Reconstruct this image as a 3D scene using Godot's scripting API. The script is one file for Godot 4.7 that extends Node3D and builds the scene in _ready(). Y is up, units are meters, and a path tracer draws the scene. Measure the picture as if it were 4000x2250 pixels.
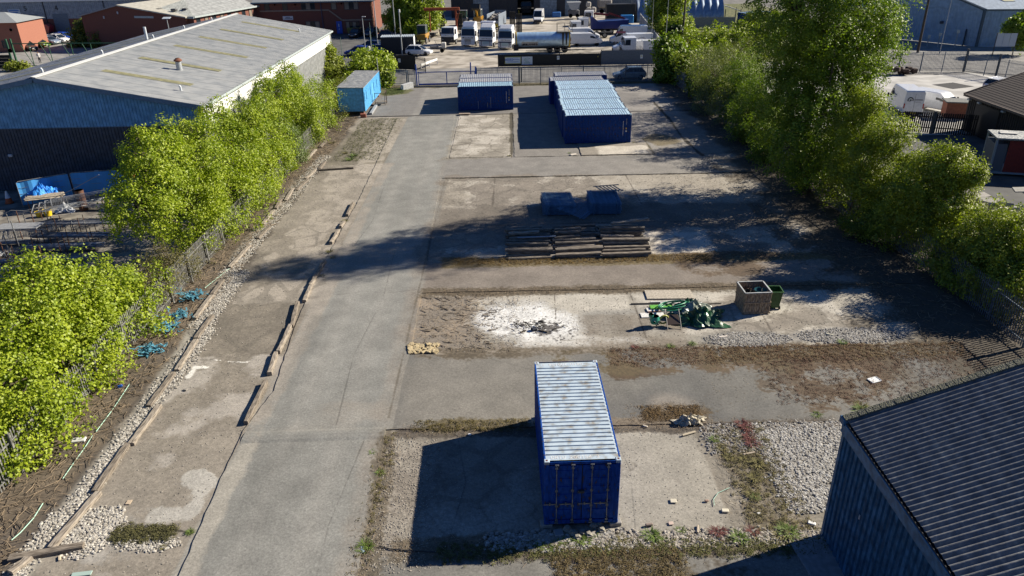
extends Node3D
# An industrial yard seen from above: x right, y up, metres; "zf" is the distance ahead (-z).

const FL := 2894.96      # focal length and camera pose, in pixels of the 4000 px wide photograph
const PIT := 0.4504
const ROL := -0.0197
const CAMH := 17.904
const K := 1.552795      # pixels of the 2576 px wide view of the photograph

var rng := RandomNumberGenerator.new()
var M := {}
var used := {}
var tex_cache := {}

# ---------------------------------------------------------------- places
func W(x: float, zf: float, y := 0.0) -> Vector3:
	return Vector3(x, y, -zf)
func ray(px: float, py: float) -> Vector3:
	var a := (px - 2000.0) / FL
	var b := (1125.0 - py) / FL
	var x := a * cos(ROL) - b * sin(ROL)
	var u := a * sin(ROL) + b * cos(ROL)
	return Vector3(x, u * cos(PIT) - sin(PIT), -(u * sin(PIT) + cos(PIT)))
func G(px: float, py: float, y := 0.0) -> Vector3:
	var d := ray(px, py)
	return Vector3(0, CAMH, 0) + d * ((y - CAMH) / d.y)
func AX(px: float, py: float, x: float) -> Vector3:
	var d := ray(px, py)
	return Vector3(0, CAMH, 0) + d * (x / d.x)
func AZ(px: float, py: float, zf: float) -> Vector3:
	var d := ray(px, py)
	return Vector3(0, CAMH, 0) + d * (-zf / d.z)
func R(a: float, b: float) -> float:
	return rng.randf_range(a, b)

# ---------------------------------------------------------------- mesh builder
class MB:
	var v := PackedVector3Array()
	var n := PackedVector3Array()
	var uv := PackedVector2Array()
	var c := PackedColorArray()
	var col := Color(1, 1, 1)
	var xf := Transform3D()
	var use_uv := false
	var use_c := false
	func tri(a: Vector3, b: Vector3, d: Vector3) -> void:
		a = xf * a; b = xf * b; d = xf * d
		var m := (d - a).cross(b - a).normalized()
		v.append(a); v.append(b); v.append(d)
		n.append(m); n.append(m); n.append(m)
		if use_c:
			c.append(col); c.append(col); c.append(col)
		if use_uv:
			uv.append(Vector2.ZERO); uv.append(Vector2.ZERO); uv.append(Vector2.ZERO)
	func quad(a: Vector3, b: Vector3, d: Vector3, e: Vector3) -> void:
		tri(a, b, d); tri(a, d, e)
	func squad(p: Array, q: Array) -> void:   # quad with given normals
		var turned: bool = (p[2] - p[0]).cross(p[1] - p[0]).dot(q[0] + q[1] + q[2] + q[3]) < 0.0
		for i in ([0, 2, 1, 0, 3, 2] if turned else [0, 1, 2, 0, 2, 3]):
			v.append(xf * p[i]); n.append((xf.basis * q[i]).normalized())
			if use_c: c.append(col)
			if use_uv: uv.append(Vector2.ZERO)
	func box(at: Vector3, s: Vector3, yaw := 0.0, b := Basis()) -> void:
		var h := s * 0.5
		var keep := xf
		xf = xf * Transform3D(Basis(Vector3.UP, yaw) * b, at)
		var p := []
		for i in 8:
			p.append(Vector3(h.x if i & 1 else -h.x, h.y if i & 2 else -h.y, h.z if i & 4 else -h.z))
		quad(p[4], p[6], p[7], p[5]); quad(p[1], p[3], p[2], p[0]); quad(p[0], p[2], p[6], p[4])
		quad(p[5], p[7], p[3], p[1]); quad(p[2], p[3], p[7], p[6]); quad(p[4], p[5], p[1], p[0])
		xf = keep
	func cbox(at: Vector3, s: Vector3, e: float, yaw := 0.0, b := Basis()) -> void:   # box with chamfered edges
		var keep := xf
		xf = xf * Transform3D(Basis(Vector3.UP, yaw) * b, at)
		var h := s * 0.5
		e = minf(e, minf(h.x, minf(h.y, h.z)) * 0.9)
		var P := func(i: int, ax: int) -> Vector3:
			var sx := 1.0 if i & 1 else -1.0
			var sy := 1.0 if i & 2 else -1.0
			var sz := 1.0 if i & 4 else -1.0
			return Vector3(sx * (h.x - (0.0 if ax == 0 else e)), sy * (h.y - (0.0 if ax == 1 else e)), sz * (h.z - (0.0 if ax == 2 else e)))
		var faces := [[0, 2, 6, 4, 0], [5, 7, 3, 1, 0], [4, 5, 1, 0, 1], [2, 3, 7, 6, 1], [1, 3, 2, 0, 2], [4, 6, 7, 5, 2]]
		for f in faces:
			quad(P.call(f[0], f[4]), P.call(f[1], f[4]), P.call(f[2], f[4]), P.call(f[3], f[4]))
		for ed in [[0, 1, 1, 2], [2, 3, 1, 2], [4, 5, 1, 2], [6, 7, 1, 2], [0, 2, 0, 2], [1, 3, 0, 2], [4, 6, 0, 2], [5, 7, 0, 2], [0, 4, 0, 1], [1, 5, 0, 1], [2, 6, 0, 1], [3, 7, 0, 1]]:
			var a: Vector3 = P.call(ed[0], ed[2]); var b2: Vector3 = P.call(ed[1], ed[2])
			var c2: Vector3 = P.call(ed[1], ed[3]); var d2: Vector3 = P.call(ed[0], ed[3])
			var nn := (c2 - a).cross(b2 - a)
			if nn.dot(a + c2) > 0.0: quad(a, b2, c2, d2)
			else: quad(d2, c2, b2, a)
		for i in 8:
			var a3: Vector3 = P.call(i, 0); var b3: Vector3 = P.call(i, 1); var c3: Vector3 = P.call(i, 2)
			if (c3 - a3).cross(b3 - a3).dot(a3) > 0.0: tri(a3, b3, c3)
			else: tri(a3, c3, b3)
		xf = keep
	func bar(a: Vector3, b: Vector3, w: float, h: float) -> void:   # square bar from a to b
		var d := b - a
		var f := d.normalized()
		var side := Vector3.UP.cross(f)
		if side.length() < 0.01: side = Vector3.RIGHT
		side = side.normalized()
		box((a + b) * 0.5, Vector3(w, h, d.length()), 0.0, Basis(side, f.cross(side), f))
	func tube(pts: Array, radii: Array, sides := 6, caps := true) -> void:
		var rings := []
		var nrm := []
		var last := Vector3.RIGHT
		for i in pts.size():
			var f: Vector3
			if i == 0: f = pts[1] - pts[0]
			elif i == pts.size() - 1: f = pts[i] - pts[i - 1]
			else: f = pts[i + 1] - pts[i - 1]
			f = f.normalized()
			var s := last - f * last.dot(f)
			if s.length() < 0.05: s = Vector3.FORWARD - f * Vector3.FORWARD.dot(f)
			if s.length() < 0.05: s = Vector3.UP - f * Vector3.UP.dot(f)
			s = s.normalized(); last = s
			var t := f.cross(s)
			var ring := []
			var nr := []
			var rad: float = radii[mini(i, radii.size() - 1)]
			for k in sides:
				var a := TAU * k / sides
				var o := s * cos(a) + t * sin(a)
				ring.append(pts[i] + o * rad); nr.append(o)
			rings.append(ring); nrm.append(nr)
		for i in pts.size() - 1:
			for k in sides:
				var k2 := (k + 1) % sides
				squad([rings[i][k], rings[i][k2], rings[i + 1][k2], rings[i + 1][k]], [nrm[i][k], nrm[i][k2], nrm[i + 1][k2], nrm[i + 1][k]])
		if caps:
			for k in range(1, sides - 1):
				tri(rings[0][0], rings[0][k + 1], rings[0][k])
				var e: Array = rings[-1]
				tri(e[0], e[k], e[k + 1])
	func lathe(prof: Array, sides := 16, at := Vector3.ZERO) -> void:   # [[r, y], ...] upwards
		for i in prof.size() - 1:
			var r0: float = prof[i][0]; var y0: float = prof[i][1]; var r1: float = prof[i + 1][0]; var y1: float = prof[i + 1][1]
			for k in sides:
				var a := TAU * k / sides; var b := TAU * (k + 1) / sides
				var da := Vector3(cos(a), 0, sin(a)); var db := Vector3(cos(b), 0, sin(b))
				var sl := Vector2(y1 - y0, r0 - r1).normalized()
				var na := da * sl.x + Vector3.UP * sl.y; var nb := db * sl.x + Vector3.UP * sl.y
				squad([at + da * r0 + Vector3.UP * y0, at + da * r1 + Vector3.UP * y1, at + db * r1 + Vector3.UP * y1, at + db * r0 + Vector3.UP * y0], [na, na, nb, nb])
	func extrude(poly: Array, z0: float, z1: float) -> void:   # outline in x,y, pushed along z
		var pv := PackedVector2Array(poly)
		if Geometry2D.is_polygon_clockwise(pv): pv.reverse()
		var idx := Geometry2D.triangulate_polygon(pv)
		for i in range(0, idx.size(), 3):
			var a := pv[idx[i]]; var b := pv[idx[i + 1]]; var d := pv[idx[i + 2]]
			if (b - a).cross(d - a) < 0.0:
				var t := b; b = d; d = t
			tri(Vector3(a.x, a.y, z1), Vector3(d.x, d.y, z1), Vector3(b.x, b.y, z1))
			tri(Vector3(a.x, a.y, z0), Vector3(b.x, b.y, z0), Vector3(d.x, d.y, z0))
		for i in pv.size():
			var a := pv[i]; var b := pv[(i + 1) % pv.size()]
			quad(Vector3(a.x, a.y, z0), Vector3(a.x, a.y, z1), Vector3(b.x, b.y, z1), Vector3(b.x, b.y, z0))
	func ribbed(a: Vector3, along: Vector3, up: Vector3, out_: Vector3, pitch: float, depth: float, top := 0.45, slope := 0.12, off := 0.0) -> void:
		# profiled sheet from corner a: ribs run along "up", repeat along "along", stand out along out_
		var L := along.length()
		var f := along / L
		var pts := [[0.0, 0.0]]
		var s := off
		while s < L:
			for q in [[s, 0.0], [s + pitch * slope, depth], [s + pitch * (slope + top), depth], [s + pitch * (2 * slope + top), 0.0]]:
				if q[0] > 0.0 and q[0] < L: pts.append(q)
			s += pitch
		pts.append([L, 0.0])
		for i in pts.size() - 1:
			var p0: Vector3 = a + f * pts[i][0] + out_ * pts[i][1]
			var p1: Vector3 = a + f * pts[i + 1][0] + out_ * pts[i + 1][1]
			quad(p0, p0 + up, p1 + up, p1)
	func mesh() -> ArrayMesh:
		var arr := []
		arr.resize(Mesh.ARRAY_MAX)
		arr[Mesh.ARRAY_VERTEX] = v
		arr[Mesh.ARRAY_NORMAL] = n
		if use_uv: arr[Mesh.ARRAY_TEX_UV] = uv
		if use_c: arr[Mesh.ARRAY_COLOR] = c
		var m := ArrayMesh.new()
		m.add_surface_from_arrays(Mesh.PRIMITIVE_TRIANGLES, arr)
		return m

# ---------------------------------------------------------------- nodes
func numbered(called: String) -> String:
	var k: int = used.get(called, -1) + 1
	used[called] = k
	return called if k == 0 else "%s_%03d" % [called, k]
func tag(o: Node, label: String, category: String, group := "", kind := "") -> void:
	if label: o.set_meta("label", label)
	if category: o.set_meta("category", category)
	if group: o.set_meta("group", group)
	if kind: o.set_meta("kind", kind)
func thing(called: String, label: String, category: String, at := Vector3.ZERO, yaw := 0.0, group := "") -> Node3D:
	var o := Node3D.new()
	o.name = numbered(called)
	add_child(o)
	o.position = at
	o.rotation.y = yaw
	tag(o, label, category, group)
	return o
func part(parent: Node3D, called: String, m: Variant, mat: Material, at := Vector3.ZERO, yaw := 0.0) -> MeshInstance3D:
	var o := MeshInstance3D.new()
	o.mesh = m.mesh() if m is MB else m
	o.material_override = mat
	o.name = called
	parent.add_child(o, true)
	o.position = at
	o.rotation.y = yaw
	return o
func stuffpart(parent: Node3D, called: String, m: Variant, mat: Material) -> MeshInstance3D:
	var o := part(parent, called, m, mat)
	o.set_meta("kind", "stuff")
	return o
func one(called: String, m: Variant, mat: Material, label: String, category: String, at := Vector3.ZERO, yaw := 0.0, group := "") -> MeshInstance3D:
	var o := part(self, numbered(called), m, mat, at, yaw)
	tag(o, label, category, group)
	return o
func struct(called: String, m: Variant, mat: Material) -> MeshInstance3D:
	var o := part(self, numbered(called), m, mat)
	o.set_meta("kind", "structure")
	return o
func copy(o: Node3D, at: Vector3, yaw: float, label := "", group := "") -> Node3D:
	var stem: String = o.name
	if stem.length() > 4 and stem[-4] == "_" and stem.right(3).is_valid_int(): stem = stem.left(-4)
	var c: Node3D = o.duplicate()
	c.name = numbered(stem)
	add_child(c)
	c.position = at
	c.rotation = Vector3(0, yaw, 0)
	if label: c.set_meta("label", label)
	if group: c.set_meta("group", group)
	return c
func scatter(parent: Node, called: String, m: Mesh, mat: Material, xs: Array, cs := []) -> MultiMeshInstance3D:
	var mm := MultiMesh.new()
	mm.transform_format = MultiMesh.TRANSFORM_3D
	mm.use_colors = cs.size() > 0
	mm.mesh = m
	mm.instance_count = xs.size()
	for i in xs.size():
		mm.set_instance_transform(i, xs[i])
		if cs.size(): mm.set_instance_color(i, cs[i])
	var o := MultiMeshInstance3D.new()
	o.multimesh = mm
	o.material_override = mat
	o.name = called
	parent.add_child(o, true)
	return o

# ---------------------------------------------------------------- materials
func lin(r: float, g: float, b: float) -> Color:
	return Color(r, g, b).linear_to_srgb()
func ntex(seed_: int, freq: float, lo: Color, hi: Color, size := 256, octs := 4, mid := 0.5, kind := FastNoiseLite.TYPE_SIMPLEX_SMOOTH) -> NoiseTexture2D:
	var key := [seed_, freq, lo, hi, size, octs, mid, kind]
	if tex_cache.has(key): return tex_cache[key]
	var fn := FastNoiseLite.new()
	fn.seed = seed_
	fn.noise_type = kind
	fn.frequency = freq
	fn.fractal_type = FastNoiseLite.FRACTAL_FBM
	fn.fractal_octaves = octs
	var gr := Gradient.new()
	gr.offsets = PackedFloat32Array([maxf(0.0, mid - 0.3), minf(1.0, mid + 0.3)])
	gr.colors = PackedColorArray([lo, hi])
	var t := NoiseTexture2D.new()
	t.noise = fn
	t.width = size
	t.height = size
	t.seamless = true
	t.generate_mipmaps = false
	t.color_ramp = gr
	tex_cache[key] = t
	return t
func mat(key: String, r: float, g: float, b: float, rough := 0.8, metal := 0.0, vary := 0.12, scale := 0.7, seed_ := 1, bump := 0.0) -> StandardMaterial3D:
	# linear base colour, mottled by noise of about 1/scale metres
	if M.has(key): return M[key]
	var m := StandardMaterial3D.new()
	m.resource_name = key
	m.roughness = rough
	m.metallic = metal
	m.albedo_color = lin(r, g, b)
	if vary > 0.0:
		m.albedo_texture = ntex(seed_, 0.02, Color(1.0 - vary, 1.0 - vary, 1.0 - vary), Color(1, 1, 1), 256, 5)
		m.uv1_triplanar = true
		m.uv1_scale = Vector3.ONE * scale
		if bump > 0.0:
			m.heightmap_enabled = true
			m.heightmap_texture = ntex(seed_ + 7, 0.05, Color(0, 0, 0), Color(1, 1, 1), 256, 5)
			m.heightmap_scale = bump
	M[key] = m
	return m
func ramped(key: String, stops: Array, rough: float, freq: float, scale: float, seed_: int, size := 512, octs := 5, bump := 0.0, world := true, kind := FastNoiseLite.TYPE_SIMPLEX_SMOOTH) -> StandardMaterial3D:
	# several linear colours mixed by noise: [[offset, r, g, b], ...]
	if M.has(key): return M[key]
	var fn := FastNoiseLite.new()
	fn.seed = seed_
	fn.noise_type = kind
	fn.frequency = freq
	fn.fractal_octaves = octs
	var gr := Gradient.new()
	var off := PackedFloat32Array()
	var cs := PackedColorArray()
	for s in stops:
		off.append(s[0]); cs.append(lin(s[1], s[2], s[3]))
	gr.offsets = off
	gr.colors = cs
	var t := NoiseTexture2D.new()
	t.noise = fn
	t.width = size
	t.height = size
	t.seamless = true
	t.generate_mipmaps = false
	t.color_ramp = gr
	var m := StandardMaterial3D.new()
	m.resource_name = key
	m.roughness = rough
	m.albedo_texture = t
	m.uv1_triplanar = true
	m.uv1_world_triplanar = world
	m.uv1_scale = Vector3.ONE * scale
	if bump > 0.0:
		m.heightmap_enabled = true
		m.heightmap_texture = ntex(seed_ + 3, freq * 1.5, Color(0, 0, 0), Color(1, 1, 1), 256, 5)
		m.heightmap_scale = bump
	M[key] = m
	return m
func plain(key: String, r: float, g: float, b: float, rough := 0.6, metal := 0.0) -> StandardMaterial3D:
	return mat(key, r, g, b, rough, metal, 0.0)
func glass(key: String, r: float, g: float, b: float) -> StandardMaterial3D:   # dark vehicle glass: smooth, mirrors the sky
	return plain(key, r, g, b, 0.06, 0.0)
# ---------------------------------------------------------------- the scene
func _ready() -> void:
	rng.seed = 11
	var cam := Camera3D.new()
	cam.name = "camera"
	cam.position = Vector3(0, CAMH, 0)
	cam.rotation = Vector3(-PIT, 0, ROL)
	cam.fov = rad_to_deg(2.0 * atan(1125.0 / FL))
	cam.far = 2000.0
	add_child(cam)
	cam.current = true
	var env := Environment.new()
	env.background_mode = Environment.BG_SKY
	var sm := ProceduralSkyMaterial.new()
	sm.sky_top_color = lin(0.035, 0.10, 0.30)
	sm.sky_horizon_color = lin(0.20, 0.36, 0.62)
	sm.ground_bottom_color = lin(0.10, 0.10, 0.09)
	sm.ground_horizon_color = lin(0.20, 0.24, 0.30)
	sm.sky_curve = 0.12
	sm.sun_angle_max = 2.0
	var sky := Sky.new()
	sky.sky_material = sm
	env.sky = sky
	env.background_energy_multiplier = 0.45
	env.tonemap_mode = Environment.TONE_MAPPER_LINEAR
	env.tonemap_exposure = 2.0
	env.sdfgi_enabled = true
	env.ssao_enabled = true
	env.ssil_enabled = true
	var we := WorldEnvironment.new()
	we.name = "environment"
	we.environment = env
	add_child(we)
	var sun := DirectionalLight3D.new()
	sun.name = "sun"
	sun.light_color = Color(1.0, 0.96, 0.89)
	sun.light_energy = 1.6
	sun.light_angular_distance = 0.5
	sun.shadow_enabled = true
	add_child(sun)
	sun.look_at_from_position(Vector3.ZERO, Vector3(-4.35, -2.71, 1.53), Vector3.UP)
	surfaces()
	containers()
	near_shed()
	left_warehouse()
	gate_and_fences()
	cabin()
	far_yard()
	back_buildings()
	left_car_park()
	right_compound()
	scaffold_yard()
	timbers()
	fence_panels()
	debris()
	litter_and_weeds()
	trees()
# ---------------------------------------------------------------- yard surfaces
class Painter:
	# a colour map of the yard floor: what lies where (asphalt, concrete, dirt, moss, ash)
	var w: int
	var h: int
	var s: float
	var x0: float
	var z0: float
	var px := PackedFloat32Array()
	var nb: PackedByteArray
	var nm: PackedByteArray
	var nf: PackedByteArray
	var nc: PackedByteArray
	func start(w_: int, h_: int, s_: float, x_: float, z_: float, base: Color) -> void:
		w = w_; h = h_; s = s_; x0 = x_; z0 = z_
		px.resize(w * h * 3)
		for i in w * h:
			px[i * 3] = base.r; px[i * 3 + 1] = base.g; px[i * 3 + 2] = base.b
	func stamp(q: Array) -> void:
		# [kind, geometry, colour, opacity, soft edge, noise big, mid, fine, inner limit, grain]
		var kind: String = q[0]
		var g: Array = q[1]
		var col: Color = q[2]
		var op: float = q[3]
		var edge: float = q[4]
		var ab: float = q[5] / 255.0
		var am: float = q[6] / 255.0
		var af: float = q[7] / 255.0
		var lim: float = q[8]
		var grain: float = q[9] / 255.0
		var reach: float = edge + (q[5] + q[6] + q[7]) * 0.5
		var bx0 := 1e9; var bx1 := -1e9; var bz0 := 1e9; var bz1 := -1e9
		var pts := PackedVector2Array()
		var hw := 0.0
		if kind == "r" or kind == "c":
			bx0 = g[0]; bx1 = g[1]; bz0 = g[2]; bz1 = g[3]
		elif kind == "e":
			bx0 = g[0] - g[2]; bx1 = g[0] + g[2]; bz0 = g[1] - g[3]; bz1 = g[1] + g[3]
		else:
			hw = g[0]
			for i in range(1, g.size(), 2):
				pts.append(Vector2(g[i], g[i + 1]))
				bx0 = minf(bx0, g[i] - hw); bx1 = maxf(bx1, g[i] + hw)
				bz0 = minf(bz0, g[i + 1] - hw); bz1 = maxf(bz1, g[i + 1] + hw)
		var ix0 := maxi(0, int((bx0 - reach - x0) / s)); var ix1 := mini(w, int((bx1 + reach - x0) / s) + 1)
		var iz0 := maxi(0, int((bz0 - reach - z0) / s)); var iz1 := mini(h, int((bz1 + reach - z0) / s) + 1)
		var cx := (bx0 + bx1) * 0.5; var cz := (bz0 + bz1) * 0.5
		var hx := (bx1 - bx0) * 0.5; var hz := (bz1 - bz0) * 0.5
		var mr := minf(hx, hz)
		var f := s / 0.03   # noise is laid out in steps of 3 cm
		var t := 0 if kind == "r" else (1 if kind == "e" else (2 if kind == "l" else 3))
		var ie := 1.0 / edge
		for iz in range(iz0, iz1):
			var z := z0 + (iz + 0.5) * s
			var nz := int((z + 100.0) / 0.03)
			var rf := (nz & 511) * 512
			var rm := ((nz >> 1) & 511) * 512
			var rb := ((nz >> 3) & 511) * 512
			var o := (iz * w + ix0) * 3 - 3
			var dz := absf(z - cz)
			for ix in range(ix0, ix1):
				o += 3
				var x := x0 + (ix + 0.5) * s
				var d: float
				if t == 0:
					d = maxf(absf(x - cx) - hx, dz - hz)
				elif t == 1:
					var ex := (x - cx) / hx; var ez := (z - cz) / hz
					d = (sqrt(ex * ex + ez * ez) - 1.0) * mr
				elif t == 2:
					d = 1e9
					for i in pts.size() - 1:
						var a := pts[i]; var b := pts[i + 1]
						var vx := b.x - a.x; var vz := b.y - a.y
						var u := clampf(((x - a.x) * vx + (z - a.y) * vz) / (vx * vx + vz * vz + 1e-6), 0.0, 1.0)
						var ex := x - a.x - vx * u; var ez := z - a.y - vz * u
						d = minf(d, ex * ex + ez * ez)
					d = sqrt(d) - hw
				else:
					d = maxf(absf(x - cx) - hx, dz - hz)
				if d > reach: continue
				var nx := int((x + 100.0) / 0.03)
				var vf: float = nf[rf + (nx & 511)]
				var vm: float = nm[rm + ((nx >> 1) & 511)]
				d = maxf(d, -lim)
				if t == 3:
					d = maxf(d, (nc[((nz >> 1) & 511) * 512 + ((nx >> 1) & 511)] - g[4]) * 0.012)
				d += ab * (nb[rb + ((nx >> 3) & 511)] - 127.0) + am * (vm - 127.0) + af * (vf - 127.0)
				var c := 0.5 - d * ie
				if c <= 0.0: continue
				c = minf(c, 1.0) * op
				var k := 1.0 + grain * ((vf - 127.0) + (vm - 127.0) * 0.7)
				px[o] += (col.r * k - px[o]) * c
				px[o + 1] += (col.g * k - px[o + 1]) * c
				px[o + 2] += (col.b * k - px[o + 2]) * c
	func texture() -> ImageTexture:
		var by := PackedByteArray()
		by.resize(w * h * 3)
		var q := RandomNumberGenerator.new()
		q.seed = 9
		var sp := PackedFloat32Array()   # fine speckle of the aggregate
		for i in 65536: sp.append(255.0 * (1.0 + q.randfn() * 0.055))
		for i in w * h:
			var nx := int((i % w) * s / 0.03); var nz := int((i / w) * s / 0.03)
			var k := sp[(i * 40503 >> 4) & 65535] * (1.0 + 0.0007 * (nf[(nz * 2 & 511) * 512 + (nx * 2 & 511)] - 127.0) + 0.0006 * (nm[(nz & 511) * 512 + (nx & 511)] - 127.0))
			by[i * 3] = int(clampf(px[i * 3] * k, 0.0, 255.0))
			by[i * 3 + 1] = int(clampf(px[i * 3 + 1] * k, 0.0, 255.0))
			by[i * 3 + 2] = int(clampf(px[i * 3 + 2] * k, 0.0, 255.0))
		return ImageTexture.create_from_image(Image.create_from_data(w, h, false, Image.FORMAT_RGB8, by))

func nbytes(seed_: int, freq: float, octs: int, cell := false) -> PackedByteArray:
	var fn := FastNoiseLite.new()
	fn.seed = seed_
	fn.frequency = freq
	fn.fractal_octaves = octs
	if cell:
		fn.noise_type = FastNoiseLite.TYPE_CELLULAR
		fn.cellular_return_type = FastNoiseLite.RETURN_DISTANCE2_SUB
		fn.fractal_type = FastNoiseLite.FRACTAL_NONE
	else:
		fn.noise_type = FastNoiseLite.TYPE_SIMPLEX_SMOOTH
	var im := fn.get_seamless_image(512, 512)
	im.convert(Image.FORMAT_L8)
	return im.get_data()

func yard_paint() -> Array:
	var C := func(r: float, g: float, b: float) -> Color:
		var l := 0.3 * r + 0.59 * g + 0.11 * b
		return Color(r, g, b).lerp(Color(l, l, l), 0.25)
	var asph: Color = C.call(0.455, 0.453, 0.428)
	var conc: Color = C.call(0.555, 0.53, 0.475)
	var pale: Color = C.call(0.66, 0.635, 0.58)
	var dirt: Color = C.call(0.44, 0.40, 0.35)
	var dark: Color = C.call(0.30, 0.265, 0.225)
	var moss: Color = C.call(0.385, 0.32, 0.17)
	var rust: Color = C.call(0.33, 0.245, 0.15)
	var q := []
	# left margin: dusty concrete, gravel bed, soil under the trees
	q.append(["r", [-16.4, -10.5, 12, 80], C.call(0.50, 0.465, 0.41), 1.0, 0.3, 0.3, 0.3, 0.1, 9, 0.16])
	q.append(["r", [-16.0, -10.7, 12, 80], C.call(0.43, 0.395, 0.34), 0.75, 0.5, 1.6, 0.9, 0.3, 0.12, 0.2])
	q.append(["r", [-14.8, -10.9, 36, 80], C.call(0.60, 0.56, 0.50), 0.85, 0.25, 0.5, 1.5, 0.3, 0.03, 0.1])
	q.append(["r", [-15.0, -10.9, 14, 30], C.call(0.63, 0.60, 0.555), 0.8, 0.2, 1.0, 1.2, 0.2, -0.10, 0.1])
	q.append(["l", [0.42, -12.3, 19.55, -11.3, 19.7, -11.2, 21.0, -11.7, 21.7], C.call(0.63, 0.615, 0.575), 0.9, 0.12, 0.2, 0.9, 0.15, 9, 0.08])
	q.append(["r", [-22, -16.0, 12, 82], dark, 1.0, 0.35, 0.4, 0.6, 0.2, 9, 0.35])
	q.append(["r", [-22, -16.3, 12, 82], C.call(0.42, 0.36, 0.28), 0.8, 0.3, 0.8, 0.8, 0.3, 0.05, 0.3])
	q.append(["l", [0.45, -15.7, 14, -15.5, 20, -15.5, 26, -15.9, 32, -16.6, 39, -17.0, 46, -17.0, 56, -16.4, 64], C.call(0.55, 0.53, 0.48), 0.85, 0.3, 0.2, 0.3, 0.2, 9, 0.3])
	q.append(["r", [-15.6, -10.8, 62, 79.5], C.call(0.40, 0.37, 0.30), 0.85, 0.4, 1.2, 0.8, 0.3, 0.3, 0.25])
	q.append(["r", [-13.0, -10.9, 58, 79.5], C.call(0.62, 0.58, 0.52), 0.8, 0.2, 0.9, 0.9, 0.2, 0.1, 0.15])
	# the asphalt road with paler wheel lines and dusty edges
	q.append(["r", [-10.75, -4.85, 12, 81], asph, 1.0, 0.08, 0.02, 0.05, 0.02, 9, 0.06])
	q.append(["r", [-10.2, -5.4, 12, 80], C.call(0.515, 0.512, 0.485), 0.6, 0.8, 1.8, 0.5, 0.1, 0.15, 0.05])
	q.append(["l", [0.35, -8.9, 12, -8.9, 60], C.call(0.56, 0.545, 0.51), 0.35, 0.7, 0.4, 0.2, 0.0, 9, 0.05])
	q.append(["l", [0.3, -6.9, 12, -7.0, 79], C.call(0.56, 0.545, 0.51), 0.35, 0.7, 0.4, 0.2, 0.0, 9, 0.05])
	q.append(["r", [-10.75, -10.0, 12, 62], C.call(0.56, 0.52, 0.465), 0.75, 0.25, 0.3, 0.5, 0.2, 0.12, 0.1])
	q.append(["r", [-5.7, -4.85, 12, 62], C.call(0.52, 0.475, 0.42), 0.55, 0.5, 0.3, 0.6, 0.2, 0.12, 0.1])
	q.append(["r", [-10.8, -10.0, 12, 23.6], C.call(0.57, 0.55, 0.50), 0.9, 0.2, 0.2, 0.4, 0.1, 9, 0.07])
	q.append(["r", [-10.6, -5.0, 24.3, 26.0], C.call(0.54, 0.51, 0.46), 0.6, 0.4, 0.3, 0.8, 0.2, -0.05, 0.1])
	q.append(["r", [-10.6, -5.0, 12, 14.6], C.call(0.5, 0.47, 0.43), 0.6, 0.6, 0.4, 0.6, 0.2, 0.1, 0.1])
	# apron by the gate, asphalt between the containers
	q.append(["r", [-16.2, 21, 79.8, 98], C.call(0.43, 0.415, 0.395), 1.0, 0.1, 0.05, 0.1, 0.03, 9, 0.08])
	q.append(["r", [-10.5, -5.5, 78, 97], C.call(0.50, 0.485, 0.455), 0.8, 0.5, 0.5, 0.4, 0.1, 0.3, 0.06])
	q.append(["l", [0.05, -15.6, 80.0, -5.6, 80.3], C.call(0.22, 0.2, 0.17), 0.9, 0.05, 0.02, 0.06, 0.03, 9, 0.2])
	q.append(["r", [0.2, 21, 63, 80], C.call(0.46, 0.44, 0.41), 1.0, 0.1, 0.05, 0.1, 0.03, 9, 0.08])
	# cross strips
	q.append(["r", [-4.9, 24, 24.2, 29.95], C.call(0.345, 0.34, 0.325), 1.0, 0.06, 0.03, 0.06, 0.02, 9, 0.08])
	q.append(["r", [-4.9, 23, 24.2, 29.9], C.call(0.44, 0.425, 0.39), 0.7, 0.7, 2.4, 0.8, 0.1, 0.05, 0.09])
	q.append(["r", [-4.9, 3.0, 24.2, 29.9], C.call(0.47, 0.45, 0.41), 0.7, 1.2, 1.0, 0.5, 0.1, 9, 0.07])
	q.append(["r", [-4.9, 24, 36.4, 40.9], C.call(0.485, 0.445, 0.40), 1.0, 0.15, 0.1, 0.15, 0.05, 9, 0.1])
	q.append(["r", [-4.9, 24, 36.4, 40.9], C.call(0.415, 0.375, 0.335), 0.6, 0.6, 2.0, 0.8, 0.2, 0.05, 0.1])
	q.append(["r", [-5.4, 22, 57.4, 63.1], C.call(0.49, 0.47, 0.44), 1.0, 0.06, 0.05, 0.06, 0.02, 9, 0.07])
	q.append(["r", [-5.4, 22, 57.4, 63.1], C.call(0.43, 0.42, 0.40), 0.5, 0.8, 2.0, 0.5, 0.1, 0.1, 0.06])
	# near pad and the broken ground below it
	q.append(["r", [-5.0, 7.2, 18.2, 24.15], conc, 1.0, 0.1, 0.1, 0.15, 0.05, 9, 0.09])
	q.append(["r", [-5.0, 7.0, 18.2, 24.15], C.call(0.60, 0.58, 0.53), 0.7, 0.3, 1.5, 1.0, 0.2, 0.0, 0.08])
	q.append(["r", [-5.0, 9.6, 18.0, 24.15], C.call(0.45, 0.415, 0.36), 0.7, 0.5, 2.2, 1.3, 0.3, -0.1, 0.12])
	q.append(["r", [-5.0, -2.6, 17.0, 23], C.call(0.47, 0.43, 0.38), 0.75, 0.6, 0.5, 0.6, 0.4, 0.1, 0.28])
	q.append(["r", [-4.6, 12, 12, 17.5], C.call(0.45, 0.44, 0.41), 1.0, 0.2, 0.2, 0.5, 0.15, 9, 0.08])
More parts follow.
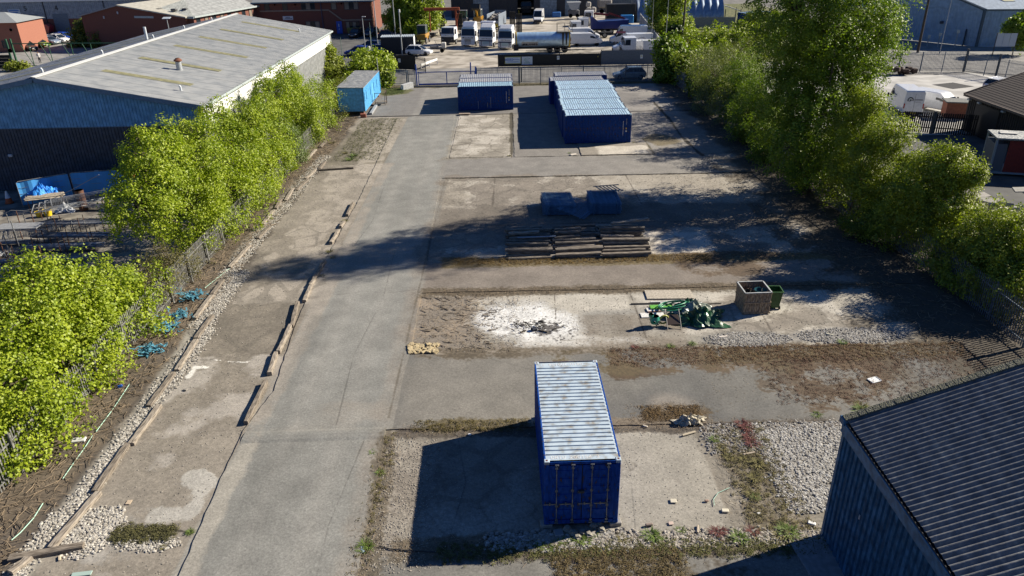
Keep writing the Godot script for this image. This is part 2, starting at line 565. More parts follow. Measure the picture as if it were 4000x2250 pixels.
	q.append(["r", [-4.6, 12, 12, 17.4], C.call(0.38, 0.37, 0.345), 0.6, 0.5, 1.2, 0.7, 0.1, 0.0, 0.1])
	q.append(["r", [-4.0, 10.5, 17.4, 18.4], C.call(0.38, 0.335, 0.26), 0.95, 0.25, 0.3, 0.7, 0.3, 9, 0.35])
	q.append(["r", [1.0, 5.2, 14.0, 17.7], C.call(0.36, 0.30, 0.195), 0.95, 0.15, 0.6, 1.2, 0.5, 0.0, 0.35])
	q.append(["r", [6.0, 10.3, 14, 17.4], C.call(0.33, 0.285, 0.22), 0.8, 0.2, 0.6, 1.0, 0.5, -0.25, 0.3])
	q.append(["r", [7.0, 14.2, 18.3, 24.2], C.call(0.47, 0.44, 0.385), 1.0, 0.3, 0.4, 0.5, 0.2, 9, 0.3])
	q.append(["r", [7.6, 9.8, 18.0, 24.2], C.call(0.36, 0.31, 0.20), 0.75, 0.4, 0.8, 0.9, 0.3, 0.15, 0.35])
	q.append(["l", [0.35, -5.0, 12, -4.6, 16, -4.8, 20, -5.0, 24], C.call(0.36, 0.32, 0.25), 0.8, 0.2, 0.3, 0.5, 0.3, 9, 0.3])
	# far lip of the near pad: step shade painted dark, dirt and moss
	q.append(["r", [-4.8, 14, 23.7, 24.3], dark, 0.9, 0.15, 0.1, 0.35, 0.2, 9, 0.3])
	q.append(["e", [6.3, 24.9, 1.7, 0.5], C.call(0.36, 0.27, 0.14), 0.95, 0.2, 0.2, 0.8, 0.3, 9, 0.35])
	q.append(["e", [5.0, 24.4, 3.2, 0.35], C.call(0.45, 0.39, 0.31), 0.9, 0.2, 0.2, 0.6, 0.3, 9, 0.25])
	q.append(["e", [6.6, 25.6, 1.0, 0.7], C.call(0.62, 0.56, 0.49), 0.6, 0.5, 0.5, 0.4, 0.1, 9, 0.05])
	q.append(["r", [-3.6, 0.6, 24.1, 24.8], C.call(0.35, 0.3, 0.17), 0.8, 0.2, 0.2, 0.6, 0.3, 0.1, 0.35])
	# debris pad with the white burnt patch
	q.append(["r", [-4.9, 21, 30.0, 36.45], conc, 1.0, 0.12, 0.1, 0.3, 0.1, 9, 0.1])
	q.append(["r", [2.4, 6.2, 33.6, 36.2], pale, 0.9, 0.15, 0.1, 0.35, 0.1, 9, 0.06])
	q.append(["r", [6.5, 17, 31.4, 36.0], pale, 0.85, 0.3, 0.4, 0.7, 0.15, 9, 0.07])
	q.append(["r", [6.0, 20, 30.8, 36.2], dirt, 0.7, 0.35, 1.8, 1.2, 0.3, -0.25, 0.15])
	q.append(["r", [-5.2, -1.2, 30.2, 36.3], dirt, 0.9, 0.6, 0.5, 0.6, 0.3, 9, 0.25])
	q.append(["r", [-5.0, -0.6, 31.2, 35.8], C.call(0.62, 0.54, 0.44), 0.75, 0.25, 0.6, 0.8, 0.6, 0.02, 0.3])
	q.append(["r", [-4.6, 8.5, 29.7, 31.2], C.call(0.46, 0.42, 0.365), 0.9, 0.4, 0.4, 0.8, 0.3, 9, 0.2])
	q.append(["r", [-4.6, 14, 29.7, 30.5], C.call(0.33, 0.28, 0.2), 0.8, 0.25, 0.3, 0.7, 0.4, 0.05, 0.35])
	q.append(["r", [3.4, 8.2, 31.5, 34.2], C.call(0.53, 0.515, 0.48), 0.9, 0.5, 0.5, 0.5, 0.1, 9, 0.06])
	q.append(["r", [2.8, 8.4, 30.6, 33.6], C.call(0.43, 0.385, 0.325), 0.8, 0.5, 1.2, 0.7, 0.2, 0.12, 0.12])
	q.append(["e", [0.6, 35.2, 2.9, 0.9], pale, 0.9, 0.2, 0.2, 0.6, 0.1, 9, 0.05])
	q.append(["e", [0.7, 33.0, 2.9, 2.4], C.call(0.64, 0.63, 0.60), 0.85, 0.4, 1.0, 1.6, 0.6, 9, 0.2])
	q.append(["e", [0.7, 33.0, 2.4, 1.9], C.call(0.78, 0.78, 0.765), 0.95, 0.25, 0.8, 1.5, 0.9, 9, 0.2])
	q.append(["e", [3.0, 31.0, 2.6, 0.5], C.call(0.74, 0.73, 0.70), 0.8, 0.4, 0.3, 0.8, 0.5, 0.15, 0.15])
	q.append(["e", [0.95, 32.5, 1.05, 0.65], C.call(0.28, 0.26, 0.25), 0.85, 0.2, 0.3, 1.0, 0.7, 0.0, 0.4])
	q.append(["e", [0.9, 32.8, 2.3, 1.9], C.call(0.33, 0.31, 0.3), 0.8, 0.1, 0.0, 1.0, 1.1, -0.42, 0.3])
	q.append(["l", [0.03, 2.2, 33.3, 2.3, 36.3], dark, 0.8, 0.05, 0.05, 0.1, 0.05, 9, 0.2])
	q.append(["l", [0.03, 6.45, 31.2, 6.4, 36.3], dark, 0.8, 0.05, 0.05, 0.15, 0.05, 9, 0.2])
	q.append(["l", [0.03, 12.6, 31.0, 12.9, 36.3], dark, 0.6, 0.05, 0.05, 0.1, 0.05, 9, 0.2])
	q.append(["r", [-4.9, 22, 36.1, 37.0], C.call(0.34, 0.285, 0.2), 0.85, 0.3, 0.3, 0.7, 0.4, 9, 0.35])
	# gravel heaps on that pad and the moss along the strip
	q.append(["e", [11.3, 30.85, 2.3, 0.75], C.call(0.5, 0.485, 0.45), 0.9, 0.3, 0.2, 0.4, 0.2, 9, 0.35])
	q.append(["e", [16.2, 31.0, 2.8, 0.8], C.call(0.42, 0.41, 0.4), 0.9, 0.3, 0.2, 0.4, 0.2, 9, 0.35])  # same gravel, base painted darker for the dappled shade over it
	q.append(["r", [4.5, 21, 28.0, 30.2], rust, 0.9, 0.2, 1.2, 1.3, 0.5, 0.05, 0.3])
	q.append(["r", [9.0, 21, 28.7, 30.1], moss, 0.8, 0.2, 0.8, 1.0, 0.4, 0.05, 0.3])
	q.append(["r", [11.0, 21.5, 25.2, 30.0], rust, 0.85, 0.15, 2.0, 1.6, 0.6, -0.38, 0.3])
	q.append(["r", [2.0, 12, 28.2, 30.0], C.call(0.37, 0.31, 0.19), 0.85, 0.2, 0.9, 1.0, 0.5, -0.12, 0.3])
	# middle pad under the timber stack and the fence panels
	q.append(["r", [-5.0, 22, 41.0, 57.45], C.call(0.56, 0.525, 0.465), 1.0, 0.15, 0.1, 0.2, 0.1, 9, 0.1])
	q.append(["r", [-5.0, 22, 41.0, 57.45], pale, 0.85, 0.3, 1.6, 1.0, 0.2, 0.08, 0.07])
	q.append(["r", [-5.0, 22, 41.0, 57.45], dirt, 0.8, 0.35, 2.4, 1.4, 0.4, -0.1, 0.18])
	q.append(["r", [-5.4, 22, 45.7, 50.5], C.call(0.38, 0.345, 0.30), 0.8, 0.8, 1.2, 1.0, 0.4, 9, 0.2])
	q.append(["r", [-5.3, -3.5, 51, 57.4], C.call(0.42, 0.385, 0.33), 0.8, 0.5, 0.4, 0.8, 0.4, 0.1, 0.25])
	q.append(["r", [8.5, 12.5, 41.5, 45.0], C.call(0.73, 0.69, 0.62), 0.9, 0.3, 0.5, 0.5, 0.1, 9, 0.05])
	q.append(["r", [-4.0, 22, 39.9, 41.3], moss, 0.9, 0.3, 0.3, 0.8, 0.4, 9, 0.3])
	q.append(["r", [10, 22, 38.4, 41.2], rust, 0.8, 0.3, 1.2, 1.2, 0.4, -0.05, 0.3])
	q.append(["l", [0.04, -5.3, 46.7, 8, 46.9, 20, 46.7], dark, 0.8, 0.08, 0.05, 0.2, 0.1, 9, 0.2])
	q.append(["l", [0.03, -1.3, 50.5, -1.2, 57.3], dark, 0.7, 0.05, 0.05, 0.15, 0.05, 9, 0.2])
	q.append(["l", [0.03, 9.4, 50.5, 9.3, 57.3], dark, 0.7, 0.05, 0.05, 0.15, 0.05, 9, 0.2])
	# pads in front of the containers
	q.append(["r", [-5.4, 0.15, 63.1, 80.0], C.call(0.65, 0.62, 0.565), 1.0, 0.1, 0.05, 0.2, 0.1, 9, 0.1])
	q.append(["r", [-5.4, 0.15, 63.1, 80.0], C.call(0.47, 0.44, 0.38), 0.7, 0.4, 1.2, 1.4, 0.4, 0.0, 0.15])
	q.append(["c", [-5.3, 0.1, 63.2, 80.0, 9], C.call(0.36, 0.33, 0.28), 0.6, 0.1, 0, 0.25, 0.15, 9, 0.15])
	q.append(["r", [6.2, 12.6, 62.9, 68.5], C.call(0.52, 0.485, 0.43), 1.0, 0.1, 0.05, 0.25, 0.1, 9, 0.15])
	q.append(["r", [8.0, 12.4, 63.4, 66.0], C.call(0.72, 0.685, 0.62), 0.9, 0.2, 0.3, 0.8, 0.2, 9, 0.08])
	q.append(["l", [0.12, 0.2, 63.2, 0.3, 80.5], C.call(0.27, 0.24, 0.17), 0.95, 0.12, 0.1, 0.3, 0.15, 9, 0.3])
	q.append(["l", [0.1, 12.7, 63.2, 12.6, 68.6], C.call(0.28, 0.25, 0.16), 0.95, 0.12, 0.1, 0.3, 0.15, 9, 0.3])
	q.append(["r", [13.0, 18.0, 63.2, 96.5], C.call(0.56, 0.535, 0.50), 0.7, 0.5, 1.5, 0.8, 0.2, 0.0, 0.12])
	q.append(["l", [0.14, 16.4, 84.5, 16.6, 76, 16.3, 69, 16.7, 62.5], C.call(0.2, 0.175, 0.13), 0.95, 0.15, 0.1, 0.3, 0.15, 9, 0.3])
	q.append(["e", [14.3, 68.2, 1.5, 2.0], moss, 0.7, 0.4, 0.3, 0.8, 0.3, 9, 0.25])
	# joints between the strips and pads
	for z in [57.4, 63.15]:
		q.append(["l", [0.05, -5.4, z, 22, z], C.call(0.24, 0.21, 0.15), 0.9, 0.1, 0.05, 0.25, 0.15, 9, 0.3])
	q.append(["l", [0.04, -5.15, 25, -5.2, 57], C.call(0.36, 0.33, 0.28), 0.7, 0.06, 0.05, 0.1, 0.05, 9, 0.2])
	# soil under the hedge on the right and along the road fence
	q.append(["r", [19.0, 27, 14, 98], C.call(0.27, 0.235, 0.18), 0.95, 0.8, 1.2, 1.2, 0.4, 9, 0.3])
	q.append(["r", [17.0, 27, 26, 62], C.call(0.31, 0.265, 0.2), 0.75, 0.5, 1.6, 1.4, 0.5, -0.05, 0.3])
	q.append(["r", [-20, 27, 95.6, 98], C.call(0.36, 0.32, 0.20), 0.9, 0.3, 0.3, 0.8, 0.4, 9, 0.3])
	q.append(["e", [-14.2, 93.8, 2.2, 2.4], C.call(0.33, 0.33, 0.14), 0.95, 0.4, 0.4, 0.8, 0.3, 9, 0.3])
	# road repairs and cracks
	var seam: Color = C.call(0.27, 0.26, 0.24)
	for p in [[-9.9, -8.3, 17.2, 23.2, 0.40], [-9.7, -8.9, 30, 36, 0.395], [-7.4, -5.6, 27, 28.6, 0.42], [-8.6, -6.2, 52, 56, 0.425], [-10.3, -9.6, 26.5, 34, 0.375], [-9.0, -6.0, 66, 69, 0.43], [6, 12, 25.0, 28.0, 0.36]]:
		q.append(["r", [p[0], p[1], p[2], p[3]], C.call(p[4], p[4], p[4] * 0.95), 0.3, 0.35, 0.3, 0.3, 0.08, 9, 0.08])
	for p in [[-7.2, 24.6, -7.5, 30, -7.0, 36, -7.3, 44], [-9.6, 36.5, -8.2, 36.9, -6.8, 36.6, -5.2, 37.0], [-9.8, 52, -7.5, 52.4, -5.4, 52.2], [-6.1, 14, -6.3, 19, -5.9, 23.5], [-9.9, 44, -9.5, 48, -9.9, 57], [-1, 29.4, 3, 27.3, 9, 27.8, 15, 26.2], [-4, 61, 4, 60.5, 12, 61.2], [-2.2, 18.4, -1.8, 21, -2.3, 24], [3.9, 18.4, 4.2, 21.5, 3.8, 24], [10.6, 31, 10.3, 36.2], [16.3, 31.5, 16.8, 36.2], [4.2, 50.6, 4.4, 57.3], [14.0, 42, 14.4, 57], [-4.8, 53.8, 2, 54.1, 12, 53.7]]:
		var g := [0.012]
		g.append_array(p)
		q.append(["l", g, seam, 0.45, 0.03, 0.0, 0.05, 0.02, 9, 0.2])
	for p in [[-5.0, 7.2, 18.3, 24.1], [2.4, 20, 31.0, 36.3], [-5, 20, 41.3, 57.3], [-15.6, -10.9, 30, 62]]:
		q.append(["c", [p[0], p[1], p[2], p[3], 5], C.call(0.36, 0.335, 0.29), 0.35, 0.06, 1.2, 0.5, 0.15, 9, 0.2])
	for p in [[-8.0, 20.5, 0.5], [-6.4, 31.5, 0.7], [-8.8, 41, 0.5], [-7.0, 49, 0.6], [-7.6, 60, 0.7], [-8.8, 72, 0.6], [1.0, 26.6, 0.6], [8.5, 26.2, 0.7], [3.0, 60, 0.8]]:
		q.append(["e", [p[0], p[1], p[2], p[2] * 1.4], C.call(0.33, 0.325, 0.31), 0.15, 0.5, 0.4, 0.8, 0.2, 9, 0.08])
	# white spill by the sleepers
	q.append(["l", [0.1, -14.7, 28.5, -14.65, 29.3, -14.2, 29.25], C.call(0.84, 0.83, 0.79), 0.95, 0.08, 0.05, 0.3, 0.12, 9, 0.04])
	q.append(["l", [0.03, -13.9, 29.9, -13.1, 29.7, -12.4, 29.65], C.call(0.82, 0.81, 0.77), 0.9, 0.06, 0.05, 0.4, 0.25, 9, 0.04])
	# broken slab at the near left corner
	q.append(["l", [0.05, -13.2, 19.35, -12.7, 19.1, -11.8, 19.0, -10.8, 18.75], C.call(0.2, 0.18, 0.15), 0.95, 0.05, 0.05, 0.15, 0.05, 9, 0.2])
	q.append(["e", [-12.4, 18.75, 1.0, 0.4], C.call(0.36, 0.34, 0.21), 0.85, 0.3, 0.3, 0.7, 0.3, 9, 0.3])
	q.append(["r", [-15.2, -11.6, 17.6, 20.0], C.call(0.6, 0.58, 0.54), 0.8, 0.3, 0.6, 0.9, 0.4, 0.05, 0.3])
	return q

func yard_sheet(st: MB, poly: PackedVector2Array, y: float, x0: float, x1: float, z0: float, z1: float, skirt := 0.06) -> void:
	# a flat sheet (x, zf) with a turned-down edge; uv = place on the yard map
	var rect := PackedVector2Array([Vector2(x0, z0), Vector2(x1, z0), Vector2(x1, z1), Vector2(x0, z1)])
	for pc in Geometry2D.intersect_polygons(poly, rect):
		var idx := Geometry2D.triangulate_polygon(pc)
		var add := func(p: Vector2, yy: float, nn: Vector3) -> void:
			st.v.append(Vector3(p.x, yy, -p.y)); st.n.append(nn)
			st.uv.append(Vector2((p.x - x0) / (x1 - x0), (p.y - z0) / (z1 - z0)))
		for i in range(0, idx.size(), 3):
			var a: Vector2 = pc[idx[i]]; var b: Vector2 = pc[idx[i + 1]]; var d: Vector2 = pc[idx[i + 2]]
			if (b - a).cross(d - a) > 0.0:
				var t := b; b = d; d = t
			for p in [a, b, d]: add.call(p, y, Vector3.UP)
		for i in pc.size():
			var a: Vector2 = pc[i]; var b: Vector2 = pc[(i + 1) % pc.size()]
			if absf(a.y - b.y) < 0.001 and (absf(a.y - z0) < 0.01 or absf(a.y - z1) < 0.01): continue
			var o := (b - a).orthogonal().normalized()
			if Geometry2D.is_point_in_polygon((a + b) * 0.5 + o * 0.01, pc): o = -o
			var nn := Vector3(o.x, 0, -o.y)
			for k in [[a, y], [b, y], [b, y - skirt], [a, y], [b, y - skirt], [a, y - skirt]]: add.call(k[0], k[1], nn)

func wobbly(pts: Array, step := 0.5, amp := 0.05) -> PackedVector2Array:
	var out := PackedVector2Array()
	for i in pts.size():
		var a: Vector2 = pts[i]; var b: Vector2 = pts[(i + 1) % pts.size()]
		var m := maxi(1, int(a.distance_to(b) / step))
		var o := (b - a).orthogonal().normalized()
		for k in m:
			out.append(a.lerp(b, float(k) / m) + (o * R(-amp, amp) if k > 0 else Vector2.ZERO))
	return out

func rect2(x0: float, x1: float, z0: float, z1: float) -> Array:
	return [Vector2(x0, z0), Vector2(x1, z0), Vector2(x1, z1), Vector2(x0, z1)]

func surfaces() -> void:
	var P1 := Painter.new()
	P1.nb = nbytes(1, 0.012, 4); P1.nm = nbytes(2, 0.02, 5); P1.nf = nbytes(3, 0.11, 4); P1.nc = nbytes(4, 0.035, 1, true)
	var P2 := Painter.new()
	P2.nb = P1.nb; P2.nm = P1.nm; P2.nf = P1.nf; P2.nc = P1.nc
	P1.start(1536, 1200, 0.03, -20.0, 14.0, Color(0.46, 0.43, 0.385))
	P2.start(1024, 1068, 46.08 / 1024.0, -20.0, 50.0, Color(0.46, 0.43, 0.385))
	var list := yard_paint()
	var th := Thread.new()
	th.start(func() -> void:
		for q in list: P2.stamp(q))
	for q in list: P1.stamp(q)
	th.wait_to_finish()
	var ms := []
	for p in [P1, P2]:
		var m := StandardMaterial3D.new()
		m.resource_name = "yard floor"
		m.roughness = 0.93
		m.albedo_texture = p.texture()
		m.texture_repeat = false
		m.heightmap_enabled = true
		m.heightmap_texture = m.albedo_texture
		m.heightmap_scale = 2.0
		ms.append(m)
	print("map painted ", Time.get_ticks_msec())
	var X0 := -20.0; var X1 := 26.08
	var zones := [[14.0, 50.0, ms[0]], [50.0, 50.0 + 1068 * 46.08 / 1024.0, ms[1]]]
	var road := []
	for q in [[440, 1475], [530, 1270], [575, 1165], [612, 1085], [690, 985], [740, 830], [800, 690], [905, 500], [1000, 297], [1145, 290], [1125, 400], [1110, 450], [1085, 580], [1060, 740], [1030, 895], [970, 1085], [950, 1200], [895, 1475]]:
		var g := G(q[0] * K, q[1] * K)
		road.append(Vector2(g.x, -g.z))
	var sheets := [
		["yard_floor", rect2(X0, X1, 14.0, 100.0), 0.0, 0.0],
		["road", road, 0.05, 0.06],
		["cross_road", rect2(-5.15, 21.5, 24.2, 29.95), 0.044, 0.05],
		["cross_road", rect2(-5.2, 22.5, 36.6, 40.3), 0.036, 0.05],
		["cross_road", rect2(-5.5, 22.5, 57.5, 63.1), 0.044, 0.05],
		["gate_apron", [Vector2(-15.8, 80), Vector2(20.5, 80.2), Vector2(20.5, 95.8), Vector2(-12.2, 95.8), Vector2(-13.2, 93), Vector2(-15, 90)], 0.055, 0.06],
		["road", rect2(0.45, 6.1, 63.2, 80.1), 0.04, 0.05],
		["concrete_pad", rect2(6.3, 12.55, 63.3, 69.0), 0.07, 0.08],
		["concrete_pad", rect2(-5.25, 0.1, 63.4, 79.8), 0.03, 0.05],
	]
	for s in sheets:
		var poly := wobbly(s[1], 0.4, 0.0 if s[0] == "yard_floor" else 0.035)
		for z in zones:
			var mb := MB.new()
			mb.use_uv = true
			yard_sheet(mb, poly, s[2], X0, X1, z[0], z[1], s[3])
			if mb.v.size(): struct(s[0], mb, z[2])
	# asphalt ridge across the road
	var hb := MB.new()
	hb.use_uv = true
	var ha := G(612 * K, 1103 * K); var hc := G(968 * K, 1091 * K)
	for i in 24:
		var a := ha.lerp(hc, i / 24.0); var b := ha.lerp(hc, (i + 1) / 24.0)
		var pr := [[-0.42, 0.045], [-0.25, 0.085], [0.0, 0.105], [0.22, 0.09], [0.4, 0.045]]
		for k in 4:
			var z0: float = pr[k][0]; var z1: float = pr[k + 1][0]
			var nn := Vector3(0, 1, (pr[k + 1][1] - pr[k][1]) / (z1 - z0)).normalized()
			var vv := [Vector3(a.x, pr[k][1], a.z - z0), Vector3(a.x, pr[k + 1][1], a.z - z1), Vector3(b.x, pr[k + 1][1], b.z - z1), Vector3(b.x, pr[k][1], b.z - z0)]
			for j in [0, 1, 2, 0, 2, 3]:
				hb.v.append(vv[j]); hb.n.append(nn)
				hb.uv.append(Vector2((vv[j].x - X0) / 46.08, (-vv[j].z - 14.0) / 36.0))
	struct("road_hump", hb, ms[0])
	# ground all round
	var flat := func(nm: String, pts: Array, y: float, m: Material) -> void:
		var mb := MB.new()
		var pc := PackedVector2Array(pts)
		var idx := Geometry2D.triangulate_polygon(pc)
		for i in range(0, idx.size(), 3):
			var a: Vector2 = pc[idx[i]]; var b: Vector2 = pc[idx[i + 1]]; var d: Vector2 = pc[idx[i + 2]]
			if (b - a).cross(d - a) > 0.0:
				var t := b; b = d; d = t
			mb.tri(Vector3(a.x, y, -a.y), Vector3(b.x, y, -b.y), Vector3(d.x, y, -d.y))
		struct(nm, mb, m)
	var g_as := ramped("ground asphalt", [[0.2, 0.10, 0.097, 0.09], [0.5, 0.135, 0.13, 0.12], [0.8, 0.17, 0.163, 0.15]], 0.92, 0.012, 0.06, 21, 512, 6, 1.0)
	var g_st := ramped("street asphalt", [[0.2, 0.16, 0.155, 0.145], [0.55, 0.21, 0.203, 0.19], [0.8, 0.25, 0.24, 0.22]], 0.92, 0.012, 0.07, 22, 512, 6, 1.0)
	var g_co := ramped("yard concrete", [[0.15, 0.17, 0.15, 0.12], [0.45, 0.30, 0.27, 0.225], [0.75, 0.40, 0.365, 0.31]], 0.92, 0.011, 0.045, 23, 512, 6, 1.0)
	var g_lc := ramped("light concrete", [[0.2, 0.28, 0.275, 0.26], [0.5, 0.37, 0.36, 0.34], [0.8, 0.44, 0.43, 0.405]], 0.9, 0.012, 0.05, 24, 512, 6, 1.0)
	var g_di := ramped("trodden dirt", [[0.2, 0.07, 0.058, 0.042], [0.5, 0.14, 0.12, 0.09], [0.8, 0.22, 0.195, 0.155]], 0.95, 0.014, 0.09, 25, 512, 6, 3.0)
	var g_gr := ramped("rough grass", [[0.2, 0.05, 0.06, 0.016], [0.5, 0.09, 0.10, 0.03], [0.8, 0.17, 0.15, 0.07]], 0.95, 0.02, 0.12, 26, 512, 6, 6.0)
	var g_dk := ramped("dark asphalt", [[0.2, 0.055, 0.055, 0.055], [0.5, 0.075, 0.075, 0.073], [0.8, 0.10, 0.10, 0.096]], 0.9, 0.012, 0.06, 27, 512, 6, 1.0)
	flat.call("ground", rect2(-600, 600, -200, 900), -0.10, g_as)
	flat.call("scaffold_yard_ground", rect2(-60, -20.0, 10, 57), -0.03, ramped("scaffold yard ground", [[0.2, 0.10, 0.09, 0.075], [0.5, 0.17, 0.155, 0.13], [0.8, 0.24, 0.22, 0.185]], 0.95, 0.014, 0.08, 28, 512, 6, 2.0))
	flat.call("verge", rect2(-23.0, -20.0, 57, 97), -0.02, g_di)
	flat.call("street", rect2(-60, 60, 98.05, 110.4), -0.03, g_st)
	flat.call("lorry_yard", [Vector2(-14.2, 110.4), Vector2(24.5, 110.4), Vector2(28.5, 160), Vector2(28.5, 182), Vector2(-18, 182), Vector2(-14.2, 126)], -0.02, g_co)
	flat.call("car_park", [Vector2(-60, 110.4), Vector2(-14.6, 110.4), Vector2(-14.6, 126), Vector2(-18.2, 160), Vector2(-60, 160)], -0.04, g_dk)
	flat.call("car_park", rect2(-130, -60.1, 100, 185), -0.035, ramped("worn car park", [[0.2, 0.17, 0.165, 0.155], [0.5, 0.22, 0.215, 0.20], [0.8, 0.27, 0.26, 0.245]], 0.92, 0.012, 0.06, 30, 512, 6, 1.0))
	flat.call("grass_bank", [Vector2(-20.5, 141), Vector2(-14.8, 132), Vector2(-14.8, 175), Vector2(-25.5, 175), Vector2(-25.5, 148)], 0.02, g_gr)
	flat.call("verge", [Vector2(26.1, 10), Vector2(30, 10), Vector2(30, 64), Vector2(27, 97.9), Vector2(26.1, 97.9)], -0.02, g_di)
	flat.call("side_lane", [Vector2(30.02, 10), Vector2(75, 10), Vector2(75, 68), Vector2(30.02, 68)], -0.05, g_dk)
	flat.call("compound_yard", [Vector2(30, 68.1), Vector2(75, 68.1), Vector2(75, 80), Vector2(60.2, 99.8), Vector2(27.2, 99.0)], -0.04, g_lc)
	flat.call("forecourt", [Vector2(60.4, 100.2), Vector2(110, 70), Vector2(160, 90), Vector2(120, 150), Vector2(64, 150), Vector2(52, 111), Vector2(52, 100.2)], -0.045, g_st)
	flat.call("scrubland", [Vector2(28.6, 110.6), Vector2(51.9, 110.6), Vector2(63, 150), Vector2(63, 200), Vector2(28.6, 200)], -0.03, g_gr)
# ---------------------------------------------------------------- shipping containers
var CM := {}
func container_meshes() -> void:
	# local frame: length along x (-3.029..3.029), doors at +x end, width along z, base y 0, height 2.591
	var L := 6.058; var H := 2.591; var Wd := 2.438
	var mb := MB.new()   # roof sheet with pressed swages
	var x := -L / 2 + 0.33
	var y := H - 0.015
	var w := Wd / 2 - 0.11
	mb.quad(Vector3(-L / 2 + 0.03, y, -w - 0.06), Vector3(-L / 2 + 0.03, y, w + 0.06), Vector3(x, y, w + 0.06), Vector3(x, y, -w - 0.06))
	var n := 25
	var p := (L - 0.66) / n
	for i in n:
		var a := x + i * p
		# flat, then a raised swage with a steep side
		var prof := [[a, 0.0], [a + p * 0.6, 0.0], [a + p * 0.72, 0.036], [a + p * 0.8, 0.036], [a + p * 0.9, 0.0], [a + p, 0.0]]
		for k in 5:
			var q: Array = prof[k]; var r: Array = prof[k + 1]
			mb.quad(Vector3(q[0], y + q[1], -w), Vector3(q[0], y + q[1], w), Vector3(r[0], y + r[1], w), Vector3(r[0], y + r[1], -w))
			for s in [-1.0, 1.0]:
				var z0: float = s * w; var z1: float = s * (w + 0.06)
				if s > 0: mb.quad(Vector3(q[0], y + q[1], z0), Vector3(q[0], y, z1), Vector3(r[0], y, z1), Vector3(r[0], y + r[1], z0))
				else: mb.quad(Vector3(r[0], y + r[1], z0), Vector3(r[0], y, z1), Vector3(q[0], y, z1), Vector3(q[0], y + q[1], z0))
	x = L / 2 - 0.33
	mb.quad(Vector3(x, y, -w - 0.06), Vector3(x, y, w + 0.06), Vector3(L / 2 - 0.03, y, w + 0.06), Vector3(L / 2 - 0.03, y, -w - 0.06))
	CM.roof = mb.mesh()
	mb = MB.new()   # frame: rails and posts
	for sz in [-1.0, 1.0]:
		mb.cbox(Vector3(0, H - 0.045, sz * (Wd / 2 - 0.03)), Vector3(L - 0.34, 0.07, 0.06), 0.008)
		mb.cbox(Vector3(0, 0.09, sz * (Wd / 2 - 0.03)), Vector3(L - 0.34, 0.16, 0.06), 0.008)
		for sx in [-1.0, 1.0]:
			mb.cbox(Vector3(sx * (L / 2 - 0.08), H / 2, sz * (Wd / 2 - 0.08)), Vector3(0.15, H - 0.24, 0.15), 0.012)
	for sx in [-1.0, 1.0]:
		mb.cbox(Vector3(sx * (L / 2 - 0.06), H - 0.07, 0), Vector3(0.1, 0.11, Wd - 0.34), 0.008)
		mb.cbox(Vector3(sx * (L / 2 - 0.06), 0.08, 0), Vector3(0.1, 0.14, Wd - 0.34), 0.008)
	CM.frame = mb.mesh()
	mb = MB.new()   # corner casting with its slot rim
	mb.cbox(Vector3(0, 0.059, 0), Vector3(0.178, 0.118, 0.162), 0.012)
	CM.casting = mb.mesh()
	mb = MB.new()
	mb.tube([Vector3(0, 0.1185, 0), Vector3(0, 0.1195, 0)], [0.038], 10)
	CM.slot = mb.mesh()
	mb = MB.new()   # corrugated long side, at z = +Wd/2 facing +z
	mb.ribbed(Vector3(-L / 2 + 0.15, 0.17, Wd / 2 - 0.055), Vector3(L - 0.3, 0, 0), Vector3(0, H - 0.25, 0), Vector3(0, 0, 0.04), 0.28, 1.0, 0.26, 0.24)
	CM.side = mb.mesh()
	mb = MB.new()   # blind end
	mb.ribbed(Vector3(0, 0.17, -Wd / 2 + 0.15), Vector3(0, 0, Wd - 0.3), Vector3(0, H - 0.3, 0), Vector3(-0.04, 0, 0), 0.28, 1.0, 0.26, 0.24)
	CM.end = mb.mesh()
	mb = MB.new()   # door leaf, local z 0..1.1, facing +x
	var dw := 1.075; var dh := H - 0.36
	mb.cbox(Vector3(0, dh / 2, dw / 2), Vector3(0.04, dh, dw - 0.02), 0.006)
	for b in 6:   # pressed horizontal bands, framed by a flat margin
		mb.cbox(Vector3(0.028, 0.16 + (b + 0.5) * (dh - 0.3) / 6.0, dw / 2 + 0.0), Vector3(0.03, (dh - 0.3) / 6.0 - 0.1, dw - 0.3), 0.012)
	CM.door = mb.mesh()
	mb = MB.new()   # locking bar with keepers
	mb.tube([Vector3(0, -0.09, 0), Vector3(0, dh + 0.09, 0)], [0.017], 8)
	for yy in [0.02, 0.62, 1.25, dh - 0.06]:
		mb.cbox(Vector3(-0.01, yy, 0), Vector3(0.05, 0.09, 0.09), 0.008)
	for yy in [-0.08, dh + 0.07]:
		mb.cbox(Vector3(0, yy, 0), Vector3(0.06, 0.05, 0.12), 0.008)
	CM.bar = mb.mesh()
	mb = MB.new()   # handle
	mb.bar(Vector3(0.01, 0, 0), Vector3(0.015, 0, 0.42), 0.02, 0.035)
	mb.cbox(Vector3(0.005, 0.01, 0.22), Vector3(0.04, 0.12, 0.05), 0.008)
	CM.handle = mb.mesh()
	mb = MB.new()
	mb.cbox(Vector3.ZERO, Vector3(0.09, 0.1, 0.19), 0.012)
	CM.lockbox = mb.mesh()
	mb = MB.new()
	mb.box(Vector3(0, H / 2, 0), Vector3(L - 0.3, H - 0.4, Wd - 0.24))
	CM.core = mb.mesh()

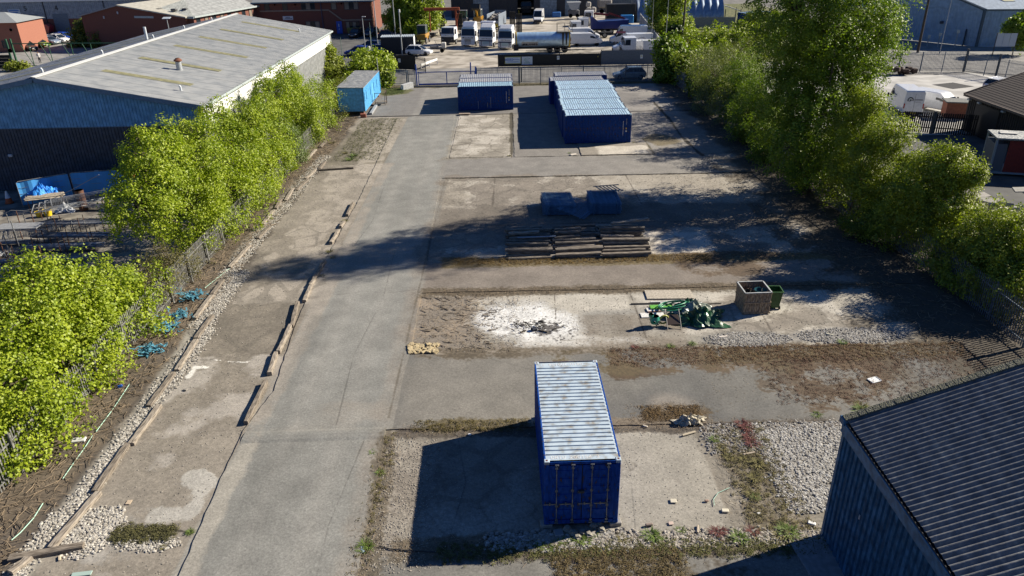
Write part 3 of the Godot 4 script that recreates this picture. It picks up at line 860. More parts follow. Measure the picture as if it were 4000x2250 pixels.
func text_on(parent: Node3D, called: String, words: String, height: float, m: Material, xf: Transform3D, fontname := "Droid Sans Mono", wt := 700) -> MeshInstance3D:
	var tm := TextMesh.new()
	var f := SystemFont.new()
	f.font_names = PackedStringArray([fontname])
	f.font_weight = wt
	tm.font = f
	tm.text = words
	tm.font_size = 32
	tm.pixel_size = height / 24.0
	tm.depth = 0.004
	tm.curve_step = 2.0
	var o := MeshInstance3D.new()
	o.mesh = tm
	o.material_override = m
	o.name = called
	parent.add_child(o, true)
	o.transform = xf
	return o

func container(at: Vector3, yaw: float, label: String, group: String, roof_m: Material, body_m: Material, doors := false, marks := 0) -> Node3D:
	if CM.is_empty(): container_meshes()
	var t := thing("shipping_container", label, "container", at, yaw, group)
	part(t, "roof_panel", CM.roof, roof_m)
	part(t, "frame", CM.frame, body_m)
	part(t, "side_wall", CM.side, body_m)
	part(t, "side_wall", CM.side, body_m, Vector3.ZERO, PI)
	part(t, "end_wall", CM.end, body_m, Vector3(-2.98, 0, 0))
	part(t, "floor_box", CM.core, plain("container plywood", 0.22, 0.16, 0.1, 0.9))
	for sx in [-1.0, 1.0]:
		for sz in [-1.0, 1.0]:
			for top in [0.0, 2.474]:
				var c := part(t, "corner_casting", CM.casting, roof_m if top > 0 else body_m, Vector3(sx * 2.941, top, sz * 1.139))
				if top > 0 and doors: part(c, "slot", CM.slot, mat("rust red", 0.13, 0.03, 0.018, 0.8))
	for s in [-1.0, 1.0]:
		var d := part(t, "door", CM.door, body_m, Vector3(2.975, 0.18, 0.0), 0.0 if s > 0 else 0.0)
		d.position.z = 0.005 if s > 0 else -1.08
		if doors:
			var steel := mat("galvanised steel", 0.30, 0.31, 0.32, 0.5, 0.5, 0.3)
			for k in [0.30, 0.82]:
				var zz: float = k if s > 0 else 1.075 - k
				var b := part(d, "locking_bar", CM.bar, steel, Vector3(0.075, 0, zz))
				part(b, "handle", CM.handle, steel, Vector3(0.01, 0.72, 0.0), 0.0 if s > 0 else 0.0)
	if doors:
		part(t, "lock_box", CM.lockbox, mat("lock box steel", 0.05, 0.055, 0.05, 0.6), Vector3(3.07, 1.40, 0.03))
	if marks > 0:
		var wm := plain("white marking", 0.62, 0.62, 0.60, 0.7)
		# small vertical data lines near one end of the long side that faces the road
		for q in [[2.28, 1.98, 1.25, 0.05], [2.58, 2.2, 0.55, 0.04]]:
			var mb := MB.new()
			var yy: float = q[1]
			while yy > q[1] - q[2]:
				var hh := R(0.05, 0.12)
				mb.box(Vector3(q[0] + R(-0.004, 0.004), yy - hh / 2, 1.222), Vector3(q[3] * R(0.5, 0.9), hh * 0.8, 0.004))
				yy -= hh
			stuffpart(t, "data_lettering", mb, wm)
		var mk := MB.new()
		mk.box(Vector3(2.56, 1.30, 1.222), Vector3(0.1, 0.14, 0.004))
		part(t, "yellow_label", mk, plain("yellow label", 0.5, 0.36, 0.06, 0.7))
		mk = MB.new()
		mk.tube([Vector3(2.56, 1.05, 1.219), Vector3(2.56, 1.05, 1.224)], [0.07], 10)
		part(t, "round_label", mk, wm)
	if marks > 1:
		var sc := MB.new()
		for q in [[-0.82, 1.0, 0.85], [0.2, 0.8, 0.5], [0.55, 1.4, 1.2]]:
			sc.box(Vector3(q[0], q[1] - q[2] / 2, 1.222), Vector3(0.035, q[2], 0.003))
		part(t, "scrape_marks", sc, plain("bare scrape", 0.22, 0.25, 0.3, 0.7))
	return t

func paintwork(key: String, r: float, g: float, b: float, seed_: int) -> StandardMaterial3D:
	# old paint: faded and darker panels, a few rust blooms
	var m := ramped(key, [[0.0, 0.10, 0.045, 0.025], [0.2, 0.07, 0.045, 0.04], [0.25, r, g * 0.75, b * 0.7], [0.5, r, g, b], [0.72, r * 1.5 + 0.006, g * 1.25, b * 1.12], [0.9, r + 0.03, g * 1.7, b * 1.2]], 0.6, 0.025, 0.35, seed_, 512, 6)
	m.uv1_scale = Vector3(0.5, 0.2, 0.5)   # runs down the walls
	m.metallic_specular = 0.25
	return m
func containers() -> void:
	var blue := paintwork("container blue", 0.004, 0.036, 0.18, 31)
	var roof_b := ramped("roof faded blue", [[0.15, 0.24, 0.27, 0.28], [0.35, 0.33, 0.46, 0.57], [0.7, 0.42, 0.57, 0.67]], 0.55, 0.02, 0.2, 32, 512, 6)
	var roof_n := ramped("roof pale blue", [[0.0, 0.25, 0.2, 0.15], [0.2, 0.30, 0.33, 0.34], [0.45, 0.38, 0.46, 0.53], [0.75, 0.43, 0.51, 0.57]], 0.55, 0.02, 0.4, 33, 256, 6)
	var roof_g := ramped("roof weathered grey", [[0.2, 0.17, 0.19, 0.23], [0.5, 0.24, 0.26, 0.30], [0.8, 0.33, 0.31, 0.29]], 0.65, 0.02, 0.5, 34, 256)
	# near container: doors towards the camera
	var cx := 0.912; var cz := 18.65; var yaw := 0.017
	var mid := W(cx + 1.219 * cos(yaw) - 3.029 * sin(yaw), cz + 1.219 * sin(yaw) + 3.029 * cos(yaw), 0.16)
	var nb := paintwork("near container blue", 0.003, 0.05, 0.25, 35)
	var t := container(mid, yaw - PI / 2, "dark blue shipping container with pale ribbed roof standing alone, doors closed", "", roof_n, nb, true)
	var wm := plain("white marking", 0.62, 0.62, 0.60, 0.7)
	# code lettering on both ends of the roof
	var b := Basis(Vector3(0, 0, -1), Vector3(-1, 0, 0), Vector3(0, 1, 0))
	text_on(t, "roof_code", "ORTU 200154 3", 0.15, wm, Transform3D(b, Vector3(2.80, 2.58, 0.22)))
	var b2 := Basis(Vector3(0, 0, 1), Vector3(1, 0, 0), Vector3(0, 1, 0))
	text_on(t, "roof_code", "ORTU 200154 3", 0.15, wm, Transform3D(b2, Vector3(-2.80, 2.58, 0.15)))
	for q in [[2.9, 1.15], [2.9, -1.15], [-2.9, 1.15], [-2.9, -1.15]]:
		var bl := MB.new()
		bl.cbox(Vector3.ZERO, Vector3(0.4, 0.15, 0.3), 0.02)
		one("concrete_block", bl, mat("packing concrete", 0.30, 0.28, 0.25), "rough packing block under a corner of the lone container", "block", mid + Vector3(q[1], -0.085, -q[0]).rotated(Vector3.UP, yaw), yaw + R(-0.1, 0.1), "packing blocks under the lone container")
	# the row of seven, the one set back to the left, and the last by the fence
	var g1 := "containers in the long row by the fence"
	var xs := [5.11, 5.02, 4.99, 5.09, 5.12, 5.22, 5.15]
	for i in 7:
		var z := 67.14 + i * 2.455
		var c := container(W(xs[i] + 3.029, z + 1.219, 0.08 + 0.012 * (i % 2)), 0.007, "blue container with pale blue ribbed roof in the row of seven" if i > 0 else "blue container with white data lines, front of the row of seven", g1, roof_b, blue, false, 1 if i == 0 else 0)
		c.rotation.y = 0.007 + [0.0, -0.004, 0.003, -0.003, 0.004, 0.0, -0.006][i]
	container(W(4.68 + 3.029, 84.4 + 1.219, 0.08), 0.012, "blue container with grey weathered roof, shifted sideways behind the row of seven", g1, roof_g, blue)
	container(W(5.38 + 3.029, 87.4 + 1.219, 0.08), 0.012, "blue container with grey weathered roof standing last before the palisade fence", g1, roof_g, blue)
	var g2 := "containers in the short row by the gate"
	container(W(-5.522 + 3.029, 81.87 + 1.26, 0.08), 0.013, "blue container with pale blue roof and scraped side, front of the row of three", g2, mat("roof bright blue", 0.33, 0.50, 0.62, 0.5, 0.0, 0.3, 0.6, 36), blue, false, 2)
	container(W(-5.55 + 3.029, 84.4 + 1.26, 0.08), 0.013, "blue container with grey roof, middle of the row of three", g2, roof_g, blue)
	container(W(-5.6 + 3.029, 87.1 + 1.26, 0.08), 0.013, "blue container with grey roof, rear of the row of three by the gate", g2, roof_g, blue)
	var pal := MB.new()
	pal.cbox(Vector3(0, 0.14, 0), Vector3(1.2, 0.05, 0.5), 0.01)
	pal.cbox(Vector3(-0.45, 0.06, 0), Vector3(0.15, 0.12, 0.45), 0.01)
	pal.cbox(Vector3(0.45, 0.06, 0), Vector3(0.15, 0.12, 0.45), 0.01)
	one("pallet_step", pal, mat("step wood", 0.30, 0.24, 0.18), "short wooden step lying in front of the row of three containers", "step", G(1815, 449, 0.03), 0.02)
# ---------------------------------------------------------------- the shed whose roof shows at the lower right
func near_shed() -> void:
	var t := thing("corrugated_shed", "slate blue clad shed with dark corrugated roof and mossy verge", "shed", W(9.95, 18.1))
	var clad := mat("slate blue cladding", 0.05, 0.14, 0.24, 0.7, 0.0, 0.3, 0.4, 41)
	clad.metallic_specular = 0.2
	var trim := mat("slate blue trim", 0.06, 0.16, 0.26, 0.6, 0.0, 0.25, 0.5, 42)
	var mb := MB.new()   # long wall under the eave, ribs upright; local x 0 is the wall face, z runs towards the camera
	mb.ribbed(Vector3(0, 0, 14.5), Vector3(0, 0, -14.5), Vector3(0, 4.05, 0), Vector3(-0.05, 0, 0), 0.25, 1.0, 0.55, 0.1)
	part(t, "wall_cladding", mb, clad)
	mb = MB.new()
	mb.box(Vector3(5.0, 2.1, 0.06), Vector3(9.9, 4.2, 0.1))
	mb.extrude([Vector2(0.05, 4.2), Vector2(9.95, 4.2), Vector2(9.95, 8.0), Vector2(0.05, 4.2)], 0.0, 0.12)
	part(t, "gable_wall", mb, clad)
	mb = MB.new()
	mb.cbox(Vector3(-0.06, 4.22, 7.2), Vector3(0.05, 0.36, 14.7), 0.01)
	mb.cbox(Vector3(-0.075, 4.43, 7.2), Vector3(0.08, 0.08, 14.7), 0.015)
	part(t, "eave_flashing", mb, trim)
	mb = MB.new()
	mb.cbox(Vector3(-0.03, 2.05, 0.03), Vector3(0.12, 4.1, 0.14), 0.01)
	part(t, "corner_flashing", mb, trim)
	# gutter: channel coloured black to stand in for the eave shadow gap
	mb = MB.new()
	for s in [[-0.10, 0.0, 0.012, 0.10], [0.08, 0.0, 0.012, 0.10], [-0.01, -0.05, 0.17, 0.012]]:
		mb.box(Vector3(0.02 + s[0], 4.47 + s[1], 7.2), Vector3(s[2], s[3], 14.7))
	part(t, "gutter", mb, mat("eave shadow black", 0.02, 0.022, 0.025, 0.7))
	# roof sheets: seven waves wide, three rows up the slope
	var slope := atan(0.393)
	var sh := MB.new()
	var n := 6; var seg := 6; var pitch := 0.175; var ln := 2.75
	for i in n * seg:
		var a := float(i) / seg; var b := float(i + 1) / seg
		var za := a * pitch; var zb := b * pitch
		var ya := 0.036 * cos(a * TAU); var yb := 0.036 * cos(b * TAU)
		var na := Vector3(0, 1, 0.036 * TAU / pitch * sin(a * TAU)).normalized(); var nb := Vector3(0, 1, 0.036 * TAU / pitch * sin(b * TAU)).normalized()
		sh.squad([Vector3(0, ya, za), Vector3(0, yb, zb), Vector3(ln, yb, zb), Vector3(ln, ya, za)], [na, nb, nb, na])
		sh.quad(Vector3(0, ya - 0.008, za), Vector3(0, yb - 0.008, zb), Vector3(0, yb, zb), Vector3(0, ya, za))
	var shm := sh.mesh()
	var roofs := []
	for i in 3:
		roofs.append(ramped("fibre cement %d" % i, [[0.2, 0.09, 0.095, 0.10], [0.5, 0.15, 0.158, 0.168], [0.72, 0.20, 0.205, 0.205], [0.86, 0.33, 0.33, 0.30]], 0.9, 0.03, 0.35 + 0.07 * i, 43 + i, 256, 6, 0.6, true))
	for r in 3:
		for c in 14:
			var o := part(t, "roof_sheet", shm, roofs[(c * 2 + r) % 3])
			o.basis = Basis(Vector3(0, 0, 1), slope + 0.004)
			var up := r * 2.6
			o.position = Vector3(-0.03 + up * cos(slope), 4.56 + up * sin(slope) + r * 0.012 + R(-0.004, 0.004), -0.12 + c * 1.05)
	# verge capping along the far edge, thick with moss
	mb = MB.new()
	rng.seed = 5
	for i in 40:
		var a := i * 0.2
		var w0 := 0.26
		var y0 := 4.6 + a * 0.393 + 0.045
		mb.cbox(Vector3(-0.03 + a, y0 + R(-0.006, 0.006), -0.02), Vector3(0.205, 0.05, w0 + R(-0.01, 0.01)), 0.012, 0.0, Basis(Vector3(0, 0, 1), slope))
	part(t, "verge_capping", mb, ramped("mossy capping", [[0.25, 0.06, 0.06, 0.055], [0.45, 0.16, 0.155, 0.13], [0.6, 0.12, 0.12, 0.05], [0.8, 0.25, 0.24, 0.2]], 0.95, 0.06, 0.8, 47, 256, 6, 2.0))
	mb = MB.new()
	mb.cbox(Vector3(-0.1, 4.50, -0.06), Vector3(0.14, 0.22, 0.3), 0.02)
	part(t, "verge_end", mb, trim)
	# blue door low in the wall
	mb = MB.new()
	mb.cbox(Vector3(-0.08, 0.98, 4.9), Vector3(0.045, 1.94, 0.72), 0.01)
	part(t, "door", mb, mat("door blue", 0.01, 0.05, 0.42, 0.4))
	mb = MB.new()
	mb.cbox(Vector3(-0.052, 2.45, 1.8), Vector3(0.02, 0.16, 0.06), 0.005)
	part(t, "wall_plate", mb, plain("pale plate", 0.3, 0.33, 0.36))
	# concrete ramp in its shade
	mb = MB.new()
	mb.cbox(Vector3(0, 0.02, 0), Vector3(1.15, 0.1, 2.2), 0.015)
	one("concrete_ramp", mb, mat("ramp concrete", 0.22, 0.22, 0.22), "flat concrete ramp slab lying beside the slate blue shed wall", "ramp", G(3195, 2200, 0.0) + Vector3(0.1, 0, 0.2), 0.12)

# ---------------------------------------------------------------- the large warehouse on the left
func left_warehouse() -> void:
	var t := thing("warehouse", "long warehouse with grey sheet roof, blue gable and olive rooflights", "warehouse", W(-35.125, 56.7))
	var half := 12.07; var he := 6.4; var hr := 8.65; var ln := 46.0
	var sl := (hr - he) / half
	var blue := mat("gable blue", 0.20, 0.42, 0.64, 0.7, 0.0, 0.15, 0.3, 51)
	blue.metallic_specular = 0.2
	var dark := mat("charcoal cladding", 0.045, 0.062, 0.09, 0.6, 0.0, 0.25, 0.3, 52)
	var mb := MB.new()   # gable, lower dark cladding
	mb.ribbed(Vector3(-half + 0.3, 0, 0), Vector3(2 * half - 0.6, 0, 0), Vector3(0, 4.88, 0), Vector3(0, 0, 0.04), 0.25, 1.0, 0.5, 0.1)
	part(t, "lower_cladding", mb, dark)
	mb = MB.new()
	var x := -half + 0.3   # upper blue cladding: upright ribs cut by the roof slope
	while x < half - 0.31:
		for q in [[0.0, 0.0, 0.025, 0.035], [0.025, 0.035, 0.16, 0.035], [0.16, 0.035, 0.185, 0.0], [0.185, 0.0, 0.25, 0.0]]:
			var a: float = x + q[0]; var b: float = x + q[2]
			mb.quad(Vector3(a, 4.88, 0.03 + q[1]), Vector3(a, hr - absf(a) * sl - 0.05, 0.03 + q[1]), Vector3(b, hr - absf(b) * sl - 0.05, 0.03 + q[3]), Vector3(b, 4.88, 0.03 + q[3]))
		x += 0.25
	part(t, "upper_cladding", mb, blue)
	mb = MB.new()
	mb.box(Vector3(0, 4.88, 0.05), Vector3(2 * half - 0.55, 0.06, 0.08))
	part(t, "drip_flashing", mb, mat("trim blue", 0.11, 0.21, 0.31, 0.5))
	# side walls
	mb = MB.new()
	mb.ribbed(Vector3(half - 0.3, 0, 0), Vector3(0, 0, -ln + 0.4), Vector3(0, 4.75, 0), Vector3(0.035, 0, 0), 0.25, 1.0, 0.5, 0.1)
	part(t, "side_cladding", mb, mat("side grey", 0.34, 0.35, 0.345, 0.6, 0.0, 0.2, 0.3, 53))
	mb = MB.new()
	mb.box(Vector3(half - 0.24, 5.45, -ln / 2), Vector3(0.1, 1.4, ln - 0.3))
	part(t, "white_fascia", mb, mat("white fascia", 0.78, 0.78, 0.77, 0.5, 0.0, 0.06))
	mb = MB.new()
	mb.ribbed(Vector3(-half + 0.3, 0, -ln + 0.4), Vector3(0, 0, ln - 0.4), Vector3(0, 6.2, 0), Vector3(-0.035, 0, 0), 0.25, 1.0, 0.5, 0.1)
	mb.box(Vector3(0, 3.1, -ln + 0.5), Vector3(2 * half - 0.7, 6.2, 0.1))
	mb.box(Vector3(0, 3.0, -ln / 2), Vector3(2 * half - 1.4, 5.9, ln - 1.4))
	part(t, "back_walls", mb, dark)
	# barge boards
	mb = MB.new()
	for s in [-1.0, 1.0]:
		var ang: float = -s * atan(sl)
		mb.cbox(Vector3(s * half / 2, (he + hr) / 2 - 0.16, 0.36), Vector3(half / cos(ang) + 0.1, 0.34, 0.14), 0.02, 0.0, Basis(Vector3(0, 0, 1), ang))
	part(t, "barge_board", mb, mat("trim blue", 0.11, 0.21, 0.31, 0.5))
	# roof sheets, each one metre wide and lapped over the next
	var sheet := MB.new()
	var rl := half / cos(atan(sl)) + 0.12
	for i in 4:
		var z := -i * 0.25
		for q in [[0.0, 0.0, 0.03, 0.03], [0.03, 0.03, 0.09, 0.03], [0.09, 0.03, 0.12, 0.0], [0.12, 0.0, 0.25, 0.0]]:
			sheet.quad(Vector3(0, q[1], z - q[0]), Vector3(0, q[3], z - q[2]), Vector3(rl, q[3], z - q[2]), Vector3(rl, q[1], z - q[0]))
	sheet.quad(Vector3(0, -0.05, 0), Vector3(0, 0, 0), Vector3(rl, 0, 0), Vector3(rl, -0.05, 0))
	var shm := sheet.mesh()
	var greys := []
	for i in 3:
		greys.append(ramped("roof grey %d" % i, [[0.22, 0.27, 0.285, 0.29], [0.5, 0.355, 0.365, 0.36], [0.78, 0.41, 0.415, 0.40]], 0.6, 0.008, 0.12 + 0.03 * i, 54 + i, 512, 6))
	var cap := MB.new()
	cap.box(Vector3(0, 0, 0), Vector3(7.05, 0.012, 0.86))
	var capm := cap.mesh()
	var olive := ramped("rooflight olive", [[0.3, 0.15, 0.145, 0.075], [0.7, 0.24, 0.225, 0.12]], 0.6, 0.02, 0.3, 58, 256)
	for s in [1.0, -1.0]:
		for i in 46:
			var o := part(t, "roof_sheet", shm, greys[(i * 7 + (3 if s > 0 else 0)) % 3])
			o.rotation = Vector3(0, 0, -atan(sl))
			o.position = Vector3(0, hr + 0.03 + 0.0, 0.42 - i * 1.005)
			if s < 0:
				o.rotation = Vector3(0, PI, -atan(sl))
				o.position.z -= 1.0
			o.position.y += 0.012 * (i % 2)
	for z in [61.8, 68.5, 76.2, 82.7, 89.3, 96.8]:
		for s in [1.0, -1.0]:
			var o := part(t, "rooflight", capm, olive)
			o.rotation.z = -s * atan(sl)
			o.position = Vector3(s * 5.93, hr + 0.085 - 5.93 * sl, -(z - 56.7))
	mb = MB.new()
	for s in [-1.0, 1.0]:
		mb.cbox(Vector3(s * 0.16, hr + 0.085, -22.6), Vector3(0.36, 0.03, ln + 0.2), 0.005, 0.0, Basis(Vector3(0, 0, 1), -s * 0.18))
	part(t, "ridge_cap", mb, mat("ridge pale", 0.60, 0.61, 0.59, 0.5, 0.0, 0.1))
	for s in [-1.0, 1.0]:   # gutters
		mb = MB.new()
		mb.cbox(Vector3(s * (half + 0.12), he - 0.12, -22.6), Vector3(0.24, 0.2, ln + 0.4), 0.04)
		part(t, "gutter", mb, mat("gutter grey", 0.42, 0.47, 0.47, 0.45, 0.0, 0.15))
	for z in [-0.6, -23.0, -45.2]:
		mb = MB.new()
		mb.tube([Vector3(half + 0.05, he - 0.2, z), Vector3(half - 0.12, he - 0.6, z), Vector3(half - 0.12, 0, z)], [0.055], 8)
		part(t, "downpipe", mb, mat("gutter grey", 0.42, 0.47, 0.47, 0.45))
	# flue with a rusty cowl and small ridge vents
	var fx := -28.44 + 35.125; var fy := hr - fx * sl
	mb = MB.new()
	mb.lathe([[0.0, -0.1], [0.24, -0.1], [0.24, 0.75], [0.0, 0.75]], 14, Vector3(fx, fy, -(66.34 - 56.7)))
	var fl := part(t, "flue", mb, mat("flue grey", 0.42, 0.45, 0.47, 0.5, 0.0, 0.3, 2.0))
	mb = MB.new()
	mb.lathe([[0.0, 0.78], [0.34, 0.80], [0.34, 0.9], [0.15, 1.05], [0.0, 1.08]], 14, Vector3(fx, fy, -(66.34 - 56.7)))
	part(fl, "cowl", mb, mat("rusty cowl", 0.26, 0.10, 0.055, 0.85, 0.0, 0.4, 2.0))
	var spots := [[-0.5, 58.6], [-0.5, 68.0], [-0.5, 78.5], [-0.5, 86.5], [-0.5, 95.0], [9.4, 59.48], [9.4, 96.8]]
	for q in spots:
		mb = MB.new()
		var yy: float = hr - absf(q[0]) * sl
		mb.tube([Vector3(q[0], yy - 0.05, -(q[1] - 56.7)), Vector3(q[0], yy + 0.34, -(q[1] - 56.7)), Vector3(q[0] - 0.08, yy + 0.45, -(q[1] - 56.7))], [0.09], 8)
		part(t, "vent_pipe", mb, mat("vent pale", 0.5, 0.54, 0.58, 0.5))
	mb = MB.new()   # taller stack on the far slope
	mb.tube([Vector3(-2.2, hr - 0.6, -24), Vector3(-2.2, hr + 0.9, -24)], [0.14], 10)
	part(t, "vent_stack", mb, mat("vent pale", 0.5, 0.54, 0.58, 0.5))
	# bulkhead lamps on the dark cladding
	for q in [[40, 608], [378, 670]]:
		var p := AZ(q[0], q[1], 56.62)
		mb = MB.new()
		mb.cbox(Vector3.ZERO, Vector3(0.35, 0.22, 0.16), 0.05)
		part(t, "wall_lamp", mb, plain("lamp pale", 0.45, 0.47, 0.5), p - t.position)
# ---------------------------------------------------------------- fences and the gate
func palisade(called: String, label: String, a: Vector3, b: Vector3, h: float, m: Material, group := "", pitch := 0.155, mesh_bg: Material = null, post_m: Material = null) -> Node3D:
	var t := thing(called, label, "fence", a, 0.0, group)
	var d := b - a
	d.y = 0
	var L := d.length()
	var f := d / L
	var side := Vector3.UP.cross(f)
	var mb := MB.new()
	var n := int(L / pitch)
	for i in n:
		var p := f * (i + 0.5) * pitch + side * 0.03
		var hh := h + R(-0.012, 0.012)
		var w := f * 0.033
		var lean := f * R(-0.012, 0.012)
		var q := side * 0.012
		mb.quad(p - w + Vector3.UP * 0.06, p - w + lean + Vector3.UP * (hh - 0.09), p + lean + q + Vector3.UP * (hh - 0.05), p + q + Vector3.UP * 0.06)
		mb.quad(p + q + Vector3.UP * 0.06, p + lean + q + Vector3.UP * (hh - 0.05), p + w + lean + Vector3.UP * (hh - 0.09), p + w + Vector3.UP * 0.06)
		mb.tri(p - w + lean + Vector3.UP * (hh - 0.09), p + lean + q + Vector3.UP * hh, p + lean + q + Vector3.UP * (hh - 0.05))
		mb.tri(p + lean + q + Vector3.UP * (hh - 0.05), p + lean + q + Vector3.UP * hh, p + w + lean + Vector3.UP * (hh - 0.09))
	stuffpart(t, "pale_row", mb, m)
	for y in [0.35, h - 0.42]:
		mb = MB.new()
		mb.bar(Vector3.UP * y, Vector3.UP * y + f * L, 0.04, 0.05)
		part(t, "rail", mb, m)
	var k := maxi(1, int(round(L / 2.75)))
	for i in k + 1:
		mb = MB.new()
		var p := f * (L * i / k) - side * 0.07
		mb.box(p + Vector3.UP * h * 0.49, Vector3(0.1, h * 0.98, 0.06), atan2(-f.z, f.x))
		part(t, "post", mb, post_m if post_m else m)
	if mesh_bg:
		mb = MB.new()
		mb.bar(Vector3.UP * (h * 0.48) + side * -0.12, Vector3.UP * (h * 0.48) + f * L - side * 0.12, 0.02, h * 0.9)
		part(t, "sheet_backing", mb, mesh_bg)
	return t

func gate_and_fences() -> void:
	var galv := mat("palisade grey", 0.17, 0.21, 0.25, 0.55, 0.35, 0.25)
	var blackp := mat("palisade black", 0.014, 0.016, 0.02, 0.6)
	var greyb := mat("palisade blue grey", 0.13, 0.17, 0.22, 0.55, 0.2, 0.25)
	var blue := mat("gate blue", 0.015, 0.075, 0.40, 0.45, 0.0, 0.2)
	# street fence of the yard
	palisade("palisade_fence", "grey palisade fence along the street right of the blue gate", W(-4.0, 97.1), W(20.5, 97.0), 2.25, galv)
	palisade("palisade_fence", "short grey palisade panel between shrub and blue gate", W(-15.4, 97.4), W(-12.9, 97.1), 2.2, galv)
	palisade("palisade_fence", "narrow grey palisade gate leaf beside the blue gate post", W(-12.75, 97.1), W(-11.85, 97.0), 1.95, galv)
	# sliding gate
	var t := thing("sliding_gate", "wide blue sliding gate of upright bars across the entrance", "gate", W(-11.45, 96.9))
	var L := 7.3
	var mb := MB.new()
	mb.cbox(Vector3(L / 2, 0.26, 0), Vector3(L, 0.2, 0.1), 0.015)
	part(t, "bottom_beam", mb, blue)
	mb = MB.new()
	mb.cbox(Vector3(L / 2, 1.76, 0), Vector3(L, 0.09, 0.08), 0.01)
	part(t, "top_beam", mb, blue)
	for x in [0.05, L * 0.5, L - 0.05]:
		mb = MB.new()
		mb.cbox(Vector3(x, 1.0, 0), Vector3(0.09, 1.5, 0.078), 0.01)
		part(t, "stile", mb, blue)
	mb = MB.new()
	for i in 62:
		mb.box(Vector3(0.14 + i * 0.115, 1.02, 0), Vector3(0.025, 1.42, 0.025))
		mb.box(Vector3(0.14 + i * 0.115, 1.86, 0.0), Vector3(0.03, 0.12, 0.03))
	stuffpart(t, "bar_row", mb, mat("gate bars", 0.17, 0.22, 0.33, 0.5, 0.2))
	mb = MB.new()
	mb.box(Vector3(L / 2 - 0.4, 0.06, 0.12), Vector3(L + 1.4, 0.06, 0.14))
	part(t, "track", mb, mat("track concrete", 0.42, 0.42, 0.42))
	for q in [[-11.65, 96.9, 2.75, "tall square blue gate post at the wicket side of the gate"], [-4.72, 97.05, 2.85, "tall blue guide post behind the sliding gate's closing end"], [-4.1, 96.9, 2.35, "shorter blue gate post where the street fence begins"]]:
		mb = MB.new()
		mb.cbox(Vector3(0, q[2] / 2, 0), Vector3(0.16, q[2], 0.16), 0.015)
		one("gate_post", mb, blue, q[3], "post", W(q[0], q[1]))
	# concrete block by the gate
	mb = MB.new()
	mb.extrude([Vector2(-0.8, 0), Vector2(0.8, 0), Vector2(0.8, 0.75), Vector2(-0.75, 0.6)], -0.3, 0.3)
	one("concrete_block", mb, mat("pale block", 0.50, 0.51, 0.51, 0.85), "pale concrete block lying at the foot of the grey wicket gate", "block", W(-12.75, 95.4), 0.75)
	# pale timber post pair on the street side
	mb = MB.new()
	mb.cbox(Vector3(-0.13, 1.0, 0), Vector3(0.2, 2.0, 0.15), 0.02)
	mb.cbox(Vector3(0.13, 0.98, 0), Vector3(0.2, 1.95, 0.15), 0.02)
	one("timber_bollard", mb, mat("weathered pale timber", 0.42, 0.38, 0.26), "pale double timber post standing behind the street fence", "post", W(1.62, 98.6))
	# lorry yard fence across the street
	palisade("palisade_fence", "black palisade fence with dark backing and signs across the street", W(-1.35, 110.9), W(13.4, 110.5), 1.8, blackp, "", 0.155, mat("black backing sheet", 0.008, 0.009, 0.01, 0.7))
	palisade("palisade_fence", "blue grey palisade fence continuing the black one towards the hedge", W(13.5, 110.5), W(22.6, 110.3), 2.2, greyb, "", 0.155, mat("grey backing sheet", 0.09, 0.115, 0.15, 0.6), blackp)
	palisade("palisade_fence", "black palisade fence with warning signs beside the dark cabin", W(-18.6, 111.5), W(-13.2, 109.4), 2.15, blackp, "", 0.155, mat("black backing sheet", 0.008, 0.009, 0.01, 0.7))
	palisade("palisade_fence", "open black gate leaf of tall pales at the lorry yard entrance", W(-13.1, 109.3), W(-11.4, 106.6), 2.1, blackp)
	# signs on it
	var board := func(px: float, py: float, z: float, w: float, h: float, m: Material, lab: String) -> Node3D:
		var p := AZ(px, py, z)
		var s := thing("notice_board", lab, "sign", p)
		var b := MB.new()
		b.cbox(Vector3(0, 0, 0), Vector3(w, h, 0.03), 0.005)
		part(s, "panel", b, m)
		return s
	var s: Node3D = board.call(1900 + 333 / 3.22, 160 + 243 / 3.22, 110.65, 2.3, 0.98, plain("sign yellow", 0.55, 0.52, 0.16), "wide white sign with yellow border on the black palisade fence")
	mb = MB.new()
	mb.box(Vector3(0, 0, 0.018), Vector3(2.15, 0.82, 0.006))
	var pan := part(s, "sign_face", mb, plain("sign pale", 0.55, 0.62, 0.66))
	text_on(pan, "lettering", "MIEED", 0.3, plain("sign blue", 0.02, 0.09, 0.4), Transform3D(Basis(), Vector3(-0.55, 0.08, 0.024)), "Droid Sans", 700)
	mb = MB.new()
	mb.box(Vector3(0.5, 0.1, 0.0225), Vector3(0.95, 0.06, 0.003))
	mb.box(Vector3(-0.05, -0.22, 0.0225), Vector3(1.7, 0.05, 0.003))
	mb.box(Vector3(-0.05, 0.32, 0.0225), Vector3(1.7, 0.04, 0.003))
	part(s, "small_print", mb, plain("sign blue", 0.02, 0.09, 0.4))
	s = board.call(1900 + 512 / 3.22, 160 + 248 / 3.22, 110.65, 1.55, 1.15, plain("sign white", 0.6, 0.64, 0.66), "squarish white sign with green outline emblem on the black fence")
	mb = MB.new()
	var pts := []
	for i in 15:
		var a := PI * 0.15 + i * PI * 1.55 / 14.0
		pts.append(Vector3(cos(a) * 0.42 + 0.05, sin(a) * 0.26 + 0.12, 0.02))
	mb.tube(pts, [0.022], 4)
	part(s, "emblem", mb, plain("sign green", 0.12, 0.35, 0.18))
	mb = MB.new()
	mb.box(Vector3(0, -0.32, 0.018), Vector3(0.9, 0.08, 0.004))
	mb.box(Vector3(-0.05, 0.1, 0.018), Vector3(0.5, 0.05, 0.004))
	part(s, "small_print", mb, plain("sign green", 0.12, 0.35, 0.18))
	mb = MB.new()
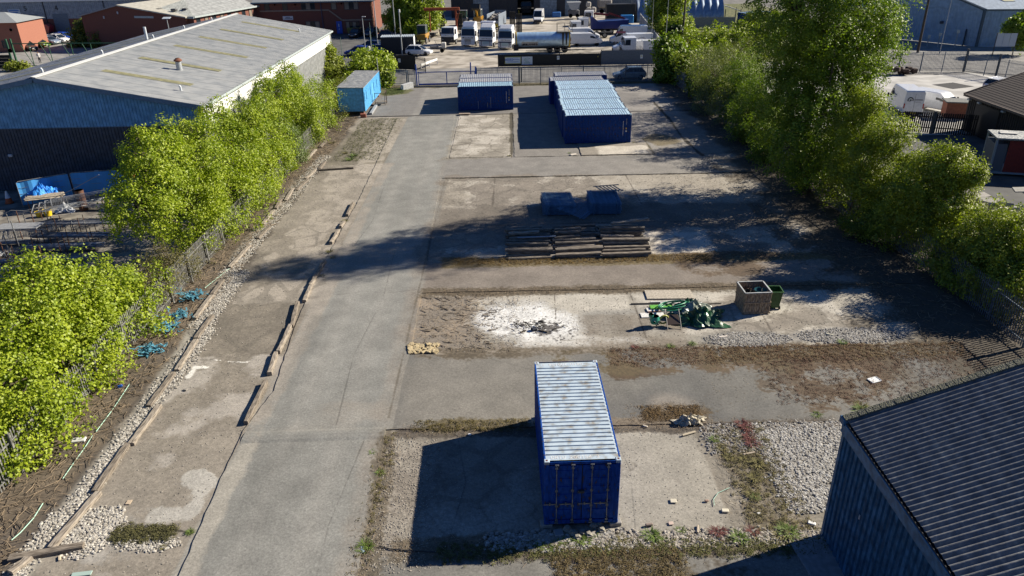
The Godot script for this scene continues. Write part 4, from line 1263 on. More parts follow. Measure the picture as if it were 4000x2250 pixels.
	mb.box(Vector3(0, -0.53, 0.018), Vector3(1.5, 0.07, 0.004))
	part(s, "base_stripe", mb, plain("sign blue", 0.02, 0.09, 0.4))
	for q in [[2180.5, 225.5, 110.5], [2336.5, 223, 110.4], [2506, 221, 110.25], [1527, 236, 110.6], [1560, 236, 110.0]]:
		s = board.call(q[0], q[1], q[2], 0.36, 0.52, plain("sign white", 0.6, 0.64, 0.66), "small white and yellow warning notice fixed to the palisade fence")
		s.name = numbered("warning_notice")
		s.set_meta("group", "warning notices on the palisade fences")
		mb = MB.new()
		mb.extrude([Vector2(-0.12, 0.0), Vector2(0.12, 0.0), Vector2(0.0, 0.2)], 0.016, 0.021)
		part(s, "warning_triangle", mb, plain("warning yellow", 0.55, 0.45, 0.04))
	# side boundaries: palisade behind the left trees and under the right hedge
	var old := mat("old palisade", 0.27, 0.27, 0.255, 0.65, 0.2, 0.35, 0.6, 61)
	var pl := [[-18.35, 16.0], [-18.45, 28], [-18.4, 44], [-18.3, 60], [-18.6, 79]]
	for i in 4:
		palisade("palisade_fence", ["weathered grey palisade fence behind the nearest leafy trees", "weathered grey palisade fence behind the blue netting rubbish", "weathered grey palisade fence among coppiced stems beside the long warehouse", "weathered grey palisade fence between shrubs and blue cabin"][i], W(pl[i][0], pl[i][1]), W(pl[i + 1][0], pl[i + 1][1]), 1.85, old)
	var rp := [[23.6, 24.0], [23.6, 38], [22.4, 50], [21.8, 66], [21.0, 97]]
	for i in 4:
		palisade("palisade_fence", ["grey palisade fence in deep shade beside the slate shed", "grey palisade fence showing under the spreading hawthorn bushes", "grey palisade fence at the foot of the tall tree", "grey palisade fence hidden under the dark hedge by the street"][i], W(rp[i][0], rp[i][1]), W(rp[i + 1][0], rp[i + 1][1]), 2.1, galv)

# ---------------------------------------------------------------- the blue site cabin
func cabin() -> void:
	var z0 := 80.75; var L := 10.7; var Wd := 2.75; var y0 := 0.45; var h := 2.5
	var t := thing("site_cabin", "long bright blue site cabin with grey felt roof raised on blocks", "cabin", W(-15.55, z0), -0.006)
	var light := mat("cabin blue", 0.085, 0.36, 0.68, 0.5, 0.0, 0.15, 0.5, 71)
	var mb := MB.new()
	mb.ribbed(Vector3(0, y0, 0), Vector3(0, 0, -L), Vector3(0, h, 0), Vector3(0.025, 0, 0), 0.42, 1.0, 0.9, 0.02)
	part(t, "long_wall", mb, light)
	mb = MB.new()
	mb.box(Vector3(-Wd / 2 - 0.02, y0 + h / 2, -L / 2), Vector3(Wd - 0.1, h - 0.02, L - 0.06))
	part(t, "wall", mb, light)
	mb = MB.new()
	for z in [-0.05, -L + 0.05]:
		mb.cbox(Vector3(0.02, y0 + h / 2, z), Vector3(0.1, h, 0.1), 0.01)
		mb.cbox(Vector3(-Wd + 0.02, y0 + h / 2, z), Vector3(0.1, h, 0.1), 0.01)
	mb.cbox(Vector3(0.03, y0 + h - 0.05, -L / 2), Vector3(0.08, 0.1, L), 0.01)
	mb.cbox(Vector3(0.03, y0 + 0.05, -L / 2), Vector3(0.08, 0.1, L), 0.01)
	part(t, "frame", mb, light)
	mb = MB.new()
	for i in 9:
		mb.box(Vector3(-Wd / 2, y0 + h + 0.03 + (0.006 if i % 2 else 0.0), -(i + 0.5) * L / 9), Vector3(Wd + 0.16, 0.06, L / 9 + 0.02), 0.0, Basis(Vector3(0, 0, 1), -0.02))
	part(t, "roof", mb, ramped("roof felt", [[0.2, 0.12, 0.13, 0.145], [0.5, 0.175, 0.185, 0.195], [0.8, 0.24, 0.245, 0.245]], 0.85, 0.02, 0.25, 73, 256))
	for q in [0.65, 1.75, 4.4, 6.6, 8.7]:
		mb = MB.new()
		mb.cbox(Vector3(0.06, y0 + 1.5, -q), Vector3(0.05, 1.0, 0.62), 0.01)
		var s := part(t, "window_shutter", mb, light)
		mb = MB.new()
		mb.box(Vector3(0.05, y0 + 1.5, -q - 0.37), Vector3(0.05, 1.1, 0.1))
		part(s, "shutter_gap", mb, light)
	mb = MB.new()
	mb.cbox(Vector3(0.05, y0 + 1.05, -5.35), Vector3(0.04, 1.95, 0.85), 0.01)
	part(t, "door", mb, mat("cabin door blue", 0.12, 0.42, 0.72, 0.5))
	mb = MB.new()
	mb.tube([Vector3(-0.05, y0 + h, -L + 0.1), Vector3(-0.05, y0 + h + 1.5, -L + 0.1)], [0.04], 6)
	part(t, "mast", mb, plain("mast grey", 0.3, 0.32, 0.33))
	# chassis and brick pier under the near end
	mb = MB.new()
	for x in [-0.35, -Wd + 0.35]:
		mb.cbox(Vector3(x, y0 - 0.1, -L / 2), Vector3(0.12, 0.18, L - 0.3), 0.01)
	part(t, "chassis", mb, mat("chassis dark", 0.05, 0.055, 0.06, 0.7))
	var bm := [mat("pier brick", 0.30, 0.10, 0.07, 0.9), mat("pier brick pale", 0.36, 0.14, 0.10, 0.9)]
	for pz in [-0.2, -5.2, -10.3]:
		for c in 4:
			for k in 2:
				mb = MB.new()
				mb.cbox(Vector3(-0.35 + (k - 0.5) * 0.23, 0.045 + c * 0.085, pz + 0.02 * (c % 2)), Vector3(0.215, 0.072, 0.32), 0.006)
				part(t, "brick", mb, bm[(c + k) % 2])
	# steps with a handrail
	var s := thing("cabin_steps", "rusty steel landing with handrails beside the blue cabin", "steps", W(-15.4, z0 + 5.35))
	var rust := mat("step rust", 0.10, 0.065, 0.045, 0.8)
	mb = MB.new()
	mb.cbox(Vector3(0.75, 0.42, 0), Vector3(1.1, 0.06, 1.0), 0.01)
	part(s, "landing", mb, mat("landing boards", 0.2, 0.165, 0.13, 0.9))
	mb = MB.new()
	mb.cbox(Vector3(0.75, 0.2, -0.75), Vector3(1.1, 0.05, 0.35), 0.01)
	part(s, "tread", mb, mat("landing boards", 0.2, 0.165, 0.13, 0.9))
	for q in [[0.2, 0.5], [1.3, 0.5], [1.3, -0.5], [1.3, -1.0]]:
		mb = MB.new()
		mb.box(Vector3(q[0], 0.7, q[1]), Vector3(0.05, 1.5, 0.05))
		part(s, "leg", mb, rust)
	mb = MB.new()
	mb.bar(Vector3(0.2, 1.42, 0.5), Vector3(1.3, 1.42, 0.5), 0.05, 0.05)
	mb.bar(Vector3(1.3, 1.42, 0.5), Vector3(1.3, 1.42, -1.0), 0.05, 0.05)
	part(s, "handrail", mb, rust)
	var kb := MB.new()
	kb.cbox(Vector3(0, 0.14, 0), Vector3(0.3, 0.28, 4.2), 0.02)
	one("kerb_beam", kb, mat("beam grey", 0.28, 0.29, 0.30), "grey concrete beam lying along the foot of the blue cabin", "beam", W(-15.0, 82.9), 0.02)
	kb = MB.new()
	kb.cbox(Vector3(0, 0.2, 0), Vector3(0.6, 0.4, 0.35), 0.02)
	one("brick_block", kb, mat("pier brick", 0.30, 0.10, 0.07, 0.9), "red brick pier stub at the near corner of the blue cabin", "block", W(-15.6, 79.85), 0.1)
# ---------------------------------------------------------------- vehicles: forward is +x, wheels on y 0
func loft(mb: MB, secs: Array) -> void:
	for i in secs.size() - 1:
		var a: Array = secs[i]; var b: Array = secs[i + 1]
		for k in a.size():
			var k2 := (k + 1) % a.size()
			mb.quad(a[k], a[k2], b[k2], b[k])
	for e in [0, 1]:
		var s: Array = secs[0] if e == 0 else secs[-1]
		for k in range(1, s.size() - 1):
			if e == 0: mb.tri(s[0], s[k + 1], s[k])
			else: mb.tri(s[0], s[k], s[k + 1])
func vring(x: float, yb: float, yt: float, w: float, wt: float, ysh: float) -> Array:
	return [Vector3(x, yb, w * 0.9), Vector3(x, yb + 0.12, w), Vector3(x, ysh, w), Vector3(x, yt - 0.05, wt + 0.05), Vector3(x, yt, wt - 0.05), Vector3(x, yt, -wt + 0.05), Vector3(x, yt - 0.05, -wt - 0.05), Vector3(x, ysh, -w), Vector3(x, yb + 0.12, -w), Vector3(x, yb, -w * 0.9)]
func wheels(t: Node3D, xs: Array, w: float, r: float, twin := false) -> void:
	var key := "wheel%.2f" % r
	if not M.has(key):
		var mb := MB.new()
		mb.lathe([[r * 0.6, -0.11], [r, -0.09], [r, 0.09], [r * 0.6, 0.11]], 14)
		M[key] = mb.mesh()
		mb = MB.new()
		mb.lathe([[0.0, -0.09], [r * 0.62, -0.1], [r * 0.62, 0.1], [0.0, 0.09]], 12)
		M[key + "rim"] = mb.mesh()
	for x in xs:
		for s in [-1.0, 1.0]:
			var o := part(t, "wheel", M[key], plain("tyre", 0.018, 0.018, 0.019, 0.85), Vector3(x, r, s * (w - 0.11)))
			o.rotation.x = PI / 2
			part(o, "rim", M[key + "rim"], plain("rim", 0.25, 0.26, 0.27, 0.4, 0.6))
func paint(key: String, r: float, g: float, b: float, metal := 0.0) -> StandardMaterial3D:
	var m := mat(key, r, g, b, 0.3, metal, 0.06, 0.6)
	m.clearcoat_enabled = true
	m.clearcoat = 0.6
	m.clearcoat_roughness = 0.1
	return m
func quadplate(a: Vector3, b: Vector3, c: Vector3, d: Vector3, thick := 0.012) -> MB:   # thin solid plate through four corners
	var mb := MB.new()
	var n := (c - a).cross(b - a).normalized() * thick
	mb.quad(a + n, b + n, c + n, d + n)
	mb.quad(d - n, c - n, b - n, a - n)
	for q in [[a, b], [b, c], [c, d], [d, a]]:
		mb.quad(q[0] - n, q[1] - n, q[1] + n, q[0] + n)
	return mb
func car(at: Vector3, yaw: float, m: Material, label: String, group := "", hatch := true, L := 4.25, plate := 0) -> Node3D:
	var t := thing("parked_car", label, "car", at, yaw, group)
	var h := L / 2
	var mb := MB.new()
	loft(mb, [vring(-h, 0.38, 0.78, 0.74, 0.66, 0.66), vring(-h + 0.16, 0.25, 0.93, 0.86, 0.78, 0.74), vring(-1.0, 0.2, 0.95, 0.9, 0.82, 0.76), vring(0.75, 0.2, 0.93, 0.9, 0.82, 0.74), vring(1.4, 0.22, 0.84, 0.88, 0.76, 0.70), vring(h - 0.18, 0.26, 0.70, 0.82, 0.7, 0.6), vring(h, 0.34, 0.58, 0.7, 0.6, 0.52)])
	part(t, "body", mb, m)
	var rx := -h + (0.55 if hatch else 0.95)
	mb = MB.new()
	var b0 := [Vector3(-h + (0.12 if hatch else 0.5), 0.92, -0.8), Vector3(-h + (0.12 if hatch else 0.5), 0.92, 0.8), Vector3(1.05, 0.90, 0.8), Vector3(1.05, 0.90, -0.8)]
	var t0 := [Vector3(rx, 1.42, -0.6), Vector3(rx, 1.42, 0.6), Vector3(0.15, 1.44, 0.6), Vector3(0.15, 1.44, -0.6)]
	for k in 4:
		mb.quad(b0[k], t0[k], t0[(k + 1) % 4], b0[(k + 1) % 4])
	part(t, "windows", mb, glass("car glass", 0.012, 0.018, 0.025))
	mb = MB.new()
	loft(mb, [vring(rx - 0.05, 1.40, 1.44, 0.6, 0.56, 1.42), vring((rx + 0.15) * 0.5, 1.41, 1.50, 0.63, 0.55, 1.44), vring(0.22, 1.41, 1.46, 0.6, 0.56, 1.43)])
	for s in [-1.0, 1.0]:   # pillars
		for q in [[b0[0].x, rx], [-0.45, -0.5], [1.05, 0.15]]:
			mb.bar(Vector3(q[0], 0.92, s * 0.805), Vector3(q[1], 1.43, s * 0.605), 0.06, 0.06)
	part(t, "roof", mb, m)
	wheels(t, [-h + 0.75, h - 0.82], 0.9, 0.32)
	for s in [-1.0, 1.0]:
		mb = MB.new()
		mb.cbox(Vector3(h - 0.16, 0.63, s * 0.6), Vector3(0.2, 0.13, 0.3), 0.03)
		part(t, "headlight", mb, plain("headlight", 0.6, 0.62, 0.64, 0.15))
		mb = MB.new()
		mb.cbox(Vector3(-h + 0.08, 0.78, s * 0.66), Vector3(0.14, 0.18, 0.2), 0.03)
		part(t, "tail_light", mb, plain("tail light", 0.32, 0.012, 0.012, 0.2))
		mb = MB.new()
		mb.cbox(Vector3(0.75, 0.98, s * 0.98), Vector3(0.12, 0.13, 0.18), 0.04)
		part(t, "mirror", mb, m)
	mb = MB.new()
	mb.box(Vector3(h + 0.004, 0.45, 0), Vector3(0.02, 0.11, 0.5))
	part(t, "number_plate", mb, plain("plate white", 0.6, 0.6, 0.55))
	mb = MB.new()
	mb.box(Vector3(-h - 0.004, 0.55, 0), Vector3(0.02, 0.11, 0.5))
	part(t, "number_plate", mb, plain("plate yellow", 0.55, 0.42, 0.03))
	return t
func van(at: Vector3, yaw: float, m: Material, label: String, L := 5.6, H := 2.5, group := "", cat := "van") -> Node3D:
	var t := thing("panel_van", label, cat, at, yaw, group)
	var h := L / 2
	var mb := MB.new()
	loft(mb, [vring(-h, 0.42, H - 0.12, 0.93, 0.84, 1.2), vring(-h + 0.1, 0.38, H, 0.98, 0.86, 1.2), vring(h - 2.1, 0.36, H, 0.98, 0.86, 1.2), vring(h - 1.75, 0.36, H - 0.07, 0.98, 0.82, 1.2), vring(h - 0.85, 0.36, 1.32, 0.97, 0.86, 1.15), vring(h - 0.15, 0.36, 1.05, 0.9, 0.76, 0.9), vring(h, 0.45, 0.92, 0.8, 0.68, 0.8)])
	part(t, "body", mb, m)
	var gl := glass("van glass", 0.012, 0.018, 0.025)
	part(t, "windscreen", quadplate(Vector3(h - 0.86, 1.33, -0.84), Vector3(h - 1.68, H - 0.2, -0.76), Vector3(h - 1.68, H - 0.2, 0.76), Vector3(h - 0.86, 1.33, 0.84), 0.03), gl)
	for s in [-1.0, 1.0]:
		mb = MB.new()
		mb.extrude([Vector2(h - 1.0, 1.22), Vector2(h - 1.62, H - 0.5), Vector2(h - 2.1, H - 0.45), Vector2(h - 2.1, 1.22)], s * 0.935 - 0.03, s * 0.935 + 0.03)
		part(t, "side_window", mb, gl)
		mb = MB.new()
		mb.cbox(Vector3(h - 0.12, 0.86, s * 0.7), Vector3(0.22, 0.2, 0.28), 0.04)
		part(t, "headlight", mb, plain("headlight", 0.6, 0.62, 0.64, 0.15))
		mb = MB.new()
		mb.cbox(Vector3(h - 1.0, 1.4, s * 1.1), Vector3(0.14, 0.3, 0.2), 0.04)
		part(t, "mirror", mb, plain("black plastic", 0.02, 0.02, 0.022, 0.6))
		mb = MB.new()
		mb.cbox(Vector3(-h + 0.02, 1.15, s * 0.9), Vector3(0.08, 0.5, 0.12), 0.02)
		part(t, "tail_light", mb, plain("tail light", 0.32, 0.012, 0.012, 0.2))
	mb = MB.new()
	mb.cbox(Vector3(h - 0.02, 0.62, 0), Vector3(0.1, 0.4, 1.5), 0.03)
	mb.cbox(Vector3(h - 0.1, 0.42, 0), Vector3(0.2, 0.18, 1.8), 0.03)
	part(t, "grille", mb, plain("black plastic", 0.02, 0.02, 0.022, 0.6))
	mb = MB.new()
	mb.cbox(Vector3(-h - 0.03, 0.45, 0), Vector3(0.16, 0.2, 1.86), 0.03)
	part(t, "rear_bumper", mb, plain("black plastic", 0.02, 0.02, 0.022, 0.6))
	mb = MB.new()
	mb.box(Vector3(-h - 0.004, 1.4, 0), Vector3(0.012, H * 0.72, 0.02))
	part(t, "door_gap", mb, plain("gap dark", 0.08, 0.08, 0.085))
	mb = MB.new()
	mb.box(Vector3(-h - 0.115, 0.47, 0.05), Vector3(0.02, 0.12, 0.52))
	part(t, "number_plate", mb, plain("plate yellow", 0.55, 0.42, 0.03))
	wheels(t, [-h + 1.05, h - 0.95], 0.97, 0.34)
	return t
func lorry(at: Vector3, yaw: float, m: Material, label: String, H: float, dress: int, group := "", body := 0.0) -> Node3D:
	# cab-over lorry; local x 0 is the front of the cab
	var t := thing("lorry", label, "lorry", at, yaw, group)
	var w := 1.22
	var mb := MB.new()
	var ch := 2.95 if dress != 0 else 2.85
	loft(mb, [vring(-2.1, 0.75, ch, w, w - 0.1, 1.6), vring(-0.3, 0.75, ch, w, w - 0.1, 1.6), vring(-0.12, 0.72, 1.78, w, w - 0.05, 1.5), vring(0.0, 0.72, 1.7, w - 0.05, w - 0.14, 1.4)])
	part(t, "cab", mb, m)
	var gl := glass("cab glass", 0.008, 0.016, 0.035)
	part(t, "windscreen", quadplate(Vector3(-0.1, 1.82, -w + 0.1), Vector3(-0.3, ch - 0.1, -w + 0.16), Vector3(-0.3, ch - 0.1, w - 0.16), Vector3(-0.1, 1.82, w - 0.1), 0.04), gl)
	for s in [-1.0, 1.0]:
		mb = MB.new()
		mb.extrude([Vector2(-0.4, 1.75), Vector2(-0.55, 2.55), Vector2(-1.25, 2.55), Vector2(-1.25, 1.75)], s * (w - 0.02) - 0.03, s * (w - 0.02) + 0.03)
		part(t, "side_window", mb, gl)
		mb = MB.new()
		mb.cbox(Vector3(-0.25, 2.15, s * (w + 0.18)), Vector3(0.12, 0.75, 0.22), 0.04)
		part(t, "mirror", mb, plain("black plastic", 0.02, 0.02, 0.022, 0.6))
		mb = MB.new()
		mb.cbox(Vector3(0.03, 0.82 if dress else 0.9, s * (w - 0.28)), Vector3(0.1, 0.22, 0.42), 0.03)
		part(t, "headlight", mb, plain("headlight", 0.6, 0.62, 0.64, 0.15))
	var dk := plain("black plastic", 0.02, 0.02, 0.022, 0.6)
	if dress == 0:   # dark lower front
		mb = MB.new()
		mb.cbox(Vector3(0.02, 0.85, 0), Vector3(0.12, 0.95, 2 * w - 0.06), 0.04)
		part(t, "bumper", mb, dk)
	elif dress == 1:   # slatted grille
		mb = MB.new()
		mb.cbox(Vector3(0.02, 0.58, 0), Vector3(0.14, 0.5, 2 * w - 0.04), 0.05)
		part(t, "bumper", mb, m)
		for k in 4:
			mb = MB.new()
			mb.cbox(Vector3(0.05, 1.28 - k * 0.22, 0), Vector3(0.1, 0.1, 1.15), 0.02)
			part(t, "grille_slat", mb, dk)
		mb = MB.new()
		for s in [-1.0, 1.0]:
			mb.cbox(Vector3(0.02, 1.5, s * 0.82), Vector3(0.06, 0.16, 0.3), 0.02)
		part(t, "upper_lamp", mb, dk)
	else:   # pale panel in a dark frame, chevron corners
		mb = MB.new()
		mb.cbox(Vector3(0.02, 0.62, 0), Vector3(0.12, 0.66, 2 * w - 0.04), 0.05)
		part(t, "bumper", mb, m)
		mb = MB.new()
		mb.cbox(Vector3(0.03, 1.18, 0), Vector3(0.1, 0.2, 2 * w - 0.1), 0.03)
		for s in [-1.0, 1.0]:
			mb.box(Vector3(0.085, 0.75, s * 0.72), Vector3(0.03, 0.7, 0.09))
			for k in 2:
				mb.box(Vector3(0.085, 0.42, s * (0.95 + 0.16 * k)), Vector3(0.02, 0.26, 0.08), 0.0, Basis(Vector3(1, 0, 0), s * 0.6))
		part(t, "grille_frame", mb, plain("navy frame", 0.015, 0.025, 0.07, 0.5))
		mb = MB.new()
		mb.cbox(Vector3(0.07, 0.85, 0), Vector3(0.06, 0.5, 1.15), 0.02)
		part(t, "grille_panel", mb, plain("pale green panel", 0.42, 0.52, 0.52, 0.6))
	mb = MB.new()   # dark lettering line over the grille
	for k in 4:
		mb.box(Vector3(0.012, 1.52, 0.62 - k * 0.24), Vector3(0.02, 0.13, 0.12))
	mb.box(Vector3(0.012, 1.5, -0.55), Vector3(0.02, 0.06, 0.75))
	part(t, "lettering", mb, plain("navy letters", 0.02, 0.03, 0.09))
	if H > 3.2:   # roof deflector
		mb = MB.new()
		loft(mb, [vring(-2.1, ch, H, w - 0.06, w - 0.2, ch + 0.3), vring(-1.2, ch, H, w - 0.06, w - 0.2, ch + 0.3), vring(-0.5, ch, ch + 0.35, w - 0.12, w - 0.3, ch + 0.15)])
		part(t, "roof_fairing", mb, m)
		mb = MB.new()
		mb.cbox(Vector3(-0.2, ch - 0.02, 0), Vector3(0.34, 0.12, 2 * w - 0.25), 0.04)
		part(t, "sun_visor", mb, plain("visor blue grey", 0.16, 0.24, 0.32, 0.3))
	mb = MB.new()   # chassis
	mb.box(Vector3(-4.5, 0.75, 0), Vector3(6.5, 0.3, 0.9))
	mb.box(Vector3(-1.1, 0.55, 0), Vector3(2.0, 0.4, 1.9))
	part(t, "chassis", mb, plain("chassis black", 0.02, 0.02, 0.022, 0.7))
	wheels(t, [-1.3, -5.2, -6.4], 1.2, 0.5)
	if body > 0.0:
		mb = MB.new()
		mb.cbox(Vector3(-5.3, 1.0 + body / 2, 0), Vector3(5.6, body, 2.4), 0.05)
		part(t, "load_body", mb, m)
	return t

func far_yard() -> void:
	rng.seed = 21
	var white := paint("vehicle white", 0.74, 0.75, 0.76)
	var navy := paint("tipper blue", 0.01, 0.022, 0.16)
	var g := "white lorries parked nose out in the yard across the street"
	var q := -1.815
	lorry(W(-10.35, 134.9), q, white, "white day cab lorry with black lower front, in the parked row", 3.0, 0, g)
	lorry(W(-6.68, 131.9), q, white, "white high roof lorry with slatted grille, in the parked row", 3.95, 1, g)
	lorry(W(-3.58, 130.1), q, white, "white lorry with chevron bumper next to the slatted grille one", 3.75, 2, g)
	lorry(W(-0.37, 127.8), q, white, "white lorry with chevron bumper parked closest to the tanker", 3.75, 2, g)
	# tanker trailer
	var t := thing("tank_trailer", "long shiny tank trailer tinted sky blue with yellow end rings", "trailer", W(1.2, 124.4), 0.0)
	var mb := MB.new()
	var steel := mat("sky tinted tank steel", 0.42, 0.60, 0.78, 0.3, 0.35, 0.12, 0.3)  # blue sky reflection is tinted into the base colour
	mb.xf = Transform3D(Basis(Vector3(0, 0, 1), -PI / 2), Vector3(0, 1.95, 0))
	mb.lathe([[0.0, 0.0], [0.9, 0.02], [1.12, 0.14], [1.15, 0.3], [1.15, 8.7], [1.12, 8.86], [0.0, 9.0]], 28)
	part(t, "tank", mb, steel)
	for x in [0.25, 8.75]:
		mb = MB.new()
		mb.xf = Transform3D(Basis(Vector3(0, 0, 1), -PI / 2), Vector3(x, 1.95, 0))
		mb.lathe([[1.0, -0.1], [1.26, -0.1], [1.26, 0.1], [1.0, 0.1]], 28)
		part(t, "end_ring", mb, mat("ring yellow", 0.60, 0.42, 0.05, 0.6, 0.0, 0.3, 2.0))
	var lp := part(t, "name_panel", quadplate(Vector3(1.1, 1.15, 0.93), Vector3(1.1, 1.75, 1.155), Vector3(3.7, 1.75, 1.155), Vector3(3.7, 1.15, 0.93), 0.012), mat("tank panel", 0.42, 0.43, 0.42, 0.4, 0.3))
	text_on(lp, "lettering", "Colas", 0.52, plain("brown letters", 0.05, 0.02, 0.012), Transform3D(Basis(Vector3(1, 0, 0), -0.35), Vector3(2.75, 1.45, 1.09)), "Droid Sans", 700)
	mb = MB.new()
	mb.xf = Transform3D(Basis(Vector3(1, 0, 0), -0.35), Vector3(1.65, 1.42, 1.09))
	mb.extrude([Vector2(-0.6, -0.22), Vector2(0.0, 0.26), Vector2(0.12, 0.26), Vector2(-0.1, -0.22)], 0.0, 0.008)
	mb.extrude([Vector2(0.0, -0.22), Vector2(0.18, 0.2), Vector2(0.3, -0.22)], 0.0, 0.008)
	part(lp, "emblem", mb, plain("emblem black", 0.012, 0.012, 0.012))
	mb = MB.new()
	mb.box(Vector3(4.5, 0.75, 0), Vector3(9.0, 0.3, 1.0))
	mb.box(Vector3(0.2, 0.9, 1.0), Vector3(0.8, 0.9, 0.4))
	part(t, "chassis", mb, plain("chassis black", 0.02, 0.02, 0.022, 0.7))
	wheels(t, [5.6, 6.8, 8.0], 1.2, 0.5)
	mb = MB.new()
	for z in [-0.75, 0.75]:
		mb.bar(Vector3(6.8, 4.35, z), Vector3(9.2, 4.35, z), 0.05, 0.05)
		for x in [6.8, 8.0, 9.2]: mb.bar(Vector3(x, 3.1, z), Vector3(x, 4.35, z), 0.05, 0.05)
	part(t, "walkway_rail", mb, plain("rail dark", 0.07, 0.065, 0.06))
	mb = MB.new()
	mb.box(Vector3(8.0, 3.12, 0), Vector3(2.6, 0.08, 1.6))
	part(t, "walkway", mb, mat("walkway grime", 0.18, 0.17, 0.15, 0.8))
	mb = MB.new()
	for s in [0.0, 0.55]:
		mb.extrude([Vector2(7.5 + s, 3.1), Vector2(7.9 + s, 3.1), Vector2(7.75 + s, 1.2), Vector2(7.6 + s, 1.2)], 1.16, 1.18)
	part(t, "spill_marks", mb, plain("bitumen", 0.012, 0.011, 0.01, 0.5))
	# other vehicles beyond the tanker
	van(W(13.3, 131.0), PI * 0.02, white, "white panel van with blue lettering behind the tanker's yellow ring", 5.4, 2.1)
	van(W(13.6, 137.0), 0.05, white, "second white panel van partly hidden behind the lettered one", 5.4, 2.2)
	van(W(6.78, 166.5), q + 0.12, white, "tall white van standing alone facing the street before the shutters", 5.9, 2.6)
	var lut := van(W(20.6, 132.0), PI * 0.98, white, "white high box van with pink lettering beside the panel wall", 6.2, 3.0)
	mb = MB.new()
	mb.cbox(Vector3(1.3, 2.0, -1.0), Vector3(1.6, 0.3, 0.03), 0.005)
	part(lut, "lettering", mb, plain("pink letters", 0.4, 0.12, 0.16))
	var lr := lorry(W(13.0, 146.0), PI, white, "white lorry with deep blue tipper body and red loading crane", 3.0, 2)
	mb = MB.new()
	mb.extrude([Vector2(-9.6, 1.0), Vector2(-2.6, 1.0), Vector2(-2.4, 3.1), Vector2(-3.0, 3.1), Vector2(-3.9, 2.3), Vector2(-9.6, 2.5)], -1.2, 1.2)
	part(lr, "tipper_body", mb, navy)
	mb = MB.new()
	mb.box(Vector3(-6.7, 2.52, 1.21), Vector3(5.6, 0.08, 0.05))
	part(lr, "body_rail", mb, plain("rail grey", 0.2, 0.2, 0.19))
	mb = MB.new()
	mb.bar(Vector3(-3.2, 3.6, 0), Vector3(-6.0, 3.3, 0.2), 0.28, 0.34)
	mb.bar(Vector3(-6.0, 3.6, 0.2), Vector3(-9.0, 2.6, 0.3), 0.24, 0.3)
	part(lr, "crane_arm", mb, paint("crane red", 0.22, 0.015, 0.012))
	mb = MB.new()
	mb.cbox(Vector3(-2.5, 3.4, 0), Vector3(0.4, 0.7, 1.0), 0.05)
	part(lr, "crane_base", mb, plain("crane black", 0.02, 0.02, 0.02))
	lorry(W(11.2, 141.0), PI, white, "white lorry cab with green tinted window beside the blue tipper", 3.0, 2)
	lorry(W(17.5, 118.6), PI, white, "white lorry cab looking over the blue grey palisade fence", 2.9, 0)
	var rl := van(W(19.0, 121.5), PI, white, "low white van beside the palisade fence under the yellow hopper", 4.8, 1.95)
	rl.name = numbered("small_van")
	lorry(W(15.6, 160.0), PI * 0.95, white, "white crew cab truck near the dark store building", 3.0, 0)
	# road gritting / surfacing bodies with emblem
	for k in 2:
		var x: float = [21.2, 22.4][k]; var z: float = [124.5, 116.5][k]
		t = thing("spreader_body", ["white hopper body with outline emblem and yellow chute by the panel wall", "white hopper body with outline emblem close behind the fence"][k], "machine", W(x, z), PI)
		mb = MB.new()
		mb.extrude([Vector2(-1.9, 1.0), Vector2(1.9, 1.0), Vector2(2.1, 2.6), Vector2(-2.1, 2.6)], -0.9, 0.9)
		part(t, "hopper", mb, white)
		mb = MB.new()
		var pts := []
		for i in 13:
			var a := PI * 0.05 + i * PI * 1.7 / 12.0
			pts.append(Vector3(cos(a) * 0.6 - 0.3, sin(a) * 0.3 + 1.75, -0.905))
		mb.tube(pts, [0.03], 4)
		part(t, "emblem", mb, plain("emblem grey", 0.08, 0.12, 0.14))
		mb = MB.new()
		mb.cbox(Vector3(0.3, 0.9, -0.8), Vector3(2.2, 0.35, 0.5), 0.04)
		part(t, "chute", mb, plain("chute yellow", 0.5, 0.3, 0.03))
		mb = MB.new()
		mb.box(Vector3(0, 0.75, 0), Vector3(4.4, 0.2, 1.0))
		part(t, "chassis", mb, plain("chassis black", 0.02, 0.02, 0.022, 0.7))
		wheels(t, [-1.2, 1.2], 0.95, 0.4)
	# gritter hopper trailer by the shutters
	t = thing("hopper_trailer", "grey trailer with funnel hopper and twin wheels before a shutter", "trailer", W(14.7, 172.2))
	mb = MB.new()
	mb.extrude([Vector2(-0.6, 1.9), Vector2(0.6, 1.9), Vector2(1.5, 3.5), Vector2(-1.5, 3.5)], -0.9, 0.9)
	part(t, "funnel", mb, mat("funnel grey", 0.42, 0.44, 0.45, 0.6))
	mb = MB.new()
	mb.cbox(Vector3(0, 1.3, 0), Vector3(2.4, 1.2, 1.6), 0.15)
	part(t, "tank_body", mb, plain("machine dark", 0.10, 0.10, 0.11))
	for s in [-1.0, 1.0]:
		mb = MB.new()
		mb.xf = Transform3D(Basis(Vector3(1, 0, 0), PI / 2), Vector3(s * 0.75, 0.75, 0.85))
		mb.lathe([[0.0, -0.1], [0.42, -0.1], [0.42, 0.1], [0.0, 0.1]], 14)
		part(t, "wheel", mb, plain("rim", 0.25, 0.26, 0.27, 0.4, 0.6))
	# bulk bags stacked against the wall
	for k in 5:
		mb = MB.new()
		mb.cbox(Vector3(0, 0.55, 0), Vector3(1.0, 1.1, 1.0), 0.18)
		one("bulk_bag", mb, mat("bag cream", 0.50, 0.47, 0.41, 0.9), "cream bulk bag stacked at the shutters' far pillar", "bag", W(18.2 + (k % 2) * 1.1, 174 + (k / 2) * 0.6, [0.0, 0.0, 1.05, 1.05, 2.1][k]), R(-0.2, 0.2), "bulk bags by the shutters")
	mb = MB.new()
